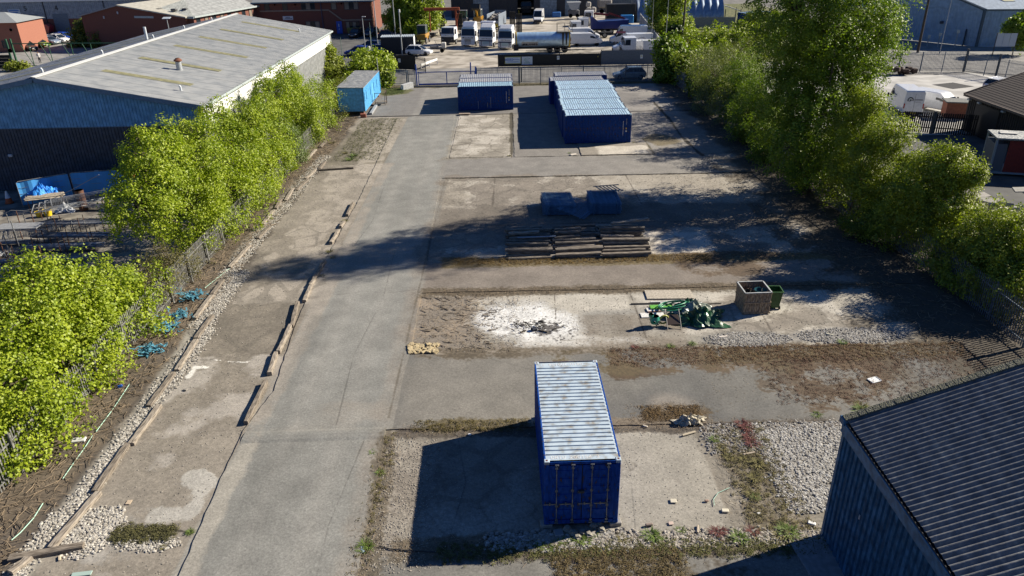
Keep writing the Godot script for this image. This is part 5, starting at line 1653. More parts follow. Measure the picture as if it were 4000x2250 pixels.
	mb.cbox(Vector3(0, 0.55, 0), Vector3(1.9, 1.1, 1.0), 0.1)
	one("blue_tank", mb, plain("tank blue", 0.03, 0.14, 0.42), "small blue tank standing between two shutters", "tank", W(11.2, 176.5))
	# orange loading gantry, black bay posts, machines behind the lorries
	var or_ := mat("gantry orange", 0.42, 0.09, 0.03, 0.7, 0.0, 0.3, 1.0)
	t = thing("loading_gantry", "orange steel gantry with long beam behind the parked lorries", "gantry", AZ(1783, 100, 146) * Vector3(1, 0, 1))
	mb = MB.new()
	mb.cbox(Vector3(-2.6, 4.9, 0), Vector3(6.6, 0.5, 0.4), 0.04)
	part(t, "beam", mb, or_)
	for q2 in [[0.0, 0.35], [-4.9, 0.2]]:
		mb = MB.new()
		mb.cbox(Vector3(q2[0], 2.4, 0), Vector3(q2[1], 4.8, q2[1]), 0.03)
		part(t, "mast", mb, or_)
	mb = MB.new()
	mb.bar(Vector3(0.1, 2.2, 0), Vector3(0.7, 4.7, 0), 0.12, 0.12)
	mb.bar(Vector3(0.0, 3.9, 0), Vector3(0.65, 4.0, 0), 0.1, 0.1)
	part(t, "brace", mb, or_)
	for q3 in [[1696, 104, 3.0], [1729, 104, 2.9], [1797, 103, 3.1], [2028, 112, 3.4], [2002, 100, 3.3]]:
		var p := G(q3[0], q3[1] + 14)
		t = thing("bay_post", "thick black upright bay divider behind the parked lorries", "divider", p, 0.0, "black bay dividers behind the lorries")
		for k in 4:
			mb = MB.new()
			mb.cbox(Vector3(-0.42 + k * 0.28, q3[2] / 2, 0), Vector3(0.25, q3[2] + R(-0.06, 0.06), 0.25), 0.02)
			part(t, "board", mb, mat("black board", 0.022, 0.02, 0.018, 0.9))
	# flat trailer beside the bank
	t = thing("flat_trailer", "low flat trailer with bare deck beside the leafy bank", "trailer", G(1695, 145), 1.35)
	mb = MB.new()
	mb.cbox(Vector3(1.6, 0.85, 0), Vector3(5.0, 0.14, 2.1), 0.02)
	part(t, "deck", mb, mat("deck boards", 0.33, 0.29, 0.23, 0.9))
	mb = MB.new()
	mb.cbox(Vector3(-1.2, 0.6, 0), Vector3(0.7, 0.5, 1.4), 0.05)
	mb.bar(Vector3(-2.6, 0.55, 0), Vector3(-0.8, 0.6, 0), 0.12, 0.12)
	part(t, "drawbar", mb, plain("chassis black", 0.02, 0.02, 0.022, 0.7))
	wheels(t, [1.6, 2.5], 1.0, 0.36)
	# tractor-like cabs
	for k in 3:
		var p: Vector3 = [G(1810, 100), G(1868, 95), G(1651, 168)][k]
		t = thing("loader", ["dark glazed loader cab behind the parked lorries", "yellow loader with glazed cab and raised bucket", "small yellow dumper with green tinted cab near the dark cabin"][k], "loader", p, -1.7)
		var bm := paint("loader yellow", 0.45, 0.23, 0.02)
		mb = MB.new()
		mb.cbox(Vector3(-0.6, 1.1, 0), Vector3(3.2, 1.0, 1.7), 0.12)
		part(t, "body", mb, bm if k > 0 else plain("machine dark", 0.10, 0.10, 0.11))
		mb = MB.new()
		mb.cbox(Vector3(-0.3, 2.25, 0), Vector3(1.5, 1.3, 1.5), 0.06)
		part(t, "cab_glass", mb, glass("tinted glass", 0.03, 0.06, 0.055))
		mb = MB.new()
		mb.cbox(Vector3(-0.3, 2.95, 0), Vector3(1.6, 0.12, 1.6), 0.04)
		for sx in [-0.72, 0.72]:
			for sz in [-0.72, 0.72]: mb.box(Vector3(-0.3 + sx, 2.25, sz), Vector3(0.09, 1.35, 0.09))
		part(t, "cab_frame", mb, white if k == 1 else plain("machine dark", 0.10, 0.10, 0.11))
		if k == 1:
			mb = MB.new()
			mb.bar(Vector3(0.6, 1.5, 0), Vector3(2.2, 3.2, 0), 0.3, 0.4)
			part(t, "lift_arm", mb, bm)
			mb = MB.new()
			mb.extrude([Vector2(1.9, 2.9), Vector2(3.0, 3.4), Vector2(2.6, 4.3), Vector2(1.9, 3.9)], -0.9, 0.9)
			part(t, "bucket", mb, plain("bucket dark", 0.03, 0.028, 0.025))
		wheels(t, [-1.6, 0.9], 1.0, 0.55)
	# rear of a tipper carrying rubble
	t = thing("rubble_lorry", "grey lorry heaped with rubble, yellow chevron board at its tail", "lorry", W(-2.6, 152.0), -1.815)
	mb = MB.new()
	mb.cbox(Vector3(-2.5, 2.2, 1.15), Vector3(6.0, 2.2, 0.12), 0.03)
	mb.cbox(Vector3(-2.5, 2.2, -1.15), Vector3(6.0, 2.2, 0.12), 0.03)
	mb.cbox(Vector3(-5.5, 2.2, 0), Vector3(0.12, 2.6, 2.3), 0.03)
	mb.cbox(Vector3(0.5, 1.6, 0), Vector3(0.12, 1.0, 2.3), 0.03)
	part(t, "tub", mb, mat("tub steel", 0.22, 0.26, 0.32, 0.5, 0.2))
	mb = MB.new()
	for i in 60:
		mb.cbox(Vector3(R(-5.2, 0.2), R(1.9, 3.0), R(-0.9, 0.9)), Vector3(R(0.3, 0.8), R(0.2, 0.5), R(0.3, 0.7)), 0.08, R(0, 3), Basis(Vector3(1, 0, 0), R(-0.6, 0.6)))
	stuffpart(t, "rubble", mb, ramped("rubble mix", [[0.3, 0.12, 0.11, 0.10], [0.6, 0.38, 0.36, 0.33]], 0.95, 0.05, 0.5, 66, 256))
	mb = MB.new()
	mb.cbox(Vector3(0.62, 1.3, 0), Vector3(0.04, 0.6, 2.1), 0.01)
	var cv := part(t, "chevron_board", mb, plain("chevron yellow", 0.55, 0.47, 0.04))
	mb = MB.new()
	for s in [-1.0, 1.0]:
		for k in 3:
			mb.box(Vector3(0.648, 1.3, s * (0.2 + k * 0.33)), Vector3(0.012, 0.7, 0.1), 0.0, Basis(Vector3(1, 0, 0), s * 0.75))
	part(cv, "chevron", mb, plain("chevron red", 0.12, 0.03, 0.02))
	mb = MB.new()
	mb.box(Vector3(-2.5, 0.8, 0), Vector3(6.4, 0.4, 1.0))
	part(t, "chassis", mb, plain("chassis black", 0.02, 0.02, 0.022, 0.7))
	wheels(t, [-4.5, -1.0, 0.0], 1.2, 0.5)
	# roller with a sun canopy
	t = thing("road_roller", "road roller under a flat white and blue canopy", "roller", W(-3.4, 141.0), -1.815)
	mb = MB.new()
	mb.cbox(Vector3(0, 3.0, 0), Vector3(1.6, 0.28, 2.5), 0.08)
	part(t, "canopy", mb, paint("canopy white", 0.62, 0.66, 0.78))
	mb = MB.new()
	for sx in [-0.65, 0.65]:
		for sz in [-0.9, 0.9]: mb.box(Vector3(sx, 2.1, sz), Vector3(0.08, 1.7, 0.08))
	part(t, "canopy_posts", mb, plain("machine dark", 0.10, 0.10, 0.11))
	mb = MB.new()
	mb.cbox(Vector3(0, 1.0, 0), Vector3(2.6, 0.9, 1.3), 0.12)
	part(t, "body", mb, paint("roller orange", 0.5, 0.16, 0.03))
	for x in [-1.3, 1.3]:
		mb = MB.new()
		mb.xf = Transform3D(Basis(Vector3(1, 0, 0), PI / 2), Vector3(x, 0.6, 0))
		mb.lathe([[0.0, -0.75], [0.6, -0.75], [0.6, 0.75], [0.0, 0.75]], 18)
		part(t, "drum", mb, plain("drum steel", 0.2, 0.2, 0.2, 0.4, 0.6))
	van(G(1822, 58) * Vector3(1, 0, 1), -1.75, white, "white van with domed roof parked far behind the gantry", 5.6, 2.5)
	# small plant trailer, white car nose, red cylinder, low white barrier
	t = thing("plant_trailer", "small plant trailer with black frame and white cube tank", "trailer", G(1712, 203), 0.0)
	mb = MB.new()
	mb.bar(Vector3(-1.4, 0.5, 0.3), Vector3(2.6, 0.45, 0.3), 0.1, 0.1)
	mb.bar(Vector3(-1.4, 0.5, -0.5), Vector3(1.6, 0.5, -0.5), 0.1, 0.1)
	mb.cbox(Vector3(-0.6, 0.75, -0.1), Vector3(1.4, 0.4, 0.9), 0.05)
	mb.bar(Vector3(0.1, 0.5, 0), Vector3(-0.5, 1.9, 0), 0.06, 0.06)
	part(t, "frame", mb, plain("machine dark", 0.10, 0.10, 0.11))
	mb = MB.new()
	mb.cbox(Vector3(0.95, 1.05, 0), Vector3(0.75, 0.9, 0.8), 0.1)
	part(t, "white_tank", mb, mat("tank white", 0.55, 0.54, 0.5))
	wheels(t, [0.7], 0.8, 0.35)
	car(G(1653, 214) + Vector3(-0.6, 0, 0), -0.25, white, "white car with orange stripe parked nose out by the dark cabin", "", true)
	mb = MB.new()
	mb.lathe([[0.0, 0.0], [0.16, 0.0], [0.16, 1.2], [0.06, 1.4], [0.0, 1.4]], 12)
	one("gas_cylinder", mb, plain("cylinder red", 0.35, 0.015, 0.02, 0.4), "red gas cylinder standing upright beside the dark cabin", "cylinder", G(1643, 213))
	t = thing("white_barrier", "low white painted barrier rail at the lorry yard entrance", "barrier", W(-12.4, 109.5))
	mb = MB.new()
	mb.bar(Vector3(0, 0.7, 0), Vector3(1.9, 0.7, -5.0), 0.1, 0.3)
	part(t, "rail", mb, plain("barrier white", 0.66, 0.66, 0.64))
	mb = MB.new()
	for k in 3: mb.box(Vector3(0.95 * k, 0.35, -2.5 * k), Vector3(0.12, 0.7, 0.12))
	part(t, "feet", mb, plain("barrier white", 0.66, 0.66, 0.64))
	# dark cabin
	t = thing("dark_cabin", "charcoal steel cabin with ribbed pale roof behind black palings", "cabin", W(-20.5, 125.6), 0.03)
	mb = MB.new()
	mb.ribbed(Vector3(0, 0, 0), Vector3(5.3, 0, 0), Vector3(0, 2.6, 0), Vector3(0, 0, 0.03), 0.2, 1.0, 0.5, 0.1)
	mb.box(Vector3(2.65, 1.3, -1.3), Vector3(5.2, 2.58, 2.5))
	part(t, "wall", mb, mat("cabin charcoal", 0.018, 0.024, 0.034, 0.6))
	mb = MB.new()
	mb.box(Vector3(5.31, 1.3, -1.3), Vector3(0.06, 2.55, 2.4))
	part(t, "end_panel", mb, plain("end white", 0.62, 0.64, 0.65))
	mb = MB.new()
	mb.ribbed(Vector3(-0.05, 2.62, 0.08), Vector3(5.45, 0, 0), Vector3(0, 0, -2.75), Vector3(0, 0.05, 0), 0.3, 1.0, 0.4, 0.15)
	mb.box(Vector3(2.65, 2.58, -1.3), Vector3(5.4, 0.07, 2.7))
	part(t, "roof", mb, mat("cabin roof", 0.32, 0.37, 0.42, 0.5))
	# precast panel wall on the right of the lorry yard
	var a := W(27.0, 158.5); var b := W(23.6, 117.0)
	t = thing("panel_wall", "long wall of pale concrete panels beside the lorry yard", "wall", a)
	for i in 9:
		var p0 := (b - a) * (i / 9.0); var p1 := (b - a) * ((i + 1) / 9.0)
		mb = MB.new()
		mb.bar(p0 + Vector3.UP * 1.1, p1.lerp(p0, 0.02) + Vector3.UP * (1.1 + R(-0.06, 0.06)), 0.12, 2.2)
		part(t, "panel", mb, mat("precast %d" % (i % 3), 0.40 + 0.03 * (i % 3), 0.41 + 0.03 * (i % 3), 0.41 + 0.02 * (i % 3), 0.85, 0.0, 0.2, 0.4, 80 + i % 3))
		mb = MB.new()
		mb.box(p0 + Vector3.UP * 1.15, Vector3(0.2, 2.35, 0.2))
		part(t, "post", mb, plain("precast post", 0.25, 0.26, 0.27))
	# silver car beyond the fence
	car(W(15.9, 99.6), PI, paint("silver blue", 0.30, 0.40, 0.48, 0.3), "silver blue hatchback parked in the street behind the palisade fence", "", true, 4.3)
	# clutter stacked on the yard: barrels, pipes
	mb = MB.new()
	for i in 24:
		mb.tube([Vector3(R(-4.5, 6.5), 1.95 + R(0, 0.2), R(-0.2, 0.2)), Vector3(R(-4.5, 6.5), 2.25, R(-0.2, 0.2))], [0.02], 4)
	one("razor_wire", mb, plain("wire dark", 0.05, 0.05, 0.05), "tangle of security wire along the top of the black fence", "wire", W(6.0, 110.9))
# ---------------------------------------------------------------- buildings beyond the street
func window_at(t: Node3D, c: Vector3, w: float, h: float, n: int, yaw := 0.0, pale := 0) -> void:
	var f := Node3D.new()
	var mb := MB.new()
	var fw := 0.07
	mb.box(Vector3(0, h / 2, 0), Vector3(w, fw, 0.1)); mb.box(Vector3(0, -h / 2, 0), Vector3(w, fw, 0.1))
	for i in n + 1: mb.box(Vector3(-w / 2 + w * i / n, 0, 0), Vector3(fw, h - fw, 0.1))
	var o := part(t, "window", mb, plain("window frame dark", 0.025, 0.035, 0.05, 0.5), c, yaw)
	f.free()
	for i in n:
		mb = MB.new()
		mb.box(Vector3(-w / 2 + w * (i + 0.5) / n, 0, -0.02), Vector3(w / n - fw, h - fw, 0.02))
		part(o, "pane", mb, glass("office glass", 0.02, 0.024, 0.03) if (i + pale) % 2 == 0 else glass("blind behind glass", 0.24, 0.2, 0.16))
func back_buildings() -> void:
	rng.seed = 31
	var brick := ramped("red brick", [[0.25, 0.13, 0.047, 0.033], [0.5, 0.175, 0.065, 0.045], [0.78, 0.22, 0.09, 0.062]], 0.9, 0.09, 0.5, 91, 256, 3)
	# two-storey office
	var t := thing("brick_office", "two storey red brick office with blue door and stone string course", "building", W(-26.4, 154.0))
	var mb := MB.new()
	mb.box(Vector3(-11.3, 3.0, -6.0), Vector3(22.6, 6.0, 12.0))
	part(t, "wall", mb, brick)
	mb = MB.new()
	mb.extrude([Vector2(-6.4, 5.95), Vector2(6.4, 5.95), Vector2(0, 8.4)], -0.3, 23.3)
	var rf := part(t, "roof", mb, mat("office roof", 0.25, 0.27, 0.28, 0.7))
	rf.rotation.y = -PI / 2
	rf.position = Vector3(0.3, 0.0, -6.0)
	mb = MB.new()
	mb.box(Vector3(-11.3, 5.95, 0.35), Vector3(23.2, 0.24, 0.3))
	part(t, "gutter", mb, mat("fascia blue grey", 0.10, 0.15, 0.19, 0.5))
	mb = MB.new()   # string course that steps down to the right
	mb.box(Vector3(-15.0, 4.42, 0.03), Vector3(13.4, 0.24, 0.1))
	mb.bar(Vector3(-8.3, 4.42, 0.03), Vector3(-5.9, 2.55, 0.03), 0.1, 0.24)
	mb.box(Vector3(-3.1, 2.5, 0.03), Vector3(6.1, 0.24, 0.1))
	mb.box(Vector3(0.03, 2.5, -0.6), Vector3(0.1, 0.24, 1.2))
	part(t, "string_course", mb, mat("sandstone", 0.33, 0.26, 0.19, 0.9))
	for q in [[-20.2, 5.3, 0.9, 1.45, 1], [-16.7, 5.3, 0.9, 1.45, 1], [-12.2, 5.3, 2.6, 1.5, 3], [-7.2, 5.25, 0.95, 1.5, 1], [-3.8, 5.2, 2.7, 1.5, 3], [-11.7, 1.7, 2.7, 1.35, 3], [-3.9, 1.55, 2.6, 1.3, 4]]:
		window_at(t, Vector3(q[0], q[1], 0.02), q[2], q[3], q[4], 0.0, int(q[0]) & 1)
	mb = MB.new()
	mb.cbox(Vector3(-6.55, 1.15, 0.05), Vector3(1.1, 2.3, 0.1), 0.02)
	var d := part(t, "door", mb, mat("door bright blue", 0.012, 0.09, 0.5, 0.4))
	mb = MB.new()
	mb.box(Vector3(-6.6, 1.55, 0.11), Vector3(0.16, 0.6, 0.02)); mb.box(Vector3(-6.6, 0.85, 0.11), Vector3(0.16, 0.25, 0.02))
	part(d, "door_notice", mb, plain("sign white", 0.6, 0.64, 0.66))
	mb = MB.new()
	mb.tube([Vector3(-9.7, 5.8, 0.1), Vector3(-9.7, 0, 0.1)], [0.07], 6)
	part(t, "downpipe", mb, mat("pipe purple grey", 0.08, 0.09, 0.16, 0.5))
	mb = MB.new()
	mb.cbox(Vector3(-16.4, 3.1, 0.05), Vector3(2.0, 0.7, 0.06), 0.01)
	var sg := part(t, "name_board", mb, plain("sign white", 0.6, 0.64, 0.66))
	mb = MB.new()
	mb.box(Vector3(-16.4, 3.2, 0.083), Vector3(0.9, 0.1, 0.006)); mb.box(Vector3(-16.3, 2.98, 0.083), Vector3(1.4, 0.1, 0.006))
	part(sg, "lettering", mb, plain("navy letters", 0.02, 0.03, 0.09))
	for x in [-18.6, -14.6, -5.6]:
		mb = MB.new()
		mb.lathe([[0, 0], [0.16, 0.05], [0.16, 0.15], [0, 0.25]], 10)
		var lm := part(t, "wall_lamp", mb, plain("lamp pale", 0.45, 0.47, 0.5), Vector3(x, 5.55, 0.08))
		lm.rotation.x = PI / 2
	# wing with hipped roof and a row of windows
	var A := Vector3(-53.7, 0, -135.0); var B := Vector3(-48.6, 0, -154.0)
	t = thing("brick_wing", "long brick wing with pale hipped sheet roof and window row", "building", A, 0.0)
	var dv := B - A
	var yw := atan2(-dv.z, dv.x)
	mb = MB.new()
	mb.xf = Transform3D(Basis(Vector3.UP, yw))
	var wl := dv.length()
	mb.box(Vector3(wl / 2, 2.7, -5.5), Vector3(wl, 5.4, 11.0))
	part(t, "wall", mb, brick)
	mb = MB.new()
	mb.xf = Transform3D(Basis(Vector3.UP, yw))
	var e := [Vector3(-0.4, 5.4, 0.4), Vector3(wl, 5.4, 0.4), Vector3(wl, 5.4, -11.4), Vector3(-0.4, 5.4, -11.4), Vector3(6.0, 7.7, -5.5), Vector3(wl, 7.7, -5.5)]
	mb.quad(e[0], e[4], e[5], e[1]); mb.quad(e[2], e[5], e[4], e[3])
	part(t, "roof", mb, mat("wing roof", 0.36, 0.37, 0.36, 0.6, 0.0, 0.25, 0.2))
	mb = MB.new()   # ribbed hip facing the camera
	mb.xf = Transform3D(Basis(Vector3.UP, yw))
	for i in 38:
		var z0 := 0.4 - i * 11.8 / 38; var z1 := 0.4 - (i + 0.5) * 11.8 / 38; var z2 := 0.4 - (i + 1) * 11.8 / 38
		var up := func(z: float, o: float) -> Array:
			var k := 1.0 - absf(z + 5.5) / 5.9
			return [Vector3(-0.4, 5.4 + o, z), Vector3(-0.4 + 6.4 * k, 5.4 + 2.3 * k + o, z)]
		var p0: Array = up.call(z0, 0.0); var p1: Array = up.call(z1, 0.1); var p2: Array = up.call(z2, 0.0)
		mb.quad(p0[0], p0[1], p1[1], p1[0]); mb.quad(p1[0], p1[1], p2[1], p2[0])
	part(t, "hip_slope", mb, mat("hip sheets", 0.40, 0.42, 0.40, 0.6, 0.0, 0.3, 0.3))
	mb = MB.new()
	mb.xf = Transform3D(Basis(Vector3.UP, yw))
	mb.box(Vector3(wl / 2, 5.4, 0.45), Vector3(wl + 0.8, 0.28, 0.25))
	mb.box(Vector3(-0.45, 5.35, -5.5), Vector3(0.25, 0.34, 11.9))
	part(t, "gutter", mb, mat("gutter grey", 0.42, 0.47, 0.47, 0.45))
	for i in 8:
		var p := Vector3(1.2 + i * 2.3, 4.35, 0.03).rotated(Vector3.UP, yw)
		window_at(t, p, 1.0, 1.5, 1, yw, i)
	for q in [[2.2, -3.0], [1.4, -4.6]]:
		mb = MB.new()
		mb.xf = Transform3D(Basis(Vector3.UP, yw))
		mb.cbox(Vector3(q[0], 6.4, q[1]), Vector3(0.7, 0.35, 1.0), 0.08)
		part(t, "roof_vent", mb, mat("vent dark", 0.10, 0.10, 0.10))
	# gable-ended brick block behind, with pale roof
	t = thing("brick_hall", "dark brick hall with wide pale roof behind the hipped wing", "building", W(-76.0, 141.0), -0.30)
	mb = MB.new()
	mb.extrude([Vector2(0, 0), Vector2(22, 0), Vector2(22, 5.4), Vector2(8.5, 7.2), Vector2(0, 5.4)], -22.0, 0.0)
	part(t, "wall", mb, brick)
	part(t, "roof_slope", quadplate(Vector3(8.5, 7.25, 0.3), Vector3(8.5, 7.25, -22.3), Vector3(22.4, 5.4, -22.3), Vector3(22.4, 5.4, 0.3), 0.1), mat("hall roof beige", 0.48, 0.46, 0.39, 0.7, 0.0, 0.15, 0.2))
	part(t, "roof_slope", quadplate(Vector3(-0.4, 5.35, 0.3), Vector3(-0.4, 5.35, -22.3), Vector3(8.5, 7.25, -22.3), Vector3(8.5, 7.25, 0.3), 0.1), mat("hall roof grey", 0.3, 0.31, 0.32, 0.7))
	for k in 2:
		mb = MB.new()
		mb.box(Vector3(15.0 + k * 3.5, 6.52 - k * 0.47, -9.0), Vector3(0.5, 0.06, 14.0), 0.0, Basis(Vector3(0, 0, 1), -0.132))
		part(t, "roof_seam", mb, plain("seam dark", 0.12, 0.115, 0.1))
	for q in [[5.0, 5.2], [8.2, 6.0]]:
		mb = MB.new()
		mb.cbox(Vector3(q[0], q[1], 0.06), Vector3(0.3, 0.45, 0.14), 0.05)
		part(t, "wall_lamp", mb, plain("lamp pale", 0.45, 0.47, 0.5))
	# workshop with shutters at the back of the lorry yard
	t = thing("workshop", "dark clad workshop with tall pale roller shutters and open bay", "building", W(0, 179.2))
	var dark := mat("workshop cladding", 0.03, 0.035, 0.045, 0.6)
	var cuts := [[-12.5, -7.5], [-4.0, 2.5], [6.2, 7.6], [11.4, 13.3], [16.6, 18.4]]
	for c in cuts:
		mb = MB.new()
		mb.ribbed(Vector3(c[0], 0, 0), Vector3(c[1] - c[0], 0, 0), Vector3(0, 9.0, 0), Vector3(0, 0, 0.05), 0.3, 1.0, 0.5, 0.1)
		part(t, "wall_panel", mb, dark)
	mb = MB.new()
	mb.box(Vector3(3, 7.0, -0.1), Vector3(31, 4.0, 0.1))
	mb.box(Vector3(3, 9.1, -10), Vector3(31, 0.2, 20.3))
	mb.box(Vector3(3, 4.5, -20.2), Vector3(31, 9.0, 0.1))
	mb.box(Vector3(-12.5, 4.5, -10.1), Vector3(0.1, 9.0, 20.0)); mb.box(Vector3(18.4, 4.5, -10.1), Vector3(0.1, 9.0, 20.0))
	part(t, "shell", mb, dark)
	for c in [[-7.5, -4.0], [7.6, 11.4], [13.3, 16.6]]:
		mb = MB.new()
		for k in 26:
			mb.cbox(Vector3((c[0] + c[1]) / 2, 0.1 + k * 0.2, -0.12), Vector3(c[1] - c[0], 0.19, 0.04), 0.012)
		part(t, "roller_shutter", mb, mat("shutter grey", 0.27, 0.34, 0.40, 0.6, 0.0, 0.2, 0.3))
	for x in [2.8, 7.4]:
		mb = MB.new()
		mb.box(Vector3(x, 0.7, 0.5), Vector3(0.16, 1.4, 0.16))
		part(t, "bollard", mb, plain("bollard yellow", 0.4, 0.3, 0.04))
	lorry(W(4.6, 183.0), -PI / 2, plain("dusty cab", 0.12, 0.11, 0.1), "dusty lorry parked inside the open workshop bay", 3.0, 0)
	t = thing("side_store", "plain grey clad wall of the store beyond the workshop", "building", W(18.6, 190.0))
	mb = MB.new()
	mb.ribbed(Vector3(0, 0, 0), Vector3(16, 0, 0), Vector3(0, 7, 0), Vector3(0, 0, 0.05), 0.4, 1.0, 0.5, 0.1)
	mb.box(Vector3(8, 3.4, -4.1), Vector3(15.9, 6.8, 8))
	part(t, "wall", mb, mat("store grey", 0.22, 0.24, 0.26, 0.7))
	t = thing("mixer_trailer", "rusty mixer trailer with two wheels in front of the grey store", "trailer", W(22.5, 181.0))
	mb = MB.new()
	mb.cbox(Vector3(0, 2.3, 0), Vector3(3.2, 1.9, 2.2), 0.3)
	part(t, "drum", mb, M["rubble mix"])
	mb = MB.new()
	mb.box(Vector3(0, 1.0, 0), Vector3(3.4, 0.6, 1.6))
	part(t, "frame", mb, plain("machine dark", 0.10, 0.10, 0.11))
	for s in [-0.75, 0.75]:
		mb = MB.new()
		mb.xf = Transform3D(Basis(Vector3(1, 0, 0), PI / 2), Vector3(s, 0.7, 1.1))
		mb.lathe([[0.0, -0.1], [0.5, -0.1], [0.5, 0.1], [0.0, 0.1]], 14)
		part(t, "wheel", mb, plain("rim", 0.25, 0.26, 0.27, 0.4, 0.6))
	t = thing("black_store", "black steel store box standing in front of the arched hut", "container", W(20.8, 163.5))
	mb = MB.new()
	mb.ribbed(Vector3(0, 0, 0), Vector3(6.0, 0, 0), Vector3(0, 3.6, 0), Vector3(0, 0, 0.04), 0.28, 1.0, 0.3, 0.2)
	mb.box(Vector3(3, 1.8, -1.25), Vector3(5.95, 3.58, 2.4))
	part(t, "body", mb, mat("store black", 0.012, 0.013, 0.016, 0.6))
	mb = MB.new()
	mb.cbox(Vector3(0, 1.0, 0), Vector3(2.6, 1.6, 1.4), 0.1)
	one("blue_skip", mb, paint("skip blue", 0.04, 0.22, 0.55), "bright blue lidded bin in front of the black store box", "bin", W(24.6, 160.5))
	# arched corrugated hut
	t = thing("arched_hut", "long arched hut of shiny corrugated steel behind the trees", "hut", W(27.2, 168.3))
	mb = MB.new()
	var r := 5.2; var L := 18.0
	var shiny := mat("bare corrugated steel", 0.30, 0.37, 0.46, 0.32, 0.7, 0.2, 0.2)
	var nx := 72
	for i in nx:
		var x0 := L * i / nx; var x1 := L * (i + 1) / nx
		var r0 := r + 0.10 * cos(TAU * i / 6.0); var r1 := r + 0.10 * cos(TAU * (i + 1) / 6.0)
		for k in 14:
			var a := PI * k / 14.0; var b := PI * (k + 1) / 14.0
			var na := Vector3(0.10 * sin(TAU * i / 6.0) * TAU / 6.0 / (L / nx), sin(a), cos(a)).normalized(); var nb := Vector3(na.x, sin(b), cos(b)).normalized()
			var sx1 := 0.10 * sin(TAU * (i + 1) / 6.0) * TAU / 6.0 / (L / nx)
			mb.squad([Vector3(x0, r0 * sin(a), r0 * cos(a)), Vector3(x0, r0 * sin(b), r0 * cos(b)), Vector3(x1, r1 * sin(b), r1 * cos(b)), Vector3(x1, r1 * sin(a), r1 * cos(a))], [na, nb, Vector3(sx1, sin(b), cos(b)), Vector3(sx1, sin(a), cos(a))])
	part(t, "arched_sheets", mb, shiny)
	mb = MB.new()
	var half := []
	for k in 15: half.append(Vector2(cos(PI * k / 14.0) * r, sin(PI * k / 14.0) * r))
	mb.xf = Transform3D(Basis(Vector3.UP, PI / 2), Vector3.ZERO)
	mb.extrude(half, -0.05, 0.05)
	mb.extrude(half, L - 0.1, L)
	part(t, "end_wall", mb, mat("hut end", 0.16, 0.2, 0.24, 0.6))
	palisade("palisade_fence", "pale boarded fence in front of the arched steel hut", W(30.5, 151.5), W(43.8, 150.0), 2.2, mat("pale pales", 0.32, 0.34, 0.35, 0.7), "", 0.12, mat("pale backing", 0.25, 0.27, 0.28))
	container(W(48.5, 153.5, 0), 0.35, "blue container with pale roof in the scrub beyond the hedge", "", M["roof faded blue"], M["container blue"])
	# lean-to beside the hut
	t = thing("lean_to", "open lean-to with pale flat roof at the end of the arched hut", "shed", W(45.4, 164.0))
	mb = MB.new()
	mb.box(Vector3(1.8, 2.3, -1.5), Vector3(3.6, 0.15, 4.0), 0.0, Basis(Vector3(0, 0, 1), -0.3))
	part(t, "roof", mb, plain("lean roof", 0.5, 0.5, 0.47))
	mb = MB.new()
	for x in [0.2, 3.4]:
		for z in [0.3, -3.2]: mb.box(Vector3(x, 1.1, z), Vector3(0.14, 2.2, 0.14))
	part(t, "posts", mb, plain("post dark", 0.06, 0.055, 0.05))
	flat_wall()
	# lamp posts and poles
	var pole := func(base: Vector3, h: float, rad: float, m: Material, lab: String, head: int) -> void:
		var p := thing("lamp_post" if head else "pole", lab, "lamp post" if head else "pole", base)
		var b2 := MB.new()
		b2.tube([Vector3.ZERO, Vector3(0, h * 0.5, 0), Vector3(0.0, h, 0)], [rad, rad * 0.85, rad * 0.6], 8)
		part(p, "shaft", b2, m)
		if head == 1:
			b2 = MB.new()
			b2.cbox(Vector3(0.25, h, 0), Vector3(0.6, 0.1, 0.22), 0.03)
			part(p, "lamp_head", b2, plain("lamp pale", 0.45, 0.47, 0.5))
		elif head == 2:
			b2 = MB.new()
			b2.cbox(Vector3(0.06, h - 0.2, 0), Vector3(0.26, 0.5, 0.26), 0.06)
			part(p, "camera_head", b2, plain("barrier white", 0.66, 0.66, 0.64))
	var gp := plain("pole grey", 0.33, 0.35, 0.36, 0.5, 0.3)
	var wood := mat("pole wood", 0.07, 0.055, 0.04, 0.9)
	pole.call(W(-22.7, 123.5), 6.0, 0.09, gp, "grey lamp post rising from the bush left of the dark cabin", 1)
	pole.call(W(-21.4, 128.0), 8.6, 0.11, gp, "taller grey pole at the corner of the dark cabin", 2)
	pole.call(W(-16.9, 123.8), 6.9, 0.11, gp, "grey camera pole with white head in front of the dark cabin", 2)
	pole.call(W(-20.9, 145.8), 9.5, 0.11, gp, "grey lamp post in the car park before the leafy bank", 0)
	pole.call(W(-15.8, 149.0), 8.5, 0.1, gp, "slim grey lamp post on the leafy bank", 1)
	pole.call(W(-23.6, 110.0), 4.6, 0.05, plain("post green", 0.10, 0.17, 0.14), "thin green post standing in the shrub beside the warehouse", 0)
	pole.call(W(-18.2, 101.6), 4.4, 0.07, gp, "twin grey stub pole behind the blue cabin", 2)
	pole.call(W(-19.0, 108.0), 5.6, 0.05, gp, "thin bare pole behind the black palings", 0)
	pole.call(W(-21.2, 121.0), 5.4, 0.05, plain("post green", 0.10, 0.17, 0.14), "thin leaning post beside the blue cars", 0)
	pole.call(W(29.1, 128.5), 13.0, 0.17, wood, "dark timber utility pole standing in the hedge behind the yard", 0)
	pole.call(W(20.9, 112.2), 9.0, 0.035, gp, "very thin mast beside the blue grey fence", 0)
	pole.call(W(24.8, 121.0), 12.0, 0.05, gp, "thin grey mast beside the panel wall", 0)
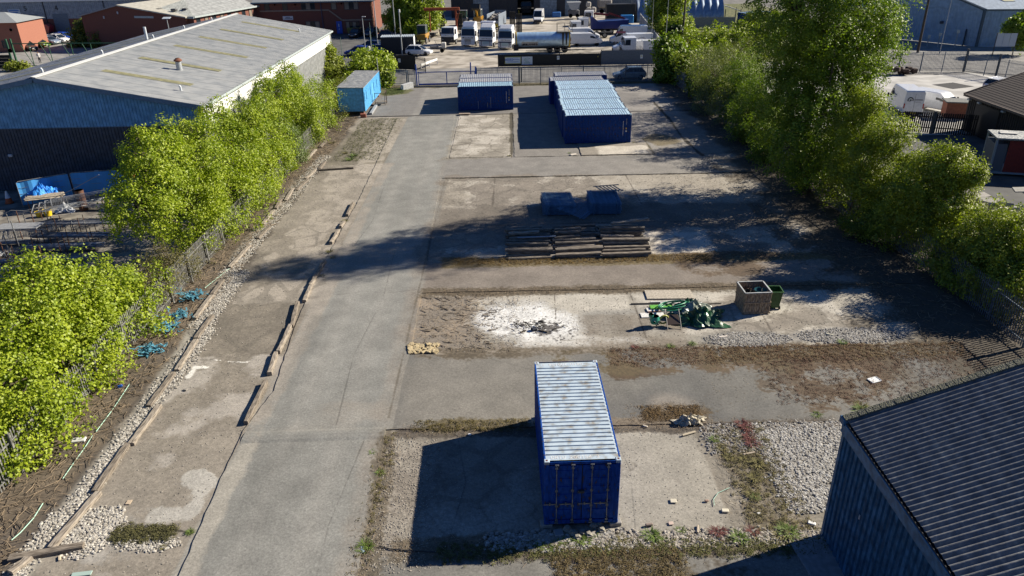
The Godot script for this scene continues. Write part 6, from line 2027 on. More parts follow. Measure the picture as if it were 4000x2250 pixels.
	pole.call(W(62.2, 116.2), 13.0, 0.2, wood, "tall timber pole in front of the pale blue warehouse", 0)
	pole.call(W(64.9, 115.0), 9.0, 0.06, gp, "slim street lamp before the pale blue warehouse", 1)
	# parked cars by the office
	car(G(1300 + 520 / 5.682, 815 / 5.682), -1.75, paint("car black", 0.012, 0.012, 0.014), "black car facing the street below the office window", "cars parked by the brick office")
	car(G(1300 + 860 / 5.682, 790 / 5.682), -1.8, paint("car slate", 0.03, 0.04, 0.06), "dark slate car beside the black one at the office corner", "cars parked by the brick office")
	car(G(1300 + 1230 / 5.682, 850 / 5.682), 0.12, paint("car navy", 0.012, 0.016, 0.05), "navy saloon parked across the end of the office", "cars parked by the brick office", false)
	car(G(1300 + 830 / 5.682, 1100 / 5.682), 2.95, paint("car deep blue", 0.012, 0.05, 0.14), "deep blue hatchback behind the shrub by the dark cabin", "cars parked beside the dark cabin")
	car(G(1300 + 880 / 5.682, 1195 / 5.682), 3.05, paint("car mid blue", 0.015, 0.11, 0.30), "mid blue hatchback half hidden by the shrub", "cars parked beside the dark cabin")
	car(G(1300 + 560 / 5.682, 1230 / 5.682), 2.9, paint("car royal blue", 0.012, 0.06, 0.36), "royal blue car mostly hidden behind the shrub", "cars parked beside the dark cabin")
	mb = MB.new()
	mb.extrude([Vector2(-1.0, 0.1), Vector2(1.0, 0.1), Vector2(1.25, 1.2), Vector2(-1.25, 1.2)], -0.7, 0.7)
	one("yellow_skip", mb, plain("skip olive", 0.20, 0.17, 0.03), "small olive yellow skip against the brick office wall", "skip", W(-29.9, 152.6))
	mb = MB.new()
	for i in 34:
		mb.cbox(Vector3(R(-1.6, 1.6), R(0.2, 3.4), R(-0.5, 0.4)), Vector3(R(0.4, 1.2), R(0.06, 0.12), R(0.06, 0.12)), 0.01, R(-0.3, 0.3))
	one("pallet_heap", mb, mat("pallet wood", 0.33, 0.29, 0.23, 0.9), "tall heap of stacked pallets between office and bank", "pallets", W(-22.5, 158.5))
func flat_wall() -> void:
	# bank of the far boundary: a long low brick wall behind everything on the left
	var mb := MB.new()
	mb.cbox(Vector3(0, 0.9, 0), Vector3(14, 1.8, 0.3), 0.03)
	one("boundary_wall", mb, M["red brick"], "low dark brick wall between car park and grassy bank", "wall", W(-21.5, 172.0), 0.2)
# ---------------------------------------------------------------- units, cars and the person at the upper left
func left_car_park() -> void:
	rng.seed = 41
	var t := thing("trade_units", "long trade unit block with grey cladding and brick base", "building", W(-130, 167.0))
	var clad := mat("unit grey", 0.27, 0.32, 0.37, 0.6, 0.0, 0.15, 0.2, 101)
	var mb := MB.new()
	mb.ribbed(Vector3(0, 2.6, 0), Vector3(56, 0, 0), Vector3(0, 3.5, 0), Vector3(0, 0, 0.05), 0.4, 1.0, 0.45, 0.12)
	part(t, "upper_cladding", mb, clad)
	mb = MB.new()
	mb.box(Vector3(28, 1.3, -0.1), Vector3(56, 2.6, 0.2))
	mb.box(Vector3(28, 3.0, -8.0), Vector3(55.8, 5.9, 15.0))
	part(t, "brick_base", mb, M["red brick"])
	mb = MB.new()
	mb.box(Vector3(28, 6.3, 0.1), Vector3(56.4, 0.5, 0.4))
	part(t, "white_eave", mb, plain("eave white", 0.72, 0.73, 0.73))
	part(t, "roof", quadplate(Vector3(0, 6.5, 0.2), Vector3(0, 8.3, -16), Vector3(56.3, 8.3, -16), Vector3(56.3, 6.5, 0.2), 0.1), mat("unit roof", 0.55, 0.56, 0.55, 0.6))
	var ink := plain("number black", 0.02, 0.022, 0.03)
	for q in [[29.3, "5", 28.7], [35.6, "4", 35.2]]:
		mb = MB.new()
		for k in 18: mb.cbox(Vector3(q[0], 0.1 + k * 0.2, 0.07), Vector3(3.2, 0.19, 0.05), 0.012)
		part(t, "roller_door", mb, mat("roller grey", 0.14, 0.19, 0.24, 0.6))
		text_on(t, "unit_number", q[1], 0.95, ink, Transform3D(Basis(), Vector3(q[2], 4.75, 0.06)), "Droid Sans", 700)
	mb = MB.new()
	mb.cbox(Vector3(26.2, 4.0, 0.1), Vector3(2.6, 1.3, 0.06), 0.01)
	var s := part(t, "name_board", mb, plain("board pale blue", 0.45, 0.52, 0.58))
	mb = MB.new()
	mb.box(Vector3(26.2, 4.4, 0.134), Vector3(2.1, 0.24, 0.006)); mb.box(Vector3(26.2, 4.0, 0.134), Vector3(1.6, 0.24, 0.006)); mb.box(Vector3(26.0, 3.6, 0.134), Vector3(1.9, 0.1, 0.006))
	part(s, "lettering", mb, plain("board blue", 0.05, 0.16, 0.42))
	mb = MB.new()
	mb.box(Vector3(32.6, 3.1, 0.08), Vector3(0.14, 6.2, 0.14)); mb.box(Vector3(45.3, 3.1, 0.08), Vector3(0.14, 6.2, 0.14))
	part(t, "downpipe", mb, plain("pipe black", 0.02, 0.022, 0.026))
	# annex at the left edge
	t = thing("brick_annex", "sunlit orange brick annex with pale hipped roof", "building", W(-85.3, 136.8), 0.0)
	mb = MB.new()
	mb.box(Vector3(-7.0, 2.45, -4.0), Vector3(14.0, 4.9, 8.0), 0.0)
	part(t, "wall", mb, ramped("orange brick", [[0.25, 0.24, 0.09, 0.06], [0.5, 0.30, 0.12, 0.08], [0.78, 0.34, 0.15, 0.10]], 0.9, 0.09, 0.5, 92, 256, 3))
	mb = MB.new()
	var e := [Vector3(0.4, 4.9, 0.4), Vector3(-14.4, 4.9, 0.4), Vector3(-14.4, 4.9, -8.4), Vector3(0.4, 4.9, -8.4), Vector3(-4.0, 6.3, -4.0), Vector3(-10.0, 6.3, -4.0)]
	mb.quad(e[0], e[1], e[5], e[4]); mb.quad(e[2], e[3], e[4], e[5]); mb.tri(e[0], e[4], e[3]); mb.tri(e[1], e[2], e[5])
	part(t, "roof", mb, mat("annex roof", 0.30, 0.32, 0.32, 0.6))
	window_at(t, Vector3(-2.9, 1.3, 0.03), 1.1, 1.2, 2)
	mb = MB.new()
	mb.lathe([[0, 0], [0.25, 0.03], [0.25, 0.08], [0, 0.12]], 12)
	var bl := part(t, "alarm_box", mb, plain("barrier white", 0.66, 0.66, 0.64), Vector3(-1.2, 3.7, 0.02))
	bl.rotation.x = PI / 2
	# skips between the doors
	for k in 2:
		mb = MB.new()
		mb.extrude([Vector2(-0.8, 0.1), Vector2(0.8, 0.1), Vector2(1.2, 1.3), Vector2(0.6, 1.75), Vector2(-1.2, 1.75)], -0.9, 0.9)
		one("waste_bin", mb, paint(["bin red", "bin navy"][k], [0.32, 0.012][k], [0.01, 0.02][k], [0.02, 0.1][k]), ["red waste bin against the brick base between shutters", "navy waste bin beside the red one between shutters"][k], "bin", W([-97.0, -99.2][k], 165.2))
	# cars
	var cars := [[118, 158, -0.35, paint("car white", 0.7, 0.71, 0.72), "white hatchback nearest the brick annex corner"], [112, 196, -0.6, paint("car black", 0.012, 0.012, 0.014), "black car with yellow plate tucked behind the brick annex"], [155, 184, -0.35, paint("car green", 0.10, 0.20, 0.02), "lime green hatchback in the parked row"], [196, 173, -0.35, paint("car silver", 0.30, 0.36, 0.44, 0.3), "silver blue car between the green and white ones"], [232, 165, -0.35, paint("car white", 0.7, 0.71, 0.72), "white car with black roof between silver and blue cars"], [258, 157, -0.3, paint("car bright blue", 0.01, 0.07, 0.45), "bright blue car at the end of the parked row"]]
	for c in cars:
		car(G(c[0], c[1]), c[2], c[3], c[4], "cars parked in front of the trade units")
	# green swing gate
	t = thing("green_gate", "tall green swing gate frame behind the warehouse roof", "gate", W(-75.6, 118.6))
	var gr := plain("gate green", 0.012, 0.07, 0.035)
	mb = MB.new()
	mb.box(Vector3(0, 2.0, 0), Vector3(0.22, 4.6, 0.22)); mb.box(Vector3(-0.7, 2.2, 0), Vector3(0.22, 4.2, 0.22))
	part(t, "gate_post", mb, gr)
	mb = MB.new()
	mb.bar(Vector3(0, 3.6, 0), Vector3(18, 3.4, 0.3), 0.12, 0.12)
	mb.bar(Vector3(0, 0.3, 0), Vector3(18, 0.3, 0.3), 0.1, 0.1)
	for x in [2.6, 5.6, 9.0, 12.0]:
		mb.bar(Vector3(x, 0.3, 0.05), Vector3(x, 3.5, 0.05), 0.08, 0.08)
		mb.bar(Vector3(x, 0.3, 0.05), Vector3(x - 1.3, 3.5, 0.05), 0.07, 0.07)
	part(t, "gate_frame", mb, gr)
	mb = MB.new()
	mb.lathe([[0, 0], [0.3, 0], [0.3, 0.03], [0, 0.03]], 16)
	var ro := part(t, "round_sign", mb, plain("sign dark red", 0.2, 0.05, 0.06), Vector3(-0.4, 2.6, 0.15))
	ro.rotation.x = PI / 2
	mb = MB.new()
	for k in 4: mb.cbox(Vector3(0, 0.24 + k * 0.48, 0), Vector3(9.0, 0.46, 0.06), 0.01)
	one("close_board_fence", mb, mat("fence near black", 0.02, 0.018, 0.015, 0.9), "dark close boarded fence below the brick annex", "fence", W(-81.0, 119.0))
	# solar lamp post behind the ridge
	t = thing("solar_lamp", "solar panel lamp post behind the warehouse ridge", "lamp post", W(-47.5, 110.0))
	mb = MB.new()
	mb.tube([Vector3.ZERO, Vector3(0, 7.6, 0)], [0.08, 0.06], 8)
	part(t, "shaft", mb, plain("pole grey", 0.33, 0.35, 0.36, 0.5, 0.3))
	mb = MB.new()
	mb.cbox(Vector3(0, 7.65, 0), Vector3(1.1, 0.05, 0.7), 0.01, 0.0, Basis(Vector3(1, 0, 0), 0.25))
	part(t, "solar_panel", mb, plain("panel pale", 0.45, 0.49, 0.52, 0.2))
	# person walking by the gate
	person(W(-74.8, 123.2))

func person(at: Vector3) -> void:
	var t := thing("person", "person in pale top and dark trousers walking by the green gate", "person", at, 0.5)
	# one continuous figure: joints with radii, a smooth union of tapered capsules meshed as surface nets
	var J := {"hip": [0, 0.92, 0, 0.13], "chest": [0, 1.32, 0, 0.16], "neck": [0, 1.50, 0.01, 0.055], "head": [0, 1.66, 0.02, 0.10], "kl": [0.10, 0.50, 0.10, 0.065], "fl": [0.10, 0.08, 0.18, 0.045], "kr": [-0.10, 0.50, -0.02, 0.065], "fr": [-0.10, 0.09, -0.20, 0.045], "tl": [0.10, 0.045, 0.32, 0.04], "tr": [-0.10, 0.05, -0.06, 0.04], "sl": [0.19, 1.40, 0, 0.062], "el": [0.25, 1.12, -0.06, 0.045], "wl": [0.24, 0.90, 0.05, 0.035], "sr": [-0.19, 1.40, 0, 0.062], "er": [-0.25, 1.12, 0.02, 0.045], "wr": [-0.22, 0.92, 0.16, 0.035], "hl": [0.24, 0.80, 0.09, 0.032], "hr": [-0.21, 0.83, 0.22, 0.032]}
	var bones := [["hip", "chest"], ["chest", "neck"], ["neck", "head"], ["hip", "kl"], ["kl", "fl"], ["fl", "tl"], ["hip", "kr"], ["kr", "fr"], ["fr", "tr"], ["chest", "sl"], ["sl", "el"], ["el", "wl"], ["wl", "hl"], ["chest", "sr"], ["sr", "er"], ["er", "wr"], ["wr", "hr"]]
	var c := 0.028
	var nx := 26; var ny := 66; var nz := 26
	var o := Vector3(-0.36, -0.03, -0.36)
	var fld := PackedFloat32Array()
	fld.resize((nx + 1) * (ny + 1) * (nz + 1))
	var bs := []
	for b in bones:
		var p: Array = J[b[0]]; var q: Array = J[b[1]]
		bs.append([Vector3(p[0], p[1], p[2]), Vector3(q[0], q[1], q[2]), p[3], q[3]])
	for k in nz + 1:
		for j in ny + 1:
			for i in nx + 1:
				var p := o + Vector3(i, j, k) * c
				var d := 1.0
				for b in bs:
					var v: Vector3 = b[1] - b[0]
					var u := clampf((p - b[0]).dot(v) / v.length_squared(), 0.0, 1.0)
					var e: float = (p - b[0] - v * u).length() - lerpf(b[2], b[3], u)
					var h := clampf(0.5 + 0.5 * (d - e) / 0.035, 0.0, 1.0)
					d = lerpf(d, e, h) - 0.035 * h * (1.0 - h)
				fld[(k * (ny + 1) + j) * (nx + 1) + i] = d
	var at_ := func(i: int, j: int, k: int) -> float: return fld[(k * (ny + 1) + j) * (nx + 1) + i]
	var cell := {}
	for k in nz:
		for j in ny:
			for i in nx:
				var s := Vector3.ZERO; var n := 0
				for e in [[0, 0, 0, 1, 0, 0], [0, 1, 0, 1, 1, 0], [0, 0, 1, 1, 0, 1], [0, 1, 1, 1, 1, 1], [0, 0, 0, 0, 1, 0], [1, 0, 0, 1, 1, 0], [0, 0, 1, 0, 1, 1], [1, 0, 1, 1, 1, 1], [0, 0, 0, 0, 0, 1], [1, 0, 0, 1, 0, 1], [0, 1, 0, 0, 1, 1], [1, 1, 0, 1, 1, 1]]:
					var a: float = at_.call(i + e[0], j + e[1], k + e[2]); var b: float = at_.call(i + e[3], j + e[4], k + e[5])
					if (a < 0.0) != (b < 0.0):
						s += Vector3(e[0], e[1], e[2]).lerp(Vector3(e[3], e[4], e[5]), a / (a - b)); n += 1
				if n: cell[Vector3i(i, j, k)] = o + (Vector3(i, j, k) + s / n) * c
	var mb := MB.new()
	mb.use_c = true
	for key in cell:
		for ax in 3:
			var d := Vector3i.ZERO; d[ax] = 1
			var u := Vector3i.ZERO; u[(ax + 1) % 3] = 1
			var w := Vector3i.ZERO; w[(ax + 2) % 3] = 1
			var k0: Vector3i = key
			if not (cell.has(k0 - u) and cell.has(k0 - w) and cell.has(k0 - u - w)): continue
			var a: float = at_.call(k0.x, k0.y, k0.z)
			var k1 := k0 + d
			var b: float = at_.call(k1.x, k1.y, k1.z)
			if (a < 0.0) == (b < 0.0): continue
			var P := [cell[k0], cell[k0 - u], cell[k0 - u - w], cell[k0 - w]]
			var y: float = P[0].y
			mb.col = Color(0.36, 0.2, 0.14)
			if y < 0.1: mb.col = Color(0.02, 0.02, 0.02)
			elif y < 0.93: mb.col = Color(0.012, 0.014, 0.022)
			elif y < 1.5 and y > 0.93: mb.col = Color(0.55, 0.53, 0.52)
			if absf(P[0].x) > 0.17 and y < 0.90 and y > 0.7: mb.col = Color(0.36, 0.2, 0.14)
			if a < 0.0: mb.quad(P[0], P[3], P[2], P[1])
			else: mb.quad(P[0], P[1], P[2], P[3])
	var m := StandardMaterial3D.new()
	m.vertex_color_use_as_albedo = true
	m.roughness = 0.8
	part(t, "body", mb, m)
	mb = MB.new()
	mb.lathe([[0.112, 1.66], [0.118, 1.71], [0.09, 1.76], [0.0, 1.785]], 12, Vector3(0, 0, 0.0))
	part(t, "hair", mb, plain("hair dark", 0.03, 0.018, 0.012, 0.7))
# ---------------------------------------------------------------- the compound on the right
func right_compound() -> void:
	rng.seed = 51
	var white := paint("vehicle white", 0.74, 0.75, 0.76)
	var ink := plain("livery ink", 0.05, 0.05, 0.06)
	# vans
	var v := van(W(41.4, 77.9), 1.40, white, "white long wheelbase van showing its rear doors and horse-like round logo", 5.9, 2.65)
	var logo := func(parent: Node3D, xf: Transform3D, k: float) -> void:
		var mb := MB.new()
		mb.xf = xf
		var pts := []
		for i in 12:
			var a := -0.3 + i * 0.36
			pts.append(Vector3(cos(a) * 0.24 * k, sin(a) * 0.24 * k, 0))
		mb.tube(pts, [0.05 * k], 4)
		mb.extrude([Vector2(-0.1 * k, -0.2 * k), Vector2(0.12 * k, -0.05 * k), Vector2(0.02 * k, 0.14 * k)], -0.004, 0.008)
		part(parent, "round_logo", mb, ink)
		mb = MB.new()
		mb.xf = xf
		mb.box(Vector3(0.75 * k, 0.02, 0), Vector3(0.8 * k, 0.13 * k, 0.01))
		mb.box(Vector3(0.75 * k, -0.2 * k, 0), Vector3(0.55 * k, 0.04 * k, 0.01))
		part(parent, "lettering", mb, plain("livery grey", 0.3, 0.3, 0.32))
	logo.call(v, Transform3D(Basis(Vector3.UP, -PI / 2), Vector3(-2.965, 1.75, -0.42)), 1.0)
	logo.call(v, Transform3D(Basis(Vector3.UP, PI), Vector3(0.9, 1.7, -0.995)), 1.0)
	van(W(44.8, 77.9), -1.05, white, "white mid-size van parked nose towards the hedge beside the long van", 5.0, 2.0)
	car(W(57.3, 87.6), 0.5, white, "white hatchback with dark rear window by the brown building", "", true, 4.2)
	# fences of the compound
	var pg := mat("compound palisade", 0.30, 0.33, 0.36, 0.55, 0.3, 0.2)
	palisade("palisade_fence", "tall grey palisade fence at the back of the van compound", W(49.0, 100.9), W(60.0, 99.9), 2.6, pg)
	var t := palisade("compound_gate", "pair of grey palisade gates closing the van compound", W(60.1, 99.8), W(62.6, 90.6), 2.5, pg)
	t.set_meta("category", "gate")
	palisade("palisade_fence", "grey palisade fence leading from the compound gates to the brown building", W(62.7, 90.4), W(66.5, 80.0), 2.5, pg)
	for q in [[60.05, 99.85, "square dark post at the corner of the compound gates"], [61.4, 95.1, "square grey post in the middle of the compound gates"], [62.65, 90.5, "square grey post at the near end of the compound gates"]]:
		var mb0 := MB.new()
		mb0.cbox(Vector3(0, 1.45, 0), Vector3(0.22, 2.9, 0.22), 0.02)
		one("gate_post", mb0, mat("gatepost grey", 0.06, 0.075, 0.09), q[2], "post", W(q[0], q[1]))
	var mb := MB.new()
	mb.box(Vector3(0, 0.003, 0), Vector3(3.4, 0.006, 3.0), 0.35)
	# patched asphalt square
	one("asphalt_patch", mb, mat("patch black", 0.02, 0.021, 0.024, 0.9), "square of dark new asphalt let into the compound concrete", "patch", W(53.8, 90.9, -0.036))
	# brown building
	var br := ramped("brown sheet roof", [[0.3, 0.04, 0.03, 0.024], [0.7, 0.07, 0.052, 0.04]], 0.8, 0.05, 0.4, 111, 256)
	var dk := mat("brown cladding", 0.022, 0.018, 0.018, 0.7)
	t = thing("brown_building", "dark brown clad building with brown coursed roof", "building", W(43.2, 69.9))
	var mb2 := MB.new()   # eave wall faces left, runs towards the camera
	mb2.ribbed(Vector3(0, 0, 30), Vector3(0, 0, -30), Vector3(0, 3.3, 0), Vector3(-0.05, 0, 0), 0.3, 1.0, 0.5, 0.1)
	part(t, "wall_cladding", mb2, dk)
	mb = MB.new()
	mb.box(Vector3(8.0, 1.65, 15.0), Vector3(15.8, 3.3, 29.8))
	mb.extrude([Vector2(0.1, 3.25), Vector2(15.9, 3.25), Vector2(8.0, 6.1)], 0.1, 0.2)
	part(t, "wall", mb, dk)
	for k in 28:   # roof courses
		mb = MB.new()
		mb.box(Vector3(0.16, 0.03, 15.0), Vector3(0.34, 0.05, 30.6))
		var rc := part(t, "roof_course", mb, br, Vector3(-0.35 + k * 0.3, 3.24 + k * 0.108, 0))
		rc.rotation.z = 0.30
	part(t, "roof_slope", quadplate(Vector3(8.0, 6.2, -0.3), Vector3(8.0, 6.2, 30.3), Vector3(16.3, 3.3, 30.3), Vector3(16.3, 3.3, -0.3), 0.05), br)
	mb = MB.new()
	mb.cbox(Vector3(-0.4, 3.2, 15.0), Vector3(0.12, 0.2, 30.6), 0.02)
	mb.bar(Vector3(-0.4, 3.25, -0.36), Vector3(8.0, 6.2, -0.36), 0.1, 0.2)
	part(t, "barge_board", mb, mat("barge brown", 0.15, 0.11, 0.085, 0.7))
	mb = MB.new()
	mb.box(Vector3(-0.07, 1.4, 3.2), Vector3(0.06, 2.8, 3.6))
	part(t, "dark_door", mb, plain("door near black", 0.012, 0.012, 0.015))
	for z in [0.4, 2.0, 5.6]:
		mb = MB.new()
		mb.cbox(Vector3(-0.2, 2.9, z), Vector3(0.3, 0.16, 0.4), 0.04)
		part(t, "flood_lamp", mb, plain("lamp pale", 0.45, 0.47, 0.5))
	# brick bin store and the slatted timber fence
	t = thing("brick_store", "low brick store with flat felt roof beside the brown building", "shed", W(44.2, 74.7), -0.28)
	mb = MB.new()
	mb.box(Vector3(1.3, 0.75, -0.8), Vector3(2.8, 1.5, 1.8))
	part(t, "wall", mb, mat("store brick", 0.26, 0.10, 0.065, 0.9))
	mb = MB.new()
	mb.cbox(Vector3(1.3, 1.55, -0.8), Vector3(3.1, 0.12, 2.1), 0.02)
	part(t, "roof", mb, mat("store felt", 0.16, 0.165, 0.16, 0.9))
	var a := W(37.2, 69.6); var b := W(43.0, 67.4)
	t = thing("slatted_fence", "dark timber slatted fence between hedge and brown building", "fence", a)
	var f := (b - a)
	for i in 34:
		mb = MB.new()
		mb.box(f * ((i + 0.5) / 34.0) + Vector3.UP * 0.95, Vector3(0.13, 1.9 + R(-0.04, 0.04), 0.03), atan2(-f.z, f.x))
		part(t, "board", mb, mat("fence brown", 0.028, 0.02, 0.016, 0.9))
	mb = MB.new()
	mb.bar(Vector3.UP * 0.5, f + Vector3.UP * 0.5, 0.05, 0.09); mb.bar(Vector3.UP * 1.5, f + Vector3.UP * 1.5, 0.05, 0.09)
	part(t, "rail", mb, mat("fence brown", 0.028, 0.02, 0.016, 0.9))
	mb = MB.new()
	mb.cbox(f * 0.42 + Vector3.UP * 1.0, Vector3(0.3, 2.1, 0.2), 0.02)
	part(t, "post", mb, mat("post brown grey", 0.14, 0.125, 0.11, 0.9))
	# red lined stall with a pale sheet top
	t = thing("red_sided_trailer", "open trailer with dark red side curtain and pale littered roof", "trailer", W(38.0, 55.6), -0.30)
	mb = MB.new()
	mb.box(Vector3(3.6, 1.45, 0), Vector3(6.6, 2.5, 0.06))
	part(t, "side_curtain", mb, mat("curtain red", 0.20, 0.022, 0.016, 0.7))
	mb = MB.new()
	mb.cbox(Vector3(3.2, 2.85, -1.2), Vector3(7.8, 0.14, 2.8), 0.03)
	part(t, "roof", mb, ramped("littered roof", [[0.3, 0.14, 0.15, 0.16], [0.5, 0.28, 0.29, 0.29], [0.75, 0.55, 0.54, 0.5]], 0.8, 0.04, 0.5, 113, 256))
	mb = MB.new()
	for q in [[-0.6, 0.05], [-0.6, -2.4], [7.0, 0.05], [7.0, -2.4]]: mb.box(Vector3(q[0], 1.4, q[1]), Vector3(0.14, 2.8, 0.14))
	mb.box(Vector3(3.2, 0.2, -1.2), Vector3(7.6, 0.14, 2.6))
	part(t, "frame", mb, plain("frame pale blue", 0.22, 0.27, 0.32))
	mb = MB.new()
	mb.box(Vector3(-0.2, 1.3, -1.2), Vector3(0.9, 2.2, 2.2))
	part(t, "front_locker", mb, plain("locker grey blue", 0.09, 0.11, 0.14))
	for i in 7:
		mb = MB.new()
		mb.cbox(Vector3(R(0, 6), 2.98, R(-2.2, 0)), Vector3(R(0.5, 1.3), 0.06, R(0.25, 0.6)), 0.01, R(-0.5, 0.5))
		part(t, "loose_board", mb, plain("board pale", 0.46, 0.45, 0.42))
	# rubble heap behind the hedge
	t = thing("rubble_heap", "heap of pale broken boards and rubble behind the hedge", "rubble", W(32.5, 46.5))
	for i in 26:
		mb = MB.new()
		mb.cbox(Vector3(R(-2.2, 2.2), R(0.2, 1.6), R(-1.4, 1.4)), Vector3(R(0.5, 1.5), R(0.08, 0.3), R(0.3, 0.9)), 0.03, R(0, 3), Basis(Vector3(1, 0, 0), R(-0.5, 0.5)))
		part(t, "slab", mb, mat("rubble pale %d" % (i % 2), 0.42 - 0.1 * (i % 2), 0.40 - 0.1 * (i % 2), 0.35 - 0.08 * (i % 2), 0.9))
	# pale blue warehouse
	var pb := mat("pale blue cladding", 0.30, 0.42, 0.55, 0.55, 0.0, 0.12, 0.2, 115)
	t = thing("pale_warehouse", "large pale blue clad warehouse with dark corner trims", "warehouse", W(73.8, 121.0))
	var gl := atan2(12.0, -1.2)
	mb = MB.new()   # gable wall runs away to the left rear
	mb.ribbed(Vector3(-14.0, 0, -20.0), Vector3(14.0, 0, 20.0), Vector3(0, 5.5, 0), Vector3(-0.035, 0, 0.03), 0.5, 1.0, 0.45, 0.12)
	mb.ribbed(Vector3(0, 0, 0), Vector3(40, 0, 6.0), Vector3(0, 5.5, 0), Vector3(-0.01, 0, 0.05), 0.5, 1.0, 0.45, 0.12)
	part(t, "wall_cladding", mb, pb)
	mb = MB.new()
	mb.extrude([Vector2(0, 5.4), Vector2(24.4, 5.4), Vector2(12.2, 9.4)], -0.1, 0.0)
	var gb := part(t, "gable_top", mb, pb)
	gb.rotation.y = atan2(-20.0, -14.0) + PI + 0.0
	gb.basis = Basis(Vector3(-14.0, 0, -20.0).normalized(), Vector3.UP, Vector3(-14.0, 0, -20.0).normalized().cross(Vector3.UP))
	var u := Vector3(-14.0, 0, -20.0).normalized(); var w := Vector3(40, 0, 6.0).normalized()
	part(t, "roof_slope", quadplate(Vector3(0, 5.5, 0) - u * 0.3, u * 12.2 + Vector3.UP * 9.5, u * 12.2 + w * 40 + Vector3.UP * 9.5, w * 40 + Vector3.UP * 5.5, 0.1), mat("warehouse roof blue grey", 0.42, 0.50, 0.58, 0.5, 0.0, 0.15, 0.3))
	for k in 3:
		var c0 := u * 2.5 + w * (5.0 + k * 8.0) + Vector3.UP * (5.68 + 2.5 * 0.328)
		part(t, "rooflight", quadplate(c0, c0 + u * 6.0 + Vector3.UP * 1.97, c0 + u * 6.0 + w * 1.6 + Vector3.UP * 1.97, c0 + w * 1.6, 0.06), plain("rooflight cream", 0.55, 0.52, 0.32))
	mb = MB.new()
	mb.cbox(Vector3(0, 2.75, 0.05), Vector3(0.35, 5.5, 0.35), 0.02)
	mb.bar(Vector3(0, 5.45, 0.1), Vector3(40, 5.45, 6.1), 0.2, 0.25)
	mb.bar(Vector3(-0.1, 5.45, 0.1), u * 12.2 + Vector3(-0.1, 9.45, 0.1), 0.2, 0.25)
	part(t, "trim", mb, mat("trim teal", 0.06, 0.10, 0.13, 0.5))
	mb = MB.new()
	mb.box(Vector3(-1.2, 1.25, -1.55), Vector3(1.1, 2.5, 0.1), 0.96)
	part(t, "side_door", mb, plain("door slate", 0.03, 0.045, 0.06))
	mb = MB.new()
	mb.cbox(u * 6 + Vector3(-0.2, 3.2, 0.2), Vector3(0.5, 0.4, 0.4), 0.05)
	part(t, "wall_box", mb, plain("box dark", 0.05, 0.06, 0.08))
	# trailer body parked against it, barrier hut posts, framed sign
	mb = MB.new()
	mb.cbox(Vector3(0, 1.9, 0), Vector3(8.0, 2.9, 2.5), 0.05)
	one("box_trailer", mb, mat("trailer blue grey", 0.20, 0.28, 0.38, 0.6), "plain blue grey box trailer backed against the pale warehouse", "trailer", W(63.5, 134.0), -0.9)
	t = thing("framed_notice", "pale three panel notice board on two posts before the warehouse", "sign", W(70.0, 110.4), -0.12)
	mb = MB.new()
	for x in [0.0, 2.7]: mb.box(Vector3(x, 1.7, 0), Vector3(0.1, 3.4, 0.1))
	part(t, "post", mb, plain("post dark", 0.06, 0.055, 0.05))
	for k in 3:
		mb = MB.new()
		mb.cbox(Vector3(0.45 + k * 0.9, 2.45, 0.06), Vector3(0.86, 1.8, 0.04), 0.01)
		part(t, "panel", mb, plain("notice pale", 0.40, 0.45, 0.48))
	for q in [[68.0, 121.5, 1.9], [70.2, 120.6, 2.4], [66.8, 122.4, 1.5]]:
		t = thing("gate_console", "pale barrier post with box in the forecourt", "post", W(q[0], q[1]), 0.2, "barrier posts in the warehouse forecourt")
		mb = MB.new()
		mb.box(Vector3(0, q[2] / 2, 0), Vector3(0.12, q[2], 0.12))
		part(t, "post", mb, plain("post grey", 0.25, 0.3, 0.33))
		mb = MB.new()
		mb.cbox(Vector3(0, q[2], 0.05), Vector3(0.5, 0.5, 0.12), 0.02)
		part(t, "box", mb, plain("console pale", 0.4, 0.45, 0.42))
	mb = MB.new()
	for i in 14: mb.cbox(Vector3(R(-2.5, 2.5), R(0.2, 0.8), R(-0.6, 0.6)), Vector3(R(0.4, 1.0), R(0.3, 0.6), R(0.3, 0.7)), 0.08, R(0, 3))
	one("scrap_heap", mb, mat("scrap brown", 0.07, 0.045, 0.035, 0.9), "low brown scrap heap at the foot of the compound fence", "scrap", W(51.6, 98.8))
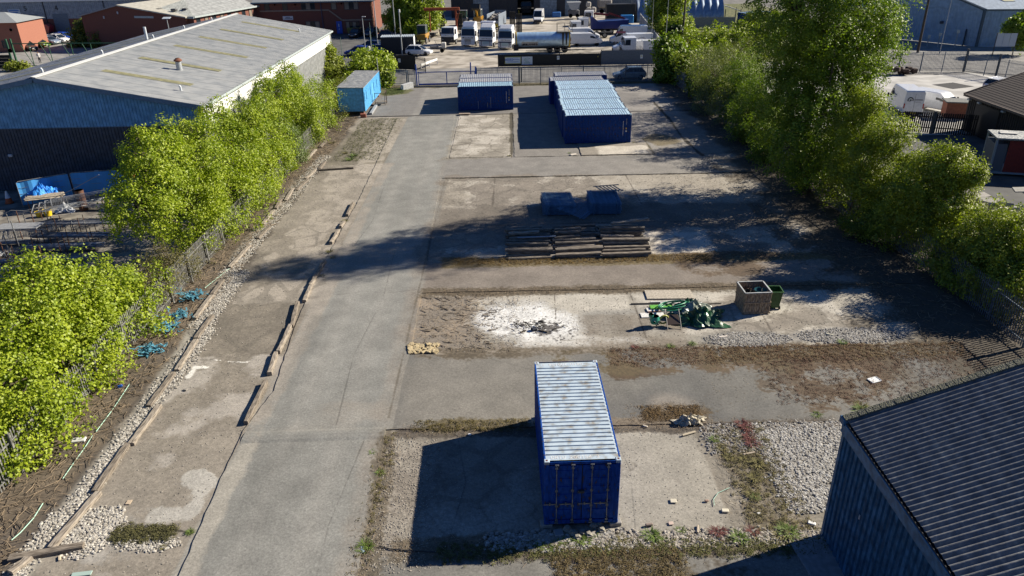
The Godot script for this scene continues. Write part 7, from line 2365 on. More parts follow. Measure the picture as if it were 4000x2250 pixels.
# ---------------------------------------------------------------- scaffolders' yard on the left
func scaffold_yard() -> void:
	rng.seed = 101
	var steel := mat("scaffold tube", 0.34, 0.35, 0.36, 0.45, 0.4, 0.3, 1.0, 161)
	var rust := mat("rusty tube", 0.16, 0.075, 0.045, 0.85, 0.0, 0.35, 1.5, 162)
	var zx := func(x: float, y: float, h := 0.0) -> Vector3: return G(x * 0.27607, 680 + y * 0.27607, h)
	# netted mesh panels
	var nets := [[[-36.1, 52.4], [-33.4, 54.4], 0.05, 0.28, 0.62, "mesh fence panel with bright blue netting and rounded frame"], [[-33.3, 54.5], [-29.4, 55.2], 0.05, 0.28, 0.62, "mesh fence panel with plain blue netting against the dark cladding"], [[-29.3, 55.2], [-25.6, 54.6], 0.05, 0.28, 0.62, "mesh fence panel with blue netting behind the tall sycamore"]]
	for q in nets:
		var a := W(q[0][0], q[0][1]); var d := W(q[1][0], q[1][1]) - a
		var t := thing("netted_fence", q[5], "fence panel", a)
		var mb := MB.new()
		mb.tube([Vector3(0, 0, 0), Vector3(0, 1.85, 0), d * 0.04 + Vector3.UP * 1.95, d * 0.96 + Vector3.UP * 1.95, d + Vector3.UP * 1.85, d], [0.025], 6)
		part(t, "frame", mb, steel)
		mb = MB.new()
		var n := 14
		for i in n:
			var s0 := 0.05 * sin(i * 1.3); var s1 := 0.05 * sin((i + 1) * 1.3)
			var o := Vector3(d.z, 0, -d.x).normalized()
			var p := d * (float(i) / n) + o * s0; var r := d * (float(i + 1) / n) + o * s1
			mb.quad(p + Vector3.UP * 0.15, p + Vector3.UP * 1.9, r + Vector3.UP * 1.9, r + Vector3.UP * 0.15)
		part(t, "netting", mb, plain("netting %.2f" % q[3], q[2], q[3], q[4], 0.7))
		mb = MB.new()
		for y in [0.5, 1.0, 1.45]: mb.bar(Vector3.UP * y, d + Vector3.UP * y, 0.015, 0.015)
		part(t, "wires", mb, steel)
	one("blue_sheet", cloth(22, 14, 1.9, 1.2, 0.9, 21, 0.8, 0.8), plain("sheet bright blue", 0.02, 0.24, 0.72, 0.6), "bright blue sheeting hung over the mesh panel and boards", "sheeting", W(-34.6, 52.7, 0.7), 0.5)
	# table of scaffold boards
	var t := thing("board_rack", "rack of pale scaffold boards under the blue sheeting", "rack", W(-34.0, 51.9), 0.3)
	for i in 9:
		var mb := MB.new()
		mb.cbox(Vector3(R(-0.1, 0.1), 0.95 + (i / 5) * 0.05, -0.5 + (i % 5) * 0.25), Vector3(2.6 + R(-0.4, 0.2), 0.04, 0.22), 0.008, R(-0.04, 0.04))
		part(t, "board", mb, mat("scaffold board", 0.42, 0.36, 0.27, 0.9, 0.0, 0.25))
	for x in [-1.0, 1.0]:
		for z in [-0.5, 0.5]:
			var mb := MB.new()
			mb.tube([Vector3(x, 0, z), Vector3(x, 0.92, z)], [0.03], 6)
			part(t, "leg", mb, rust)
	# upright tubes: rack posts, bases on the ground, heights from how far they rise
	var ups := [[345, 1245, 150, 665, 0], [230, 1390, 40, 835, 0], [480, 1300, 425, 1110, 0], [390, 770, 318, 550, 0], [285, 715, 243, 520, 1], [490, 710, 428, 530, 1], [680, 655, 610, 440, 0], [160, 780, 92, 565, 0], [1005, 565, 915, 345, 0], [470, 1000, 425, 860, 0], [65, 1150, 5, 960, 1], [600, 1180, 562, 1040, 1], [755, 1080, 730, 960, 1], [1050, 820, 1015, 690, 0], [600, 640, 545, 440, 1], [905, 500, 860, 350, 0], [1000, 1090, 990, 950, 1], [1230, 820, 1210, 700, 0], [860, 900, 830, 740, 0], [1120, 940, 1100, 800, 1], [330, 960, 300, 780, 0], [20, 1250, 0, 1080, 1], [520, 860, 500, 690, 1], [760, 770, 735, 600, 0]]
	for q in ups:
		var b: Vector3 = zx.call(q[0], q[1])
		var top := AZ(q[2] * 0.27607, 680 + q[3] * 0.27607, -b.z)
		var mb := MB.new()
		mb.tube([Vector3.ZERO, Vector3((top.x - b.x) * 0.25, clampf(top.y, 0.8, 3.4), 0)], [0.035], 6)
		one("scaffold_tube", mb, rust if q[4] else steel, ["pale steel scaffold upright standing in the scaffold yard", "rusty scaffold upright standing in the scaffold yard"][q[4]], "tube", b, 0.0, ["pale scaffold uprights", "rusty scaffold uprights"][q[4]])
	# decked rack in front
	t = thing("decked_rack", "scaffold rack with a grey deck and couplings", "rack", W(-31.6, 44.9, 0.0), 0.05)
	var mb := MB.new()
	mb.cbox(Vector3(0, 1.3, 0), Vector3(2.7, 0.06, 1.1), 0.01)
	part(t, "deck", mb, mat("deck grey", 0.24, 0.25, 0.26, 0.8))
	for q in [[-1.3, -0.5], [1.3, -0.5], [-1.3, 0.5], [1.3, 0.5]]:
		mb = MB.new()
		mb.tube([Vector3(q[0], 0, q[1]), Vector3(q[0], 1.35, q[1])], [0.03], 6)
		part(t, "leg", mb, steel)
	for z in [-0.5, 0.5]:
		mb = MB.new()
		mb.tube([Vector3(-1.8, 1.2, z), Vector3(1.8, 1.2, z)], [0.028], 6)
		part(t, "ledger", mb, steel)
	# mesh frames lying on the far rack
	for k in 4:
		t = thing("bare_mesh_fence", "bare steel mesh frame lying flat on the far rack", "frame", W(-30.6 + k * 0.3, 48.2 + 0.25 * k, 1.55 + k * 0.07), 0.45 + k * 0.04, "mesh frames lying on the rack")
		mb = MB.new()
		mb.tube([Vector3(-1.7, 0, -1.0), Vector3(1.7, 0, -1.0), Vector3(1.7, 0.02, 1.0), Vector3(-1.7, 0.02, 1.0), Vector3(-1.7, 0, -1.0)], [0.022], 6)
		part(t, "rim", mb, mat("frame bright", 0.5, 0.52, 0.53, 0.4, 0.3))
		mb = MB.new()
		for i in 22: mb.bar(Vector3(-1.65 + i * 0.157, 0, -1.0), Vector3(-1.65 + i * 0.157, 0, 1.0), 0.006, 0.006)
		for i in 5: mb.bar(Vector3(-1.7, 0, -0.8 + i * 0.4), Vector3(1.7, 0, -0.8 + i * 0.4), 0.006, 0.006)
		stuffpart(t, "wires", mb, steel)
	# racks of stacked tubes
	var bun := [[-28.8, 45.6, 0.3, 30], [-28.5, 44.0, 0.2, 34], [-29.0, 42.2, 0.05, 26], [-31.5, 41.0, 0.0, 22], [-29.0, 47.5, 0.5, 20], [-27.0, 39.5, 0.0, 30], [-33.5, 45.2, 0.1, 24], [-34.5, 42.8, 0.3, 26], [-26.5, 50.0, 0.4, 30], [-29.5, 51.8, 0.2, 24], [-35.0, 40.0, 0.1, 24]]
	for q in bun:
		t = thing("tube_rack", "rack of stacked scaffold tubes in the shaded scaffold yard", "rack", W(q[0], q[1]), R(-0.05, 0.05), "racks of stacked scaffold tubes")
		mb = MB.new()
		for i in q[3]:
			var y: float = q[2] + 0.05 + (i / 9) * 0.055; var z: float = (int(i) % 9) * 0.055
			mb.tube([Vector3(-2.4 + R(-0.3, 0.2), y, z), Vector3(2.4 + R(-0.3, 0.3), y, z)], [0.024], 5)
		stuffpart(t, "tube_stack", mb, steel)
		for x in [-1.6, 0.0, 1.6]:
			for z in [-0.08, 0.55]:
				mb = MB.new()
				mb.tube([Vector3(x, 0, z), Vector3(x, 1.05, z)], [0.026], 6)
				part(t, "post", mb, rust)
	# tubs, cone, drum, bags, pallet
	for q in [[-33.2, 50.5, 0.3, "yellow builder's tub standing behind the rack"], [-33.75, 50.35, 0.24, "smaller yellow tub tipped against the larger one"]]:
		mb = MB.new()
		var r: float = q[2]
		mb.lathe([[0.0, 0.02], [r * 0.8, 0.0], [r, r * 1.5], [r * 1.05, r * 1.52], [r * 0.95, r * 1.45], [0.0, r * 1.2]], 16)
		one("builders_tub", mb, plain("tub yellow", 0.62, 0.44, 0.02, 0.5), q[3], "tub", W(q[0], q[1]))
	t = thing("traffic_cone", "traffic cone with white sleeve against the dark warehouse wall", "cone", W(-37.8, 53.5))
	mb = MB.new()
	mb.lathe([[0.0, 0.0], [0.3, 0.0], [0.3, 0.06], [0.24, 0.08], [0.19, 0.4], [0.0, 0.4]], 12)
	part(t, "base", mb, plain("cone orange", 0.4, 0.08, 0.02, 0.6))
	mb = MB.new()
	mb.lathe([[0.19, 0.4], [0.1, 0.75], [0.06, 0.95], [0.0, 0.96]], 12)
	part(t, "sleeve", mb, plain("cone white", 0.55, 0.6, 0.62, 0.6))
	mb = MB.new()
	mb.lathe([[0.0, 0.0], [0.3, 0.0], [0.3, 1.5], [0.0, 1.5]], 14)
	one("steel_drum", mb, rust, "tall rusty steel drum beside the mesh frames", "drum", W(-31.2, 51.6))
	one("rubbish_bag", cloth(12, 10, 1.1, 0.8, 0.6, 31, 1.1), plain("bag grey white", 0.4, 0.42, 0.45, 0.5), "grey white bag of rubbish under the mesh frames", "bag", W(-31.5, 49.9, 0.5), 0.2)
	mb = MB.new()
	for i in 16: mb.tube([Vector3(R(-0.8, 0.8), R(0.05, 0.3), R(-0.5, 0.5)), Vector3(R(-0.8, 0.8), R(0.05, 0.3), R(-0.5, 0.5))], [0.03], 5)
	one("coupling_heap", mb, steel, "heap of short steel couplings beside the front rack", "couplings", W(-31.9, 43.0)).set_meta("kind", "stuff")
	t = thing("wooden_pallet", "pale wooden pallet at the near edge of the scaffold yard", "pallet", W(-31.7, 40.6), 0.2)
	for i in 6:
		mb = MB.new()
		mb.cbox(Vector3(0, 0.14, -0.5 + i * 0.2), Vector3(1.2, 0.025, 0.1), 0.004)
		part(t, "board", mb, mat("scaffold board", 0.42, 0.36, 0.27))
	for x in [-0.5, 0.0, 0.5]:
		mb = MB.new()
		mb.cbox(Vector3(x, 0.06, 0), Vector3(0.1, 0.12, 1.1), 0.004)
		part(t, "bearer", mb, mat("scaffold board", 0.42, 0.36, 0.27))
	# slack cable over the racks
	mb = MB.new()
	var pts := []
	for q in [[0, 590, 1.2], [150, 515, 1.6], [350, 520, 1.6], [560, 470, 1.9], [700, 370, 2.3], [1000, 230, 3.0], [1400, 10, 3.6]]:
		pts.append(AZ(q[0] * 0.27607, 680 + q[1] * 0.27607, 47.5))
	mb.tube(pts, [0.02], 5)
	one("slack_cable", mb, plain("cable pale", 0.4, 0.38, 0.33), "slack pale cable strung across the scaffold yard", "cable")
	mb = MB.new()
	mb.cbox(Vector3.ZERO, Vector3(0.4, 0.75, 0.3), 0.06)
	one("red_fuel_can", mb, plain("can red", 0.32, 0.05, 0.03, 0.5), "red fuel can standing on the netted panels", "can", W(-28.7, 54.6, 1.75), 0.2)
# ---------------------------------------------------------------- old railway sleepers
func wood(key: String, r: float, g: float, b: float, seed_: int) -> StandardMaterial3D:
	if M.has(key): return M[key]
	var m := ramped(key, [[0.22, r * 0.28, g * 0.26, b * 0.24], [0.42, r * 0.75, g * 0.72, b * 0.7], [0.7, r * 1.15, g * 1.15, b * 1.15]], 0.92, 0.03, 1.0, seed_, 256, 5, 0.0, false)
	m.uv1_scale = Vector3(2.6, 2.6, 0.22)   # grain runs along the beam
	return m
func sleeper_mesh(len_: float, w: float, h: float, seed_: int) -> ArrayMesh:
	# beam along z with worn, wandering edges
	var q := RandomNumberGenerator.new()
	q.seed = seed_
	var mb := MB.new()
	var rings := []
	var n := 7
	for i in n:
		var z := (float(i) / (n - 1) - 0.5) * len_
		var j := func(a: float) -> float: return q.randf_range(-a, a)
		var e := 0.018 + q.randf() * 0.02
		var W2: float = w / 2 + j.call(0.012); var H2: float = h + j.call(0.012)
		var ox: float = j.call(0.008)
		rings.append([Vector3(-W2 + ox, 0, z), Vector3(-W2 + ox, H2 - e, z), Vector3(-W2 + e + ox, H2, z), Vector3(W2 - e + ox, H2 + j.call(0.006), z), Vector3(W2 + ox, H2 - e, z), Vector3(W2 + ox, 0, z)])
	for i in n - 1:
		for k in 6:
			mb.quad(rings[i][k], rings[i][(k + 1) % 6], rings[i + 1][(k + 1) % 6], rings[i + 1][k])
	for k in range(1, 5):
		mb.tri(rings[0][0], rings[0][k + 1], rings[0][k])
		mb.tri(rings[-1][0], rings[-1][k], rings[-1][k + 1])
	return mb.mesh()
var SL := []
func sleeper(a: Vector3, b: Vector3, m: Material, label: String, group: String, w := 0.26, h := 0.15, roll := 0.0, pitch := 0.0) -> void:
	var L := Vector2(a.x - b.x, a.z - b.z).length()
	var o := one("timber_sleeper", sleeper_mesh(clampf(L * 1.05, 0.5, 3.4), w, h, used.get("timber_sleeper", 0) * 7 + 3), m, label, "timber", (a + b) * 0.5, atan2(b.x - a.x, b.z - a.z), group)
	o.rotation.z = roll
	o.rotation.x = pitch
func timbers() -> void:
	rng.seed = 61
	var ms := [wood("timber grey brown", 0.20, 0.172, 0.138, 121), wood("timber pale", 0.28, 0.245, 0.20, 122), wood("timber dark", 0.16, 0.14, 0.115, 123)]
	var bed := [[206, 2143, 383, 1935], [375, 1923, 498, 1744], [515, 1738, 621, 1594], [584, 1590, 677, 1466], [693, 1450, 765, 1336], [767, 1326, 827, 1240], [761, 1248, 827, 1161], [830, 1155, 870, 1100], [874, 1074, 994, 944], [1008, 935, 1050, 892], [1027, 880, 1066, 830], [1078, 818, 1097, 783], [1116, 787, 1144, 742], [1159, 746, 1202, 706], [1194, 702, 1233, 667], [1248, 663, 1268, 636], [1198, 626, 1233, 589], [1252, 577, 1272, 555]]
	var i := 0
	for q in bed:
		sleeper(G(q[0], q[1]), G(q[2], q[3]), ms[[1, 0, 1, 0, 1, 0, 1, 0][i % 8]], "weathered wooden sleeper in the broken line along the white gravel bed", "sleepers edging the gravel bed", 0.25, 0.15, R(-0.04, 0.04))
		i += 1
	sleeper(G(47, 2190), G(323, 2140), ms[0], "crosswise wooden sleeper at the start of the gravel bed", "", 0.27, 0.17)
	sleeper(G(45, 2245), G(118, 2185), ms[1], "short pale sleeper below the crosswise one by the gravel bed", "", 0.27, 0.17)
	sleeper(G(1248, 667), G(1378, 659), ms[2], "single dark sleeper lying crosswise on the concrete margin", "", 0.2, 0.16)
	for q in [[963, 1656, 1037, 1503], [1054, 1466, 1078, 1388], [1089, 1380, 1135, 1280], [1140, 1279, 1163, 1190], [1190, 1182, 1215, 1124], [1212, 1121, 1228, 1101], [1226, 1100, 1268, 1028], [1293, 954, 1322, 907], [1330, 892, 1345, 872], [1357, 845, 1380, 799]]:
		sleeper(G(q[0], q[1]), G(q[2], q[3]), ms[1 if i % 3 else 0], "weathered wooden kerb timber along the margin side of the asphalt road", "kerb timbers beside the road", 0.2, 0.2, R(-0.05, 0.05))
		i += 1
	# the big stack: three lengths side by side, about ten rows deep
	var tall := [1, 2, 2, 3, 3, 3, 4, 4, 3, 3]
	for c in 3:
		for r in 10:
			var lay: int = tall[r] + (1 if R(0, 1) > 0.75 else 0) - (1 if r > 0 and R(0, 1) > 0.8 else 0)
			for k in lay:
				var x0 := -0.18 + c * 2.92 + R(-0.14, 0.14)
				var z := 41.0 + r * 0.47 + R(-0.06, 0.06)
				var top := k == lay - 1
				var sk := R(-0.05, 0.05) * (2.0 if top else 0.6)
				var ln := R(2.5, 2.8)
				if top and R(0, 1) > 0.7: ln *= R(0.55, 0.9)
				sleeper(W(x0, z - sk, 0.0 + k * 0.165 + 0.01), W(x0 + ln, z + sk, 0.0 + k * 0.165 + 0.01), ms[[0, 2, 2, 1, 2, 0][(c * 5 + r * 3 + k) % 6]], "dark weathered sleeper in the broad low stack on the concrete pad", "sleepers in the broad stack", R(0.22, 0.29), R(0.13, 0.16), R(-0.05, 0.05) if top else 0.0, R(-0.012, 0.012) if top else 0.0)
	sleeper(W(6.5, 44.6, 0.72), W(8.9, 45.35, 0.72), ms[1], "pale sleeper lying askew on top of the broad stack", "", 0.24, 0.14)
	var mb := MB.new()
	mb.cbox(Vector3.ZERO, Vector3(2.4, 0.05, 0.14), 0.01)
	one("steel_rail", mb, plain("rail blue grey", 0.18, 0.22, 0.27, 0.45, 0.3), "blue grey steel strip lying on the broad sleeper stack", "strip", W(1.6, 42.9, 0.66), 0.05)

# ---------------------------------------------------------------- stacked palisade panels
func fence_panels() -> void:
	rng.seed = 71
	var m := mat("sky tinted galvanising", 0.13, 0.25, 0.40, 0.5, 0.1, 0.25, 0.5, 131)  # sky reflected by the shaded galvanising is put into its blue colour
	var mb := MB.new()
	for i in 18:
		mb.cbox(Vector3(0, 0.03, -1.36 + i * 0.16), Vector3(2.15, 0.02, 0.055), 0.008)
		mb.cbox(Vector3(0, 0.042, -1.36 + i * 0.16), Vector3(2.1, 0.016, 0.02), 0.005)
	var pales := mb.mesh()
	mb = MB.new()
	mb.cbox(Vector3(0, 0.0, 0), Vector3(0.05, 0.045, 2.95), 0.006)
	var rail := mb.mesh()
	var proto: Node3D = null
	for s in 2:
		var n := 10 if s == 0 else 11
		for k in n:
			var at := W([3.35, 6.6][s] + R(-0.08, 0.08), 49.75 + R(-0.012, 0.012), 0.05 + k * 0.08)
			var lab: String = ["galvanised palisade panel tinted sky blue in the leaning stack behind the sleepers", "galvanised palisade panel tinted sky blue in the neat stack topped by a small guard"][s]
			var grp: String = ["palisade panels in the leaning stack", "palisade panels in the neat stack"][s]
			if proto == null:
				proto = thing("stacked_palisade", lab, "fence panel", at, 0.0, grp)
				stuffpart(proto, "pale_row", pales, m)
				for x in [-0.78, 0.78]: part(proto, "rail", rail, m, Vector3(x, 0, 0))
				proto.rotation.y = R(-0.01, 0.01)
			else:
				var c := copy(proto, at, (0.05 if s == 0 else 0.0) + R(-0.003, 0.003), lab, grp)
				if s == 0: c.rotation.z = -0.02
	# slipped panel between the stacks and the small guard on top
	var c2 := copy(proto, W(4.7, 48.75, 0.42), -0.5, "loose palisade panel slipped down between the two panel stacks")
	c2.rotation.z = -0.22
	c2.set_meta("group", "palisade panels in the leaning stack")
	var t := thing("window_guard", "small barred guard lying tilted on the neat panel stack", "guard", W(7.0, 50.6, 1.08), 0.12)
	var gm := mat("guard grey", 0.20, 0.24, 0.28, 0.5, 0.3)
	for i in 6:
		mb = MB.new()
		mb.bar(Vector3(-0.75 + i * 0.26, 0.05, -0.7), Vector3(-0.45 + i * 0.26, 0.08, 0.7), 0.07, 0.05)
		part(t, "bar", mb, gm)
	for z in [-0.62, 0.62]:
		mb = MB.new()
		mb.bar(Vector3(-0.95, 0.1, z), Vector3(0.95, 0.1, z - 0.08), 0.06, 0.05)
		part(t, "rail", mb, gm)
# ---------------------------------------------------------------- rubbish heap, crate, bin
func cloth(nx: int, nz: int, w: float, d: float, h: float, seed_: int, freq: float, drape := 1.0) -> MB:
	# crumpled sheet: ridged noise, falling to the ground at its rim
	var fn := FastNoiseLite.new()
	fn.seed = seed_
	fn.frequency = freq
	fn.fractal_type = FastNoiseLite.FRACTAL_RIDGED
	fn.fractal_octaves = 3
	var mb := MB.new()
	var P := []
	for j in nz + 1:
		var row := []
		for i in nx + 1:
			var u := float(i) / nx * 2 - 1; var v := float(j) / nz * 2 - 1
			var ang := atan2(v, u)
			var rim := 1.0 + 0.22 * sin(ang * 3.0 + seed_) + 0.12 * sin(ang * 7.0 + seed_ * 2)
			var k := clampf(1.25 - drape * sqrt(u * u + v * v), 0.0, 1.0)
			var nn := fn.get_noise_2d(u * w, v * d) * 0.5 + 0.5
			row.append(Vector3(u * w / 2 * rim + fn.get_noise_2d(v * 3, u * 3 + 9) * 0.08, 0.015 + h * k * (0.25 + nn * nn), v * d / 2 * rim + fn.get_noise_2d(u * 3 + 5, v * 3) * 0.08))
		P.append(row)
	for j in nz:
		for i in nx:
			mb.tri(P[j][i], P[j][i + 1], P[j + 1][i + 1]); mb.tri(P[j][i], P[j + 1][i + 1], P[j + 1][i])
	return mb
func debris() -> void:
	rng.seed = 81
	# slatted crate full of pots
	var t := thing("slatted_crate", "square wooden slatted crate filled with plant pots", "crate", W(12.4, 34.05), 0.03)
	var wm := [wood("crate wood", 0.34, 0.26, 0.175, 141), wood("crate wood grey", 0.27, 0.215, 0.16, 142)]
	for m in wm: m.uv1_scale = Vector3(3.0, 0.4, 3.0)
	var S := 1.34; var H := 1.18
	for f in 4:
		for i in 10:
			var mb := MB.new()
			mb.cbox(Vector3(-S / 2 + (i + 0.5) * S / 10, H / 2 + 0.03, S / 2), Vector3(S / 10 - 0.012, H + R(-0.01, 0.01), 0.022), 0.004)
			part(t, "board", mb, wm[(i + f) % 2], Vector3.ZERO, f * PI / 2)
		for y in [0.08, 0.66, 1.16]:
			var mb := MB.new()
			mb.cbox(Vector3(0, y, S / 2 + 0.024), Vector3(S + (0.1 if y < 0.2 else 0.04), 0.075, 0.024), 0.004)
			part(t, "batten", mb, wm[0], Vector3.ZERO, f * PI / 2)
		var rm := MB.new()
		rm.cbox(Vector3(0, 1.225, S / 2), Vector3(S + 0.06, 0.03, 0.07), 0.005)
		part(t, "rim", rm, mat("rim pale", 0.44, 0.46, 0.46, 0.7), Vector3.ZERO, f * PI / 2)
	var fl := MB.new()
	fl.box(Vector3(0, 0.55, 0), Vector3(S - 0.06, 0.03, S - 0.06))
	part(t, "inner_floor", fl, plain("crate inside", 0.03, 0.027, 0.022, 0.9))
	for q in [[-0.3, 0.2, 0.29, "glossy black pot in the slatted crate", 0], [0.33, 0.05, 0.3, "glazed blue green pot in the slatted crate", 1], [-0.2, -0.42, 0.2, "brown pot at the back of the slatted crate", 2], [0.28, -0.46, 0.17, "small grey pot at the back of the slatted crate", 3]]:
		var mb := MB.new()
		var r: float = q[2]
		mb.lathe([[0.0, 0.02], [r * 0.65, 0.0], [r, r * 1.6], [r * 1.08, r * 1.62], [r * 1.08, r * 1.75], [r * 0.93, r * 1.75], [r * 0.6, 0.1], [0.0, 0.1]], 20)
		one("plant_pot", mb, plain("pot %d" % q[4], [0.012, 0.02, 0.12, 0.2][q[4]], [0.013, 0.07, 0.07, 0.2][q[4]], [0.015, 0.09, 0.05, 0.2][q[4]], 0.15), q[3], "pot", W(12.4 + q[0], 34.05 - q[1], 0.57))
	# wheeled bin
	t = thing("wheeled_bin", "dark green wheeled bin without lid beside the crate", "bin", W(13.55, 34.15), -0.05)
	var green := mat("bin green", 0.022, 0.085, 0.02, 0.5, 0.0, 0.15)
	var mb := MB.new()
	var lo := 0.21; var hi := 0.29; var d0 := 0.26; var d1 := 0.36; var y0 := 0.08; var y1 := 1.02
	var b4 := [Vector3(-lo, y0, d0), Vector3(lo, y0, d0), Vector3(lo, y0, -d0), Vector3(-lo, y0, -d0)]
	var t4 := [Vector3(-hi, y1, d1), Vector3(hi, y1, d1), Vector3(hi, y1, -d1), Vector3(-hi, y1, -d1)]
	for k in 4: mb.quad(b4[k], t4[k], t4[(k + 1) % 4], b4[(k + 1) % 4])
	mb.quad(b4[3], b4[2], b4[1], b4[0])
	part(t, "body", mb, green)
	mb = MB.new()
	for s in [-1.0, 1.0]:
		mb.cbox(Vector3(s * (hi + 0.01), y1, 0), Vector3(0.05, 0.06, d1 * 2 + 0.07), 0.012)
		mb.cbox(Vector3(0, y1, s * (d1 + 0.01)), Vector3(hi * 2 - 0.03, 0.06, 0.05), 0.012)
	part(t, "rim", mb, mat("bin rim", 0.06, 0.16, 0.05, 0.5))
	for s in [-1.0, 1.0]:
		mb = MB.new()
		mb.xf = Transform3D(Basis(Vector3(0, 0, 1), PI / 2), Vector3(s * 0.24, 0.1, 0.24))
		mb.lathe([[0, -0.03], [0.1, -0.03], [0.1, 0.03], [0, 0.03]], 12)
		part(t, "wheel", mb, plain("tyre", 0.018, 0.018, 0.019, 0.85))
	# tarpaulin
	var gt := mat("tarp green", 0.012, 0.085, 0.035, 0.38, 0.0, 0.3, 0.8, 143)
	one("green_tarpaulin", cloth(26, 16, 2.6, 1.6, 0.7, 4, 0.62), gt, "crumpled dark green tarpaulin heaped on the concrete", "tarpaulin", W(9.35, 32.9), 0.05)
	one("green_tarpaulin", cloth(16, 10, 1.4, 0.9, 0.5, 9, 0.7), gt, "smaller fold of green tarpaulin behind the hose coil", "tarpaulin", W(9.05, 34.2), 0.5)
	one("clear_sheeting", cloth(16, 10, 1.4, 0.9, 0.5, 13, 0.8), mat("sheet grey green", 0.24, 0.27, 0.22, 0.35), "greyish plastic sheeting crumpled over the green tarpaulin", "sheeting", W(9.25, 33.5, 0.32), 0.3)
	# coil of hose
	mb = MB.new()
	var pts := []
	for i in 76:
		var a := i * TAU / 25.0
		var r := 0.62 + 0.09 * sin(i * 0.31) - 0.04 * (i / 25.0)
		pts.append(Vector3(cos(a) * r * 1.25, 0.28 + 0.18 * sin(a + 0.6) + 0.06 * (i / 25.0), sin(a) * r))
	mb.tube(pts, [0.035], 6)
	one("hose_coil", mb, mat("hose green", 0.05, 0.30, 0.17, 0.4, 0.0, 0.2), "loose coil of pale green hose on the rubbish heap", "hose", W(8.25, 33.85), 0.2)
	# boards
	var boards := [[7.15, 33.45, 1.2, 0.5, 0.03, 0.0, 0.72, 0.71, 0.68, "broad white board at the near side of the rubbish heap"], [7.45, 33.95, 1.0, 0.55, 0.05, 0.05, 0.68, 0.68, 0.66, "narrower white board propped on the broad one"], [7.75, 34.2, 1.2, 0.4, 0.12, 0.02, 0.12, 0.42, 0.05, "bright lime green board under the hose coil"], [8.9, 34.75, 2.2, 0.14, 0.03, -0.03, 0.7, 0.69, 0.66, "long white plank behind the hose coil"], [8.5, 34.95, 2.4, 0.12, 0.05, 0.04, 0.6, 0.6, 0.56, "second long white plank next to the first"], [7.0, 34.75, 1.5, 0.1, 0.04, 0.0, 0.02, 0.018, 0.018, "long black plank pointing away from the heap"], [10.0, 33.65, 0.75, 0.07, 0.05, -0.05, 0.05, 0.2, 0.42, "thin blue strip beside the tarpaulin"], [8.45, 35.75, 2.5, 1.05, 0.05, -0.02, 0.47, 0.42, 0.34, "large flat pale slab lying behind the rubbish heap"], [7.4, 33.75, 0.9, 0.12, 0.08, 0.1, 0.12, 0.05, 0.035, "dark red batten between the boards"], [10.4, 34.6, 1.2, 0.05, 0.03, 0.05, 0.03, 0.025, 0.02, "thin dark stick pointing to the crate"]]
	for q in boards:
		mb = MB.new()
		mb.cbox(Vector3(0, q[4] / 2 + 0.02, 0), Vector3(q[2], q[4], q[3]), 0.008)
		one("loose_board", mb, mat("board %.2f %.2f" % [q[6], q[8]], q[6], q[7], q[8], 0.7, 0.0, 0.2, 1.5, 144), q[9], "board", W(q[0], q[1], 0.0), q[5])
	# broken chair: dark seat panel on two bent legs
	t = thing("broken_chair", "broken low chair with dark seat beside the tarpaulin", "chair", W(7.95, 32.35), 0.05)
	mb = MB.new()
	mb.cbox(Vector3(0, 0.34, 0), Vector3(0.62, 0.04, 0.6), 0.012, 0.0, Basis(Vector3(1, 0, 0), 0.5))
	part(t, "seat", mb, plain("seat brown black", 0.035, 0.022, 0.016, 0.4))
	for s in [-1.0, 1.0]:
		mb = MB.new()
		mb.tube([Vector3(s * 0.34, 0.75, -0.35), Vector3(s * 0.34, 0.35, 0.1), Vector3(s * 0.34, 0.02, 0.42)], [0.022], 6)
		part(t, "leg", mb, plain("chair leg", 0.3, 0.28, 0.25, 0.4))
	# rocking toy
	t = thing("rocking_toy", "green ride-on rocking toy with white spots lying by the chair", "toy", W(7.05, 32.35), 0.3)
	mb = MB.new()
	mb.lathe([[0.0, 0.0], [0.2, 0.06], [0.26, 0.25], [0.2, 0.45], [0.0, 0.52]], 14, Vector3(0, 0.12, 0))
	mb.lathe([[0.0, 0.0], [0.12, 0.04], [0.13, 0.16], [0.0, 0.26]], 12, Vector3(-0.22, 0.55, 0))
	part(t, "body", mb, plain("toy green", 0.03, 0.24, 0.16, 0.35))
	mb = MB.new()
	pts = []
	for i in 13: pts.append(Vector3(0.45 + cos(i * TAU / 12) * 0.24, 0.34 + sin(i * TAU / 12) * 0.22, 0.1))
	mb.tube(pts, [0.05], 6)
	part(t, "ring_handle", mb, plain("toy yellow green", 0.32, 0.33, 0.06, 0.4))
	for i in 9:
		mb = MB.new()
		var a := R(-0.6, 1.2)
		mb.lathe([[0.0, 0.0], [0.05, 0.0], [0.05, 0.012], [0.0, 0.012]], 8)
		var sp := part(t, "spot", mb, plain("spot white", 0.66, 0.66, 0.66), Vector3(sin(a) * 0.265, R(0.2, 0.5), cos(a) * 0.265))
		sp.rotation = Vector3(PI / 2, a, 0)
	# charred remains in the ash
	mb = MB.new()
	for i in 70:
		var p := Vector3(rng.randfn(0, 0.6), R(0.01, 0.1), rng.randfn(0, 0.28))
		mb.bar(p, p + Vector3(R(-0.3, 0.3), R(-0.02, 0.1), R(-0.2, 0.2)), R(0.01, 0.035), R(0.01, 0.03))
	var ch := one("charred_wood", mb, mat("charcoal", 0.025, 0.022, 0.02, 0.95, 0.0, 0.4, 3.0), "scatter of charred sticks in the white ash", "embers", W(0.95, 32.6))
	ch.set_meta("kind", "stuff")
	mb = MB.new()
	mb.cbox(Vector3(0, 0.08, 0), Vector3(0.3, 0.16, 0.24), 0.04, 0.4)
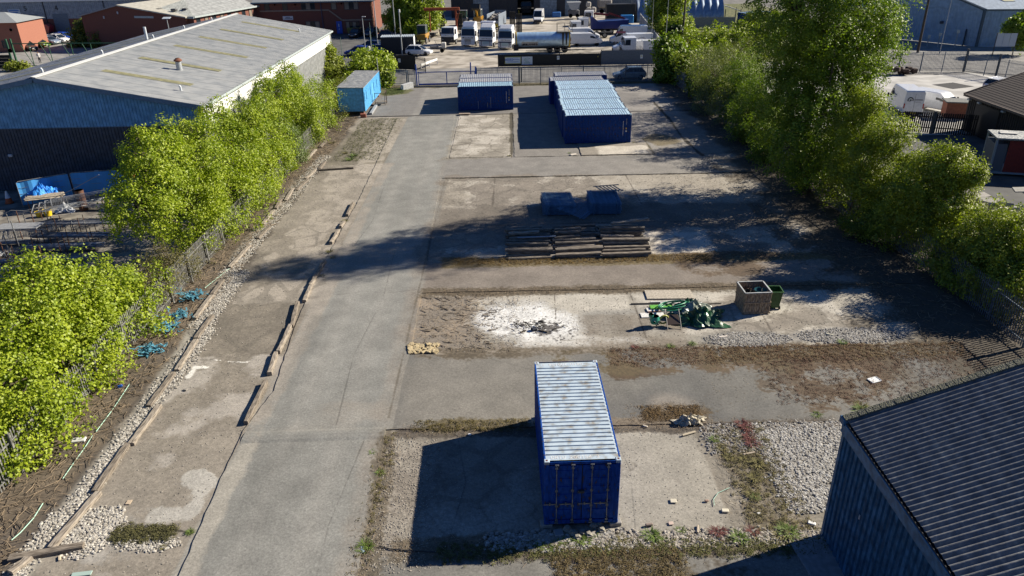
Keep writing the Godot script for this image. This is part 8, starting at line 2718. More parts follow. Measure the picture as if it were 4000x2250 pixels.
	one("burnt_box", mb, plain("burnt navy", 0.012, 0.016, 0.03, 0.7), "small burnt dark box in the middle of the ash", "box", W(1.05, 32.15))
	for q in [[1.5, 32.0, 0.5, -0.5], [0.5, 32.0, 0.35, 0.7]]:
		mb = MB.new()
		mb.cbox(Vector3(0, 0.04, 0), Vector3(q[2], 0.07, 0.08), 0.01)
		one("burnt_stick", mb, wood("timber dark", 0.16, 0.14, 0.115, 123), "half burnt timber end lying in the ash", "timber", W(q[0], q[1]), q[3], "burnt timber ends")
	# splintered boards left of the ash
	mb = MB.new()
	mb.use_c = true
	for i in 150:
		var p := Vector3(R(-4.7, -0.9), R(0.02, 0.06), -R(30.4, 36.0))
		var k := R(0.5, 1.2)
		mb.col = Color(0.27 * k, 0.225 * k, 0.17 * k)
		mb.box(p, Vector3(R(0.08, 0.5), 0.015, R(0.012, 0.06)), R(-0.9, 0.3), Basis(Vector3(1, 0, 0), R(-0.2, 0.2)))
	for i in 90:
		mb.col = Color(0.42, 0.34, 0.2) * R(0.7, 1.1)
		mb.cbox(Vector3(R(-5.0, -3.6), R(0.03, 0.1), -R(30.1, 30.9)), Vector3(R(0.1, 0.3), R(0.03, 0.08), R(0.08, 0.22)), 0.015, R(0, 3))
	var vm := StandardMaterial3D.new()
	vm.vertex_color_use_as_albedo = true
	vm.roughness = 0.95
	M["vertex"] = vm
	var sp := one("splintered_boards", mb, vm, "spread of splintered boards and crumbs between ash and road", "splinters")
	sp.set_meta("kind", "stuff")
# ---------------------------------------------------------------- stones, litter, weeds
func stone_mesh(seed_: int) -> ArrayMesh:
	var q := RandomNumberGenerator.new()
	q.seed = seed_
	var mb := MB.new()
	var P := []
	for i in 3:
		var ring := []
		for k in 5:
			var a := TAU * k / 5.0 + i * 0.6
			var r: float = [0.8, 1.0, 0.6][i] * q.randf_range(0.75, 1.15)
			ring.append(Vector3(cos(a) * r, [-0.3, 0.25, 0.7][i] * q.randf_range(0.8, 1.2), sin(a) * r))
		P.append(ring)
	for i in 2:
		for k in 5: mb.quad(P[i][k], P[i + 1][k], P[i + 1][(k + 1) % 5], P[i][(k + 1) % 5])
	for k in range(1, 4): mb.tri(P[2][0], P[2][k + 1], P[2][k])
	return mb.mesh()
func litter_and_weeds() -> void:
	rng.seed = 111
	var vm: StandardMaterial3D = M["vertex"]
	var st := [stone_mesh(1), stone_mesh(2)]
	var spread := func(called: String, label: String, cat: String, areas: Array) -> void:
		# areas: [x0, x1, z0, z1, count, size0, size1, base colour, round]
		var xs := []; var cs := []
		for a in areas:
			for i in a[4]:
				var x := R(a[0], a[1]); var z := R(a[2], a[3])
				if a[8] and Vector2((x - (a[0] + a[1]) / 2) / (a[1] - a[0]) * 2, (z - (a[2] + a[3]) / 2) / (a[3] - a[2]) * 2).length() > R(0.6, 1.05): continue
				if not a[8]:
					x += rng.randfn() * 0.12; z += rng.randfn() * 0.1
				var s := R(a[5], a[6])
				xs.append(Transform3D(Basis.from_euler(Vector3(R(-0.4, 0.4), R(0, TAU), R(-0.4, 0.4))).scaled(Vector3(s * R(0.8, 1.4), s * R(0.6, 1.0), s)), W(x, z, s * 0.25 + (0.0))))
				cs.append(a[7].lerp(Color(0.2, 0.175, 0.14), R(0.0, 0.75)) * R(0.7, 1.25))
		var o := scatter(self, numbered(called), st[0], vm, xs, cs)
		tag(o, label, cat, "", "stuff")
	var pale := Color(0.50, 0.475, 0.42); var grey := Color(0.33, 0.32, 0.30)
	spread.call("gravel_bed", "white limestone gravel strip along the line of old sleepers", "gravel", [[-16.0, -15.35, 15, 20, 1000, 0.03, 0.06, pale, false], [-15.75, -15.15, 20, 27, 1500, 0.03, 0.06, pale, false], [-15.8, -15.0, 27, 33, 1500, 0.03, 0.06, pale, false], [-16.4, -15.4, 33, 40, 1800, 0.03, 0.06, pale, false], [-17.0, -16.2, 39, 52, 2600, 0.035, 0.07, pale, false], [-16.9, -16.1, 51, 65, 2200, 0.035, 0.07, pale, false], [-15.2, -13.2, 17.7, 20.2, 2400, 0.03, 0.065, pale, true], [-13.2, -10.9, 17.9, 18.7, 900, 0.025, 0.05, pale, true]])
	spread.call("gravel_patch", "pale grey gravel spread beside the slate blue shed", "gravel", [[9.3, 13.9, 19.2, 24.2, 11000, 0.025, 0.065, Color(0.42, 0.41, 0.385), false], [7.4, 9.4, 22.4, 24.2, 1100, 0.03, 0.06, grey, false]])
	spread.call("gravel_heap", "low spread of grey gravel on the pad by the crate", "gravel", [[9.2, 13.4, 30.1, 31.6, 3600, 0.025, 0.06, Color(0.38, 0.37, 0.345), true]])
	spread.call("gravel_heap", "low spread of grey gravel in the dappled shade", "gravel", [[13.6, 18.8, 30.2, 31.8, 3600, 0.025, 0.06, Color(0.38, 0.37, 0.345), true]])
	spread.call("rubble_band", "band of broken stone along the near edge of the pad", "rubble", [[0.5, 10.0, 17.75, 18.35, 2800, 0.02, 0.075, Color(0.38, 0.35, 0.30), false], [-1.0, 3.6, 17.7, 18.4, 900, 0.03, 0.09, Color(0.34, 0.33, 0.31), false], [-4.9, -3.0, 17.0, 23.5, 1800, 0.01, 0.03, Color(0.36, 0.33, 0.28), false]])
	spread.call("loose_pebbles", "loose pebbles and crumbs scattered over the yard floor", "pebbles", [[-15.8, -10.9, 14, 62, 2600, 0.008, 0.03, Color(0.33, 0.31, 0.27), false], [-4.8, 9, 17, 24, 1800, 0.006, 0.024, Color(0.36, 0.33, 0.28), false], [-4.8, 20, 30, 36.2, 2200, 0.008, 0.03, Color(0.3, 0.27, 0.23), false], [-5, 21, 40.5, 57, 2600, 0.01, 0.035, Color(0.34, 0.31, 0.27), false], [-4.5, 20, 24.5, 29.8, 700, 0.006, 0.02, Color(0.4, 0.38, 0.34), false]])
	# twigs and dead leaves
	var tw := MB.new()
	tw.bar(Vector3(-0.5, 0, 0), Vector3(0.1, 0.03, 0.06), 0.03, 0.03)
	tw.bar(Vector3(0.1, 0.03, 0.06), Vector3(0.5, 0.01, -0.04), 0.025, 0.025)
	var xs := []; var cs := []
	for a in [[-18.6, -16.2, 14, 80, 5200, 0.5], [19.5, 23.5, 24, 95, 3000, 0.45], [-4.7, 0.5, 30.2, 36.3, 900, 0.3], [4, 21, 28.6, 30.4, 2600, 0.22], [8, 21, 25.2, 30, 1800, 0.16], [-4.5, 22, 40.2, 41.4, 1900, 0.25], [-4.5, 21, 36.2, 37, 1500, 0.25], [-4, 10.5, 17.3, 18.3, 1900, 0.2], [1.0, 5.3, 14.5, 17.7, 2200, 0.16], [-5.3, -4.5, 14, 24, 900, 0.2], [7.5, 9.9, 18.0, 24.2, 1300, 0.2], [-4.5, 14, 23.7, 24.5, 1500, 0.2], [4.6, 8, 24.3, 25.6, 900, 0.16], [12, 20, 40, 57, 1500, 0.25]]:
		for i in a[4]:
			var s: float = a[5] * R(0.3, 1.2)
			xs.append(Transform3D(Basis.from_euler(Vector3(R(-0.3, 0.3), R(0, TAU), R(-0.3, 0.3))).scaled(Vector3(s, s * 0.9, s)), W(R(a[0], a[1]) + rng.randfn() * 0.15, R(a[2], a[3]) + rng.randfn() * 0.1, R(0.0, 0.05) + 0.02)))
			cs.append(Color(0.21, 0.16, 0.105) * R(0.4, 1.6))
	tag(scatter(self, "twig_litter", tw.mesh(), vm, xs, cs), "brown twigs and dead stalks strewn along the yard edges", "twigs", "", "stuff")
	# moss and low weeds as cushions of tiny leaves
	CL.moss = clump(16, 0.09, 0.06, 0.035, 7)
	var cu := leaf_mesh("moss", [Transform3D()], [Color(1, 1, 1)])
	CL.clear()
	xs = []; cs = []
	for a in [[4.5, 21, 28.6, 30.1, 1700, 0.11, 0.062, 0.025], [9, 21, 28.9, 30.1, 1200, 0.14, 0.10, 0.03], [11, 21.5, 25.4, 29, 1900, 0.10, 0.058, 0.03], [-3.5, 12, 40.1, 41.2, 1600, 0.19, 0.14, 0.03], [1.1, 5.2, 14.8, 17.6, 1900, 0.14, 0.12, 0.04], [-2.5, 10.3, 17.3, 18.0, 1100, 0.11, 0.13, 0.03], [5.2, 7.6, 24.4, 25.4, 700, 0.14, 0.10, 0.03], [-4, 0.5, 24.1, 24.7, 400, 0.13, 0.12, 0.03], [7.7, 9.8, 18.2, 24, 700, 0.15, 0.15, 0.05], [-5.2, -4.7, 14, 24, 160, 0.13, 0.13, 0.03], [-13.4, -11.4, 18.4, 19.1, 400, 0.1, 0.11, 0.03], [-15.5, -11.2, 63, 79, 1500, 0.10, 0.13, 0.025], [-15.3, -12.8, 91.8, 96, 900, 0.10, 0.17, 0.02], [-4, 20, 95.8, 96.9, 900, 0.13, 0.13, 0.03]]:
		for i in a[4]:
			var s := R(0.5, 1.3)
			xs.append(Transform3D(Basis(Vector3.UP, R(0, TAU)).scaled(Vector3(s, s * 0.5, s)), W(R(a[0], a[1]) + rng.randfn() * 0.1, R(a[2], a[3]) + rng.randfn() * 0.08, 0.04)))
			cs.append(Color(a[5], a[6] * 0.86, a[7]) * R(0.4, 1.0))
	tag(scatter(self, "moss_cushions", cu, vm, xs, cs), "patches of rusty moss and low weeds on the strips and edges", "moss", "", "stuff")
	# single weeds
	var bl := MB.new()
	for i in 90:
		var a := R(0, TAU); var l := R(0.07, 0.24); var o := Vector3(cos(a), 0, sin(a)) * R(0, 0.16); var d := Vector3(cos(a), R(0.6, 2.6), sin(a)).normalized()
		var sd := Vector3(-sin(a), 0, cos(a)) * 0.009
		bl.tri(o - sd, o + d * l, o + sd)
		bl.tri(o + d * l * 0.55 - sd * 1.4, o + d * l + Vector3(cos(a), -0.4, sin(a)) * 0.1, o + d * l * 0.6 + sd * 1.4)
	var blm := bl.mesh()
	var fol := [mat("weed green", 0.13, 0.20, 0.025, 0.7, 0.0, 0.2), mat("weed dry", 0.19, 0.17, 0.05, 0.8, 0.0, 0.2), mat("weed red", 0.17, 0.045, 0.04, 0.8, 0.0, 0.2)]
	var tufts := [[1425, 2125, 1.3, 0], [1440, 2140, 1.2, 0], [1410, 2150, 1.0, 0], [2110, 2135, 1.1, 0], [2140, 2145, 1.2, 0], [2175, 2130, 1.0, 1], [2200, 2120, 1.0, 0], [2265, 2112, 1.5, 0], [2290, 2118, 1.4, 0], [2325, 2090, 1.0, 0], [2430, 2110, 1.1, 1], [2545, 2095, 1.5, 0], [2560, 2105, 1.4, 0], [2595, 2118, 0.9, 0], [2660, 2075, 0.9, 0], [2885, 2103, 1.4, 0], [2900, 2110, 1.0, 0], [3065, 2075, 2.0, 0], [3085, 2085, 2.0, 0], [3055, 2095, 1.4, 1], [2935, 1935, 1.4, 1], [2950, 1945, 1.2, 0], [2945, 1870, 1.3, 1], [2790, 1720, 1.2, 0], [2820, 1755, 1.2, 1], [2850, 1790, 1.2, 1], [2905, 1800, 1.1, 1], [2960, 1815, 1.4, 1], [3362, 1608, 1.7, 0], [3365, 1590, 1.4, 1], [3190, 1624, 1.2, 0], [2620, 1355, 1.0, 0], [2705, 1345, 1.0, 0], [3290, 1340, 1.1, 0], [2900, 1660, 1.5, 2], [2915, 1675, 1.4, 2], [2925, 1710, 1.6, 2], [2935, 1735, 1.5, 2], [2800, 2085, 1.3, 2], [2820, 2080, 1.2, 2], [2940, 2080, 1.4, 2], [2480, 1358, 0.9, 2], [1485, 1850, 0.9, 0], [1470, 1900, 1.0, 1], [1455, 1770, 0.9, 0], [1350, 865, 1.2, 1], [1290, 985, 1.3, 1], [1300, 1010, 1.2, 1], [1260, 1080, 1.0, 1], [1370, 625, 2.2, 0], [1385, 610, 2.2, 0], [1350, 600, 1.8, 1], [1300, 560, 1.8, 1], [2225, 600, 1.2, 0], [2480, 560, 1.2, 1], [1990, 610, 1.0, 1], [745, 2080, 0.8, 0], [640, 2140, 0.8, 1]]
	var nm := ["green_weed", "dry_weed", "red_weed"]
	for q in tufts:
		var k: int = q[3]
		var o := part(self, numbered(nm[k]), blm, fol[k], G(q[0], q[1], 0.0) + Vector3(0, 0.01, 0), R(0, TAU))
		o.scale = Vector3(1.1, 0.8, 1.1) * q[2] * R(0.55, 0.8)
		tag(o, ["green grassy weed tuft growing from the yard floor", "dry straw coloured weed tuft growing from the yard floor", "reddish weed tuft growing among stones and dirt"][k], "weed", ["green weed tufts", "dry weed tufts", "red weed tufts"][k])
	# litter
	var mb := MB.new()
	mb.cbox(Vector3(0, 0.015, 0), Vector3(0.5, 0.03, 0.36), 0.012)
	for s in [-1.0, 1.0]:
		mb.cbox(Vector3(s * 0.24, 0.035, 0), Vector3(0.035, 0.03, 0.36), 0.01); mb.cbox(Vector3(0, 0.035, s * 0.17), Vector3(0.44, 0.03, 0.035), 0.01)
	one("plastic_lid", mb, plain("lid white", 0.70, 0.71, 0.70, 0.4), "white rectangular plastic lid lying on the mossy asphalt", "lid", G(3415, 1486, 0.045), 0.35)
	one("torn_sack", cloth(26, 14, 1.25, 0.5, 0.42, 41, 1.2), mat("sack straw", 0.52, 0.47, 0.36, 0.8, 0.0, 0.3), "torn pale sack lying at the edge of the near pad", "sack", G(2690, 1650), 0.12)
	var bits := [[2630, 1960, 0.22, 0.2, 0.04, 0.5, 0.46, 0.36, "pale square board offcut on the concrete near the lone container"], [2832, 1998, 0.24, 0.17, 0.05, 0.55, 0.51, 0.4, "pale brick shaped offcut near the gravel"], [2965, 2008, 0.12, 0.1, 0.02, 0.6, 0.6, 0.58, "small white tile scrap in the dry weeds"], [2620, 2047, 0.16, 0.15, 0.03, 0.46, 0.36, 0.3, "pinkish tile scrap near the rubble band"], [2535, 2055, 0.25, 0.1, 0.09, 0.22, 0.17, 0.14, "broken brown brick at the rubble band"], [2725, 2070, 0.07, 0.36, 0.05, 0.38, 0.32, 0.24, "short pale timber end pointing at the pad edge"], [2690, 1698, 0.62, 0.09, 0.07, 0.42, 0.36, 0.26, "pale batten lying where pad meets gravel"], [2925, 1775, 0.5, 0.08, 0.06, 0.36, 0.3, 0.23, "weathered batten among the red weeds"], [2760, 1960, 0.14, 0.09, 0.06, 0.3, 0.2, 0.15, "brown brick fragment beside the thin cord"], [3170, 2048, 0.25, 0.16, 0.06, 0.62, 0.61, 0.58, "crumpled white paper near the shed corner"], [2182, 2088, 0.3, 0.3, 0.1, 0.24, 0.245, 0.25, "square grey concrete post foot before the lone container"], [2520, 1668, 0.2, 0.1, 0.05, 0.45, 0.4, 0.32, "small pale offcut beside the lone container's roof edge"], [2825, 1318, 0.45, 0.1, 0.05, 0.6, 0.54, 0.47, "pinkish white batten at the edge of the gravel heap"], [3240, 1310, 0.34, 0.12, 0.06, 0.4, 0.38, 0.3, "short board lying on the shaded gravel"], [504, 1964, 0.17, 0.22, 0.02, 0.44, 0.35, 0.25, "tan tile lying on the dusty margin"], [320, 2245, 0.6, 0.18, 0.03, 0.30, 0.40, 0.36, "pale green plastic strip at the near edge of the margin"], [234, 2183, 0.08, 0.22, 0.04, 0.5, 0.42, 0.3, "small pale offcut below the crosswise sleeper"], [330, 1545, 0.3, 0.2, 0.03, 0.62, 0.6, 0.58, "red and white scrap under the trees"], [470, 1513, 0.2, 0.12, 0.08, 0.015, 0.12, 0.55, "small bright blue scrap on the soil under the trees"], [310, 1725, 0.5, 0.28, 0.1, 0.5, 0.5, 0.48, "grey white plastic scrap leaning by the coppiced stems"], [726, 1525, 0.18, 0.13, 0.05, 0.25, 0.23, 0.2, "flat grey stone on the dusty margin"], [2240, 608, 0.6, 0.35, 0.12, 0.55, 0.5, 0.42, "little pile of pale offcuts at the pad before the container row"], [1835, 1700, 0.14, 0.1, 0.04, 0.6, 0.62, 0.64, "white scrap near the top of the near pad"], [1417, 2150, 0.1, 0.26, 0.04, 0.35, 0.45, 0.55, "crushed drink can in the roadside weed"]]
	for q in bits:
		mb = MB.new()
		mb.cbox(Vector3(0, q[4] / 2, 0), Vector3(q[2], q[4], q[3]), minf(0.02, q[4] * 0.3))
		one("scrap_piece", mb, plain("scrap %.2f %.2f %.2f" % [q[5], q[6], q[7]], q[5], q[6], q[7], 0.8), q[8], "scrap", G(q[0], q[1], 0.0) + Vector3(0, 0.02, 0), R(-0.6, 0.6) if q[2] < 0.4 else R(0.1, 0.4))
	for q in [[2320, 2060], [2350, 2075], [2275, 2085], [2240, 2090], [2215, 2075], [2300, 2095], [2340, 2050], [2255, 2105]]:
		var s := part(self, numbered("rough_stone"), st[q[0] % 2], mat("stone buff", 0.33, 0.31, 0.26, 0.9, 0.0, 0.3), G(q[0], q[1]) + Vector3(0, 0.06, 0), R(0, 6))
		s.scale = Vector3.ONE * R(0.13, 0.19)
		tag(s, "large rough buff stone in front of the lone container", "stone", "rough stones before the lone container")
	# blue netting rubbish under the trees
	for q in [[748, 1160, 0.62, 0.75, "large tangle of pale blue netting at the foot of the trees"], [700, 1225, 0.5, 0.3, "ragged strip of pale blue netting beside the large tangle"], [655, 1275, 0.5, 0.35, "thin pale blue netting caught under low branches"], [595, 1365, 0.55, 0.4, "pale blue netting bundle by the leaning palings"]]:
		mb = MB.new()
		for i in 46:
			var p0 := Vector3(rng.randfn() * q[2] * 0.45, R(0.02, q[3] * 0.5), rng.randfn() * q[2] * 0.4)
			var pts := [p0]
			for k in 4: pts.append(pts[-1] + Vector3(R(-0.2, 0.2), R(-0.12, 0.14), R(-0.2, 0.2)))
			for k in 4:
				pts[k + 1].y = maxf(0.01, pts[k + 1].y)
				mb.bar(pts[k], pts[k + 1], R(0.03, 0.09), 0.012)
		one("netting_tangle", mb, mat("netting pale blue", 0.10, 0.34, 0.46, 0.8, 0.0, 0.3, 3.0), q[4], "netting", G(q[0], q[1] + 8))
	# cords
	for q in [[[[506, 1500], [440, 1600], [375, 1686]], "pale green cord lying across the soil under the trees", 0.02], [[[362, 1700], [330, 1750], [290, 1805], [245, 1870]], "pale green cord end beside the coppiced stems", 0.02], [[[168, 1965], [130, 2025], [80, 2080], [45, 2110]], "pale green cord near the start of the gravel bed", 0.022], [[[960, 975], [900, 1045], [800, 1125]], "pale green cord among the stems by the sleepers", 0.02], [[[2790, 1975], [2787, 1950], [2805, 1925], [2850, 1905]], "thin pale cord curled on the dirt near the gravel", 0.012], [[[1480, 2133], [1530, 2145], [1590, 2150], [1700, 2155]], "black cable running from the roadside weed into the shadow", 0.02]]:
		mb = MB.new()
		var pts := []
		for p in q[0]: pts.append(G(p[0], p[1], 0.04))
		mb.tube(pts, [q[2]], 5)
		var black: bool = q[1].begins_with("black")
		one("garden_twine", mb, plain("cord black", 0.03, 0.03, 0.03) if black else plain("cord pale green", 0.34, 0.52, 0.42), q[1], "cord")
# ---------------------------------------------------------------- trees and shrubs
var gapn := FastNoiseLite.new()
func clump(n: int, rad: float, ll: float, lw: float, seed_: int) -> Array:
	# a spray of n folded leaves, four corners each
	var q := RandomNumberGenerator.new()
	q.seed = seed_
	var v := PackedVector3Array()
	var m := PackedVector3Array()
	for i in n:
		var d := Vector3(q.randfn(), q.randfn(), q.randfn()).normalized()
		var p := d * rad * pow(q.randf(), 0.45)
		var nrm := (Vector3(q.randfn(), q.randfn(), q.randfn()) * 0.45 + Vector3(0, 0.8, 0) + d * 0.3).normalized()
		var f := (d + Vector3(q.randfn(), q.randfn() - 0.2, q.randfn()) * 0.6)
		f = (f - nrm * f.dot(nrm)).normalized()
		var s := nrm.cross(f)
		var l := ll * q.randf_range(0.7, 1.25); var w := lw * q.randf_range(0.7, 1.25)
		var fold := nrm * w * 0.2
		for c in [p, p + f * l * 0.5 + s * w * 0.5 + fold, p + f * l, p + f * l * 0.5 - s * w * 0.5 + fold]:
			v.append(c); m.append(nrm)
	return [v, m]
var leaf_idx := PackedInt32Array()
func leaf_mesh(kind: String, xs: Array, cs: Array) -> ArrayMesh:
	var base: Array = CL[kind]
	var bv: PackedVector3Array = base[0]; var bn: PackedVector3Array = base[1]
	var v := PackedVector3Array(); var n := PackedVector3Array(); var c := PackedColorArray()
	var one_c := PackedColorArray()
	one_c.resize(bv.size())
	for i in xs.size():
		var x: Transform3D = xs[i]
		v.append_array(x * bv)
		n.append_array(Transform3D(x.basis.orthonormalized()) * bn)
		one_c.fill(cs[i])
		c.append_array(one_c)
	var need := v.size() / 4 * 6
	while leaf_idx.size() < need:
		var k := leaf_idx.size() / 6 * 4
		leaf_idx.append_array(PackedInt32Array([k, k + 1, k + 2, k, k + 2, k + 3]))
	var arr := []
	arr.resize(Mesh.ARRAY_MAX)
	arr[Mesh.ARRAY_VERTEX] = v; arr[Mesh.ARRAY_NORMAL] = n; arr[Mesh.ARRAY_COLOR] = c; arr[Mesh.ARRAY_INDEX] = leaf_idx.slice(0, need)
	leaves += v.size() / 4
	var m := ArrayMesh.new()
	m.add_surface_from_arrays(Mesh.PRIMITIVE_TRIANGLES, arr)
	return m
var leaves := 0
func leafm(key: String) -> StandardMaterial3D:
	if M.has(key): return M[key]
	var m := StandardMaterial3D.new()
	m.resource_name = key
	m.vertex_color_use_as_albedo = true
	m.roughness = 0.55
	m.backlight_enabled = true
	m.backlight = Color(0.8, 0.86, 0.4)
	M[key] = m
	return m
var CL := {}
func tree(called: String, label: String, cat: String, base: Vector3, blobs: Array, kind: String, c0: Color, c1: Color, stems := 1, dens := 1.0, trunk_r := 0.16, group := "") -> void:
	if CL.is_empty():
		CL.broad = clump(30, 0.36, 0.125, 0.105, 1)
		CL.small = clump(30, 0.34, 0.115, 0.085, 2)
		CL.spray = clump(28, 0.38, 0.13, 0.055, 3)
		CL.far = clump(14, 0.46, 0.30, 0.22, 4)
	var t := thing(called, label, cat, base, 0.0, group)
	var bark := mat("bark", 0.15, 0.115, 0.08, 0.95, 0.0, 0.4, 1.5, 151)
	# stems reach up into the blobs
	for i in maxi(stems, mini(blobs.size(), 3) if stems == 1 else stems):
		var b: Array = blobs[i % blobs.size()]
		var tip: Vector3 = b[0] - base
		var foot := Vector3(R(-0.5, 0.5), 0, R(-0.7, 0.7)) if stems > 1 else Vector3(R(-0.06, 0.06), 0, R(-0.06, 0.06))
		if stems > 1: tip += Vector3(R(-1, 1), R(-0.5, 0.5), R(-1, 1)) * b[1] * 0.5
		var r0 := trunk_r * (1.0 if i == 0 else 0.7)
		var mb := MB.new()
		var m1 := foot.lerp(tip, 0.35) + Vector3(R(-0.2, 0.2), 0.25, R(-0.2, 0.2)); var m2 := foot.lerp(tip, 0.7) + Vector3(R(-0.25, 0.25), 0.1, R(-0.25, 0.25))
		if stems == 1:
			m1 = Vector3(foot.x, tip.y * 0.4, foot.z) + Vector3(tip.x, 0, tip.z) * 0.15
			m2 = m1.lerp(tip, 0.5)
		mb.tube([foot + Vector3.DOWN * 0.05, m1, m2, tip], [r0, r0 * 0.75, r0 * 0.5, r0 * 0.25], 7)
		part(t, "trunk" if i == 0 else "stem", mb, bark)
	# twigs inside the crown
	var tw := MB.new()
	var xs := []
	var cs := []
	for b in blobs:
		var c: Vector3 = b[0] - base
		var r: float = b[1]
		for k in 9:
			var d := Vector3(R(-1, 1), R(-0.5, 1), R(-1, 1)).normalized()
			tw.tube([c - d * 0.1 * r, c + d * r * 0.5 + Vector3(R(-0.1, 0.1), 0.1, R(-0.1, 0.1)), c + d * r * 0.95], [0.035 * minf(r, 2.0), 0.02, 0.008], 4, false)
		var n := int(78.0 * r * r * dens * (b[2] if b.size() > 2 else 1.0))
		for k in n:
			var d := Vector3(rng.randfn(), rng.randfn() * 0.95, rng.randfn()).normalized()
			var lump := 1.0 + 0.75 * gapn.get_noise_3dv((c + base + d * r) * 0.8)
			var rr := r * lump * (0.45 + 0.55 * pow(rng.randf(), 0.45))
			var p := c + d * rr
			if p.y + base.y < 0.15: continue
			var g := gapn.get_noise_3dv((p + base) * 1.9 + Vector3(50, 0, 0))
			if g < (-0.14 if dens < 1.3 else -0.2): continue
			var s := R(0.7, 1.25)
			var oy := (d + Vector3(R(-0.5, 0.5), 0.55 + R(-0.4, 0.4), R(-0.5, 0.5))).normalized()
			var ox := oy.cross(Vector3(R(-1, 1), R(-0.3, 0.3), R(-1, 1))).normalized()
			xs.append(Transform3D(Basis(ox, oy, ox.cross(oy)).scaled(Vector3.ONE * s), p))
			var u := clampf(0.5 + g * 0.9 + R(-0.35, 0.35), 0.0, 1.0)
			cs.append(c0.lerp(c1, u))
	part(t, "twigs", tw, bark).set_meta("kind", "stuff")
	part(t, "crown", leaf_mesh(kind, xs, cs), leafm("leaf " + kind))
func BX(vx: float, vy: float, rv: float, x: float, k := 1.0) -> Array:
	var p := AX(vx * K, vy * K, x)
	return [p, rv * K * 1.08 * p.distance_to(Vector3(0, CAMH, 0)) / FL, k]
func BZ(vx: float, vy: float, rv: float, z: float, k := 1.0) -> Array:
	var p := AZ(vx * K, vy * K, z)
	return [p, rv * K * 1.08 * p.distance_to(Vector3(0, CAMH, 0)) / FL, k]
func trees() -> void:
	rng.seed = 91
	gapn.seed = 5
	gapn.frequency = 0.45
	gapn.fractal_octaves = 3
	var y0 := Color(0.15, 0.225, 0.010); var y1 := Color(0.36, 0.43, 0.025)
	var o0 := Color(0.12, 0.16, 0.014); var o1 := Color(0.27, 0.30, 0.035)
	var d0 := Color(0.07, 0.125, 0.01); var d1 := Color(0.25, 0.33, 0.025)
	var b0 := Color(0.10, 0.085, 0.03); var b1 := Color(0.17, 0.155, 0.045)
	var gl := "leafy trees along the left palisade fence"
	tree("sycamore_tree", "leafy yellow green sycamore at the start of the gravel bed", "tree", W(-18.9, 21.0), [BX(40, 1110, 105, -19.2), BX(0, 980, 100, -19.8), BX(110, 1040, 80, -19.0), BX(30, 1210, 60, -18.7), BX(-80, 1080, 100, -20.2), BX(150, 1120, 40, -18.4)], "broad", y0, y1, 5, 1.0, 0.07, gl)
	tree("sycamore_tree", "broad leafy sycamore overhanging the palisade beside the scaffold yard", "tree", W(-19.2, 26.0), [BX(150, 900, 110, -20), BX(245, 960, 85, -19), BX(70, 830, 95, -20.8), BX(190, 800, 90, -20.2), BX(0, 850, 100, -21.5), BX(260, 1050, 50, -18.6), BX(70, 730, 70, -21.3)], "broad", y0, y1, 5, 1.0, 0.07, gl)
	tree("sycamore_tree", "leafy young sycamore behind the blue netting rubbish", "tree", W(-19.0, 32.0), [BX(320, 830, 85, -19.2), BX(250, 740, 80, -20), BX(350, 900, 50, -18.6), BX(160, 720, 70, -20.6), BX(340, 740, 65, -19.6), BX(240, 840, 70, -19.5)], "broad", y0, y1, 4, 1.0, 0.07, gl)
	tree("hawthorn_bush", "dry brownish hawthorn between the leafy sycamores", "shrub", W(-19.0, 40.0), [BX(430, 665, 62, -19.3), BX(500, 690, 55, -18.9), BX(545, 655, 50, -18.8), BX(390, 720, 55, -19)], "spray", b0, b1, 5, 0.75, 0.05)
	tree("sycamore_tree", "tall rounded sycamore hiding the near corner of the long warehouse", "tree", W(-19.0, 44.5), [BX(480, 430, 90, -20.2), BX(390, 400, 70, -20.8), BX(570, 480, 85, -19.6), BX(460, 530, 85, -20), BX(345, 520, 65, -21), BX(560, 570, 65, -19), BX(600, 400, 70, -19.8), BX(370, 465, 75, -21), BX(500, 345, 50, -20.4), BX(350, 350, 26, -20.8), BX(630, 500, 60, -19.2)], "broad", y0, y1, 7, 1.0, 0.09, gl)
	tree("sycamore_tree", "smaller sycamore beyond the tall rounded one", "tree", W(-18.9, 56.0), [BX(640, 350, 62, -19.6), BX(690, 400, 55, -19.1), BX(610, 310, 50, -20), BX(660, 430, 45, -18.9), BX(545, 290, 40, -20.4)], "broad", y0, y1, 4, 1.0, 0.07, gl)
	tree("willow_shrub", "pale drooping shrub beside the gravel bed", "shrub", W(-18.4, 62.0), [BX(735, 385, 42, -18.7), BX(720, 345, 38, -19), BX(755, 410, 28, -18.3)], "spray", Color(0.11, 0.16, 0.04), Color(0.19, 0.25, 0.07), 4, 1.1, 0.05)
	tree("sycamore_tree", "wide green sycamore in front of the warehouse's white fascia", "tree", W(-19.2, 70.0), [BX(740, 265, 65, -20), BX(690, 245, 55, -20.4), BX(790, 255, 50, -19.4), BX(770, 320, 52, -19.2), BX(655, 290, 50, -20.4), BX(725, 205, 38, -20.3), BX(810, 310, 40, -18.9)], "broad", d0.lerp(y0, 0.6), y1, 5, 1.0, 0.08, gl)
	tree("hawthorn_bush", "olive brown thicket growing against the blue cabin", "shrub", W(-18.4, 80.0), [BX(860, 265, 42, -18.6), BX(845, 310, 40, -18.4), BX(880, 300, 34, -17.9), BX(850, 225, 36, -19)], "spray", b0.lerp(o0, 0.5), o1, 5, 0.9, 0.05)
	tree("thin_birch", "thin yellowish tree at the far corner of the warehouse", "tree", W(-22.0, 99.0), [BZ(835, 170, 30, 99), BZ(850, 200, 32, 98), BZ(825, 130, 18, 100), BZ(870, 215, 26, 97)], "far", b0.lerp(y0, 0.5), b1.lerp(y1, 0.6), 2, 0.8, 0.07)
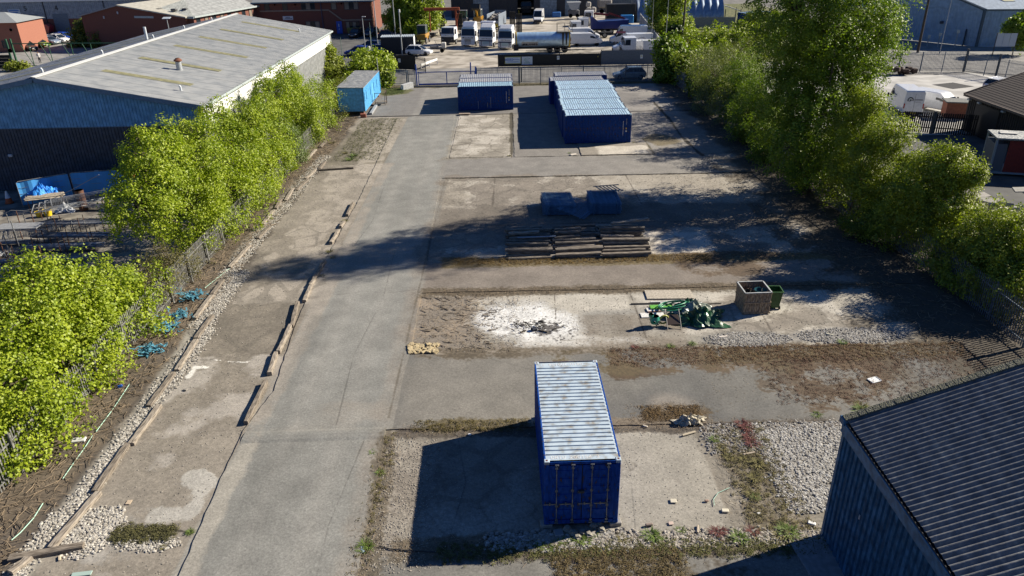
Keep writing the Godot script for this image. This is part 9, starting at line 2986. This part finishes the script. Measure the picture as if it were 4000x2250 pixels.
	tree("laurel_bush", "rounded green laurel behind the blue cabin", "shrub", W(-19.0, 99.5), [BZ(925, 175, 42, 100), BZ(955, 195, 36, 98.5), BZ(905, 205, 36, 98), BZ(960, 160, 26, 101), BZ(970, 225, 24, 97.8)], "far", d0.lerp(y0, 0.5), y1, 4, 1.3, 0.06)
	# right boundary
	var crown := [BZ(2080, 70, 100, 52), BZ(2060, 180, 105, 54.5), BZ(2100, 280, 100, 51), BZ(2000, 130, 85, 55), BZ(2165, 140, 75, 53), BZ(2170, 40, 85, 55), BZ(1990, 260, 75, 53), BZ(2060, 400, 85, 51), BZ(2150, 330, 70, 54), BZ(2000, 20, 95, 52), BZ(1990, 370, 60, 51), BZ(2215, 80, 40, 51)]
	for q in [[20.4, 15.6, 2.9], [23.6, 15.9, 2.7], [21.9, 18.0, 2.7], [20.9, 20.2, 1.9], [22.9, 20.0, 1.9], [21.9, 22.0, 1.3]]:
		crown.append([W(q[0] - 0.3, 53.0 + R(-1.5, 1.5), q[1]), q[2], 0.9])
	tree("tall_poplar", "very tall green poplar rising above the hedge", "tree", W(21.9, 52.5), crown, "broad", d0, d1, 9, 0.95, 0.15)
	tree("conifer_shrub", "dark feathery shrub at the end of the street fence", "shrub", W(20.6, 97.6), [BZ(1700, 170, 42, 97), BZ(1685, 130, 34, 98), BZ(1725, 205, 38, 96), BZ(1670, 190, 24, 96.5)], "far", d0, d1, 3, 1.3, 0.07)
	tree("willow_shrub", "greyish olive willow in the hedge near the street", "shrub", W(21.8, 82.0), [BX(1800, 195, 58, 22), BX(1845, 160, 50, 22.8), BX(1790, 250, 45, 21.4), BX(1845, 255, 52, 22), BX(1770, 160, 34, 22.4)], "spray", Color(0.11, 0.13, 0.04), Color(0.24, 0.26, 0.09), 5, 1.1, 0.07)
	tree("willow_shrub", "deep green willow in the hedge beside the tall poplar", "shrub", W(22.2, 64.0), [BX(1925, 240, 58, 22.6), BX(1895, 300, 55, 22), BX(1955, 340, 62, 22.2), BX(1880, 190, 48, 23), BX(1930, 390, 40, 21.6)], "small", d0, d1, 5, 1.7, 0.08)
	tree("hazel_tree", "bright yellow green hazel in front of the tall poplar", "tree", W(22.8, 46.5), [BX(2150, 310, 50, 22.6), BX(2185, 385, 62, 22.6), BX(2235, 345, 50, 23), BX(2130, 420, 45, 22), BX(2190, 265, 32, 22.8), BX(2160, 240, 18, 22.8), BX(2170, 460, 45, 22.2)], "small", o0, Color(0.36, 0.40, 0.035), 6, 1.9, 0.06)
	tree("hawthorn_bush", "spreading bright hawthorn with level sprays by the side lane", "shrub", W(24.0, 42.0), [BX(2330, 455, 65, 24), BX(2270, 500, 62, 23.6), BX(2395, 435, 52, 24.6), BX(2235, 545, 52, 23), BX(2400, 515, 55, 24.6), BX(2330, 545, 58, 23.8), BX(2450, 440, 34, 25), BX(2385, 395, 30, 24.6), BX(2290, 420, 34, 24)], "small", o0, Color(0.36, 0.40, 0.035), 6, 1.9, 0.07)
	tree("hawthorn_bush", "dense hawthorn beyond the rubble, leaning over the shaded fence", "shrub", W(25.0, 35.5), [BX(2470, 610, 70, 25), BX(2535, 570, 48, 25.6), BX(2395, 640, 55, 24.2), BX(2490, 690, 62, 24.8), BX(2560, 650, 60, 25.6), BX(2600, 600, 60, 26.4), BX(2560, 720, 55, 25), BX(2470, 740, 40, 24.4), BX(2420, 700, 40, 24.2)], "small", o0, Color(0.35, 0.39, 0.035), 6, 1.8, 0.07)
	tree("bramble_bush", "low dark bramble at the foot of the shaded palisade fence", "shrub", W(22.4, 41.5), [BX(2160, 585, 32, 21.8), BX(2185, 560, 26, 22), BX(2130, 560, 20, 21.6)], "small", d0, o1, 4, 1.3, 0.03)
	tree("bramble_bush", "brown leafless bramble tangle above the far shaded fence", "shrub", W(24.6, 29.5), [BX(2560, 790, 40, 24.6), BX(2590, 740, 45, 25.2), BX(2530, 760, 22, 24.4)], "small", b0, b1, 5, 0.5, 0.03)
	for q in [[21.8, 92.0, "dark undergrowth under the hedge next to the street"], [21.8, 74.0, "dark undergrowth under the olive willow"], [22.6, 57.0, "dark undergrowth at the foot of the tall poplar"], [23.6, 46.0, "shaded undergrowth under the bright hazel"], [24.6, 38.0, "shaded undergrowth under the spreading hawthorn"]]:
		var bl := []
		for k in 9: bl.append([W(q[0] + R(-0.3, 1.9), q[1] + (k - 4) * (2.1 if q[1] > 50 else 1.1) + R(-0.4, 0.4), R(0.7, 2.4)), R(1.1, 1.9), 0.9])
		tree("undergrowth", q[2], "shrub", W(q[0], q[1]), bl, "small" if q[1] < 60 else "far", d0, o1, 4, 0.9, 0.04, "undergrowth along the right fence")
	# trees farther off
	tree("ash_tree", "bright green ash standing between office and gantry", "tree", W(-20.5, 152.0), [BZ(1040, 30, 42, 152), BZ(1070, 55, 34, 150), BZ(1010, 55, 38, 153), BZ(1050, 90, 30, 148), BZ(1025, 0, 45, 154), BZ(1075, 15, 32, 151)], "far", d0.lerp(y0, 0.6), y1, 3, 1.0, 0.14)
	tree("ash_tree", "leafy ash between the panel wall and the arched hut", "tree", W(31.5, 134.0), [BZ(1680, 60, 34, 134), BZ(1665, 20, 34, 136), BZ(1710, 85, 34, 131), BZ(1690, -10, 36, 136), BZ(1730, 110, 34, 126), BZ(1700, 110, 30, 128)], "far", o0, y1, 3, 1.0, 0.13)
	tree("ivy_tree", "dark ivy clad stump of a tree beside the timber pole", "tree", W(30.6, 127.0), [BZ(1700, 80, 17, 127), BZ(1700, 110, 17, 127), BZ(1705, 140, 18, 126)], "far", Color(0.012, 0.03, 0.008), Color(0.03, 0.06, 0.012), 1, 1.8, 0.25)
	tree("scrub_bush", "sunlit scrub behind the hedge and below the boarded fence", "shrub", W(34.5, 122.0), [BZ(1790, 120, 40, 120), BZ(1840, 115, 34, 118), BZ(1760, 150, 36, 112), BZ(1820, 145, 30, 110), BZ(1880, 120, 34, 116), BZ(1870, 85, 24, 128)], "far", o0, y1, 5, 1.0, 0.07)
	tree("scrub_bush", "pale scrub between the tall poplar and the blue container", "shrub", W(44.0, 130.0), [BZ(1905, 60, 24, 140), BZ(1930, 85, 30, 128), BZ(1960, 60, 24, 138), BZ(1900, 130, 30, 112)], "far", o0, o1, 4, 0.9, 0.07)
	tree("roadside_tree", "round green tree at the edge of the warehouse forecourt", "tree", W(80.5, 113.0), [BZ(2560, 70, 24, 113), BZ(2575, 90, 22, 113), BZ(2580, 55, 20, 113)], "far", d0, d1, 2, 1.2, 0.12)
	for q in [[-77.2, 143.0, 212, 100, "feathery upright tree behind the warehouse ridge"], [-72.0, 142.0, 262, 105, "second feathery upright tree beside the first behind the ridge"]]:
		tree("upright_cypress", q[4], "tree", W(q[0], q[1]), [BZ(q[2], q[3] - 32, 16, q[1]), BZ(q[2] - 6, q[3] - 5, 22, q[1]), BZ(q[2] + 10, q[3] + 5, 20, q[1]), BZ(q[2] - 8, q[3] + 22, 24, q[1]), BZ(q[2] + 12, q[3] + 28, 22, q[1])], "far", o0, Color(0.17, 0.19, 0.03), 2, 1.0, 0.1, "upright trees behind the warehouse ridge")
	tree("small_shrub", "small green shrubs at the foot of the close boarded fence", "shrub", W(-82.0, 117.0), [BZ(35, 172, 14, 116), BZ(58, 170, 12, 116)], "far", o0, o1, 2, 1.0, 0.05)
	print("leaves ", leaves)
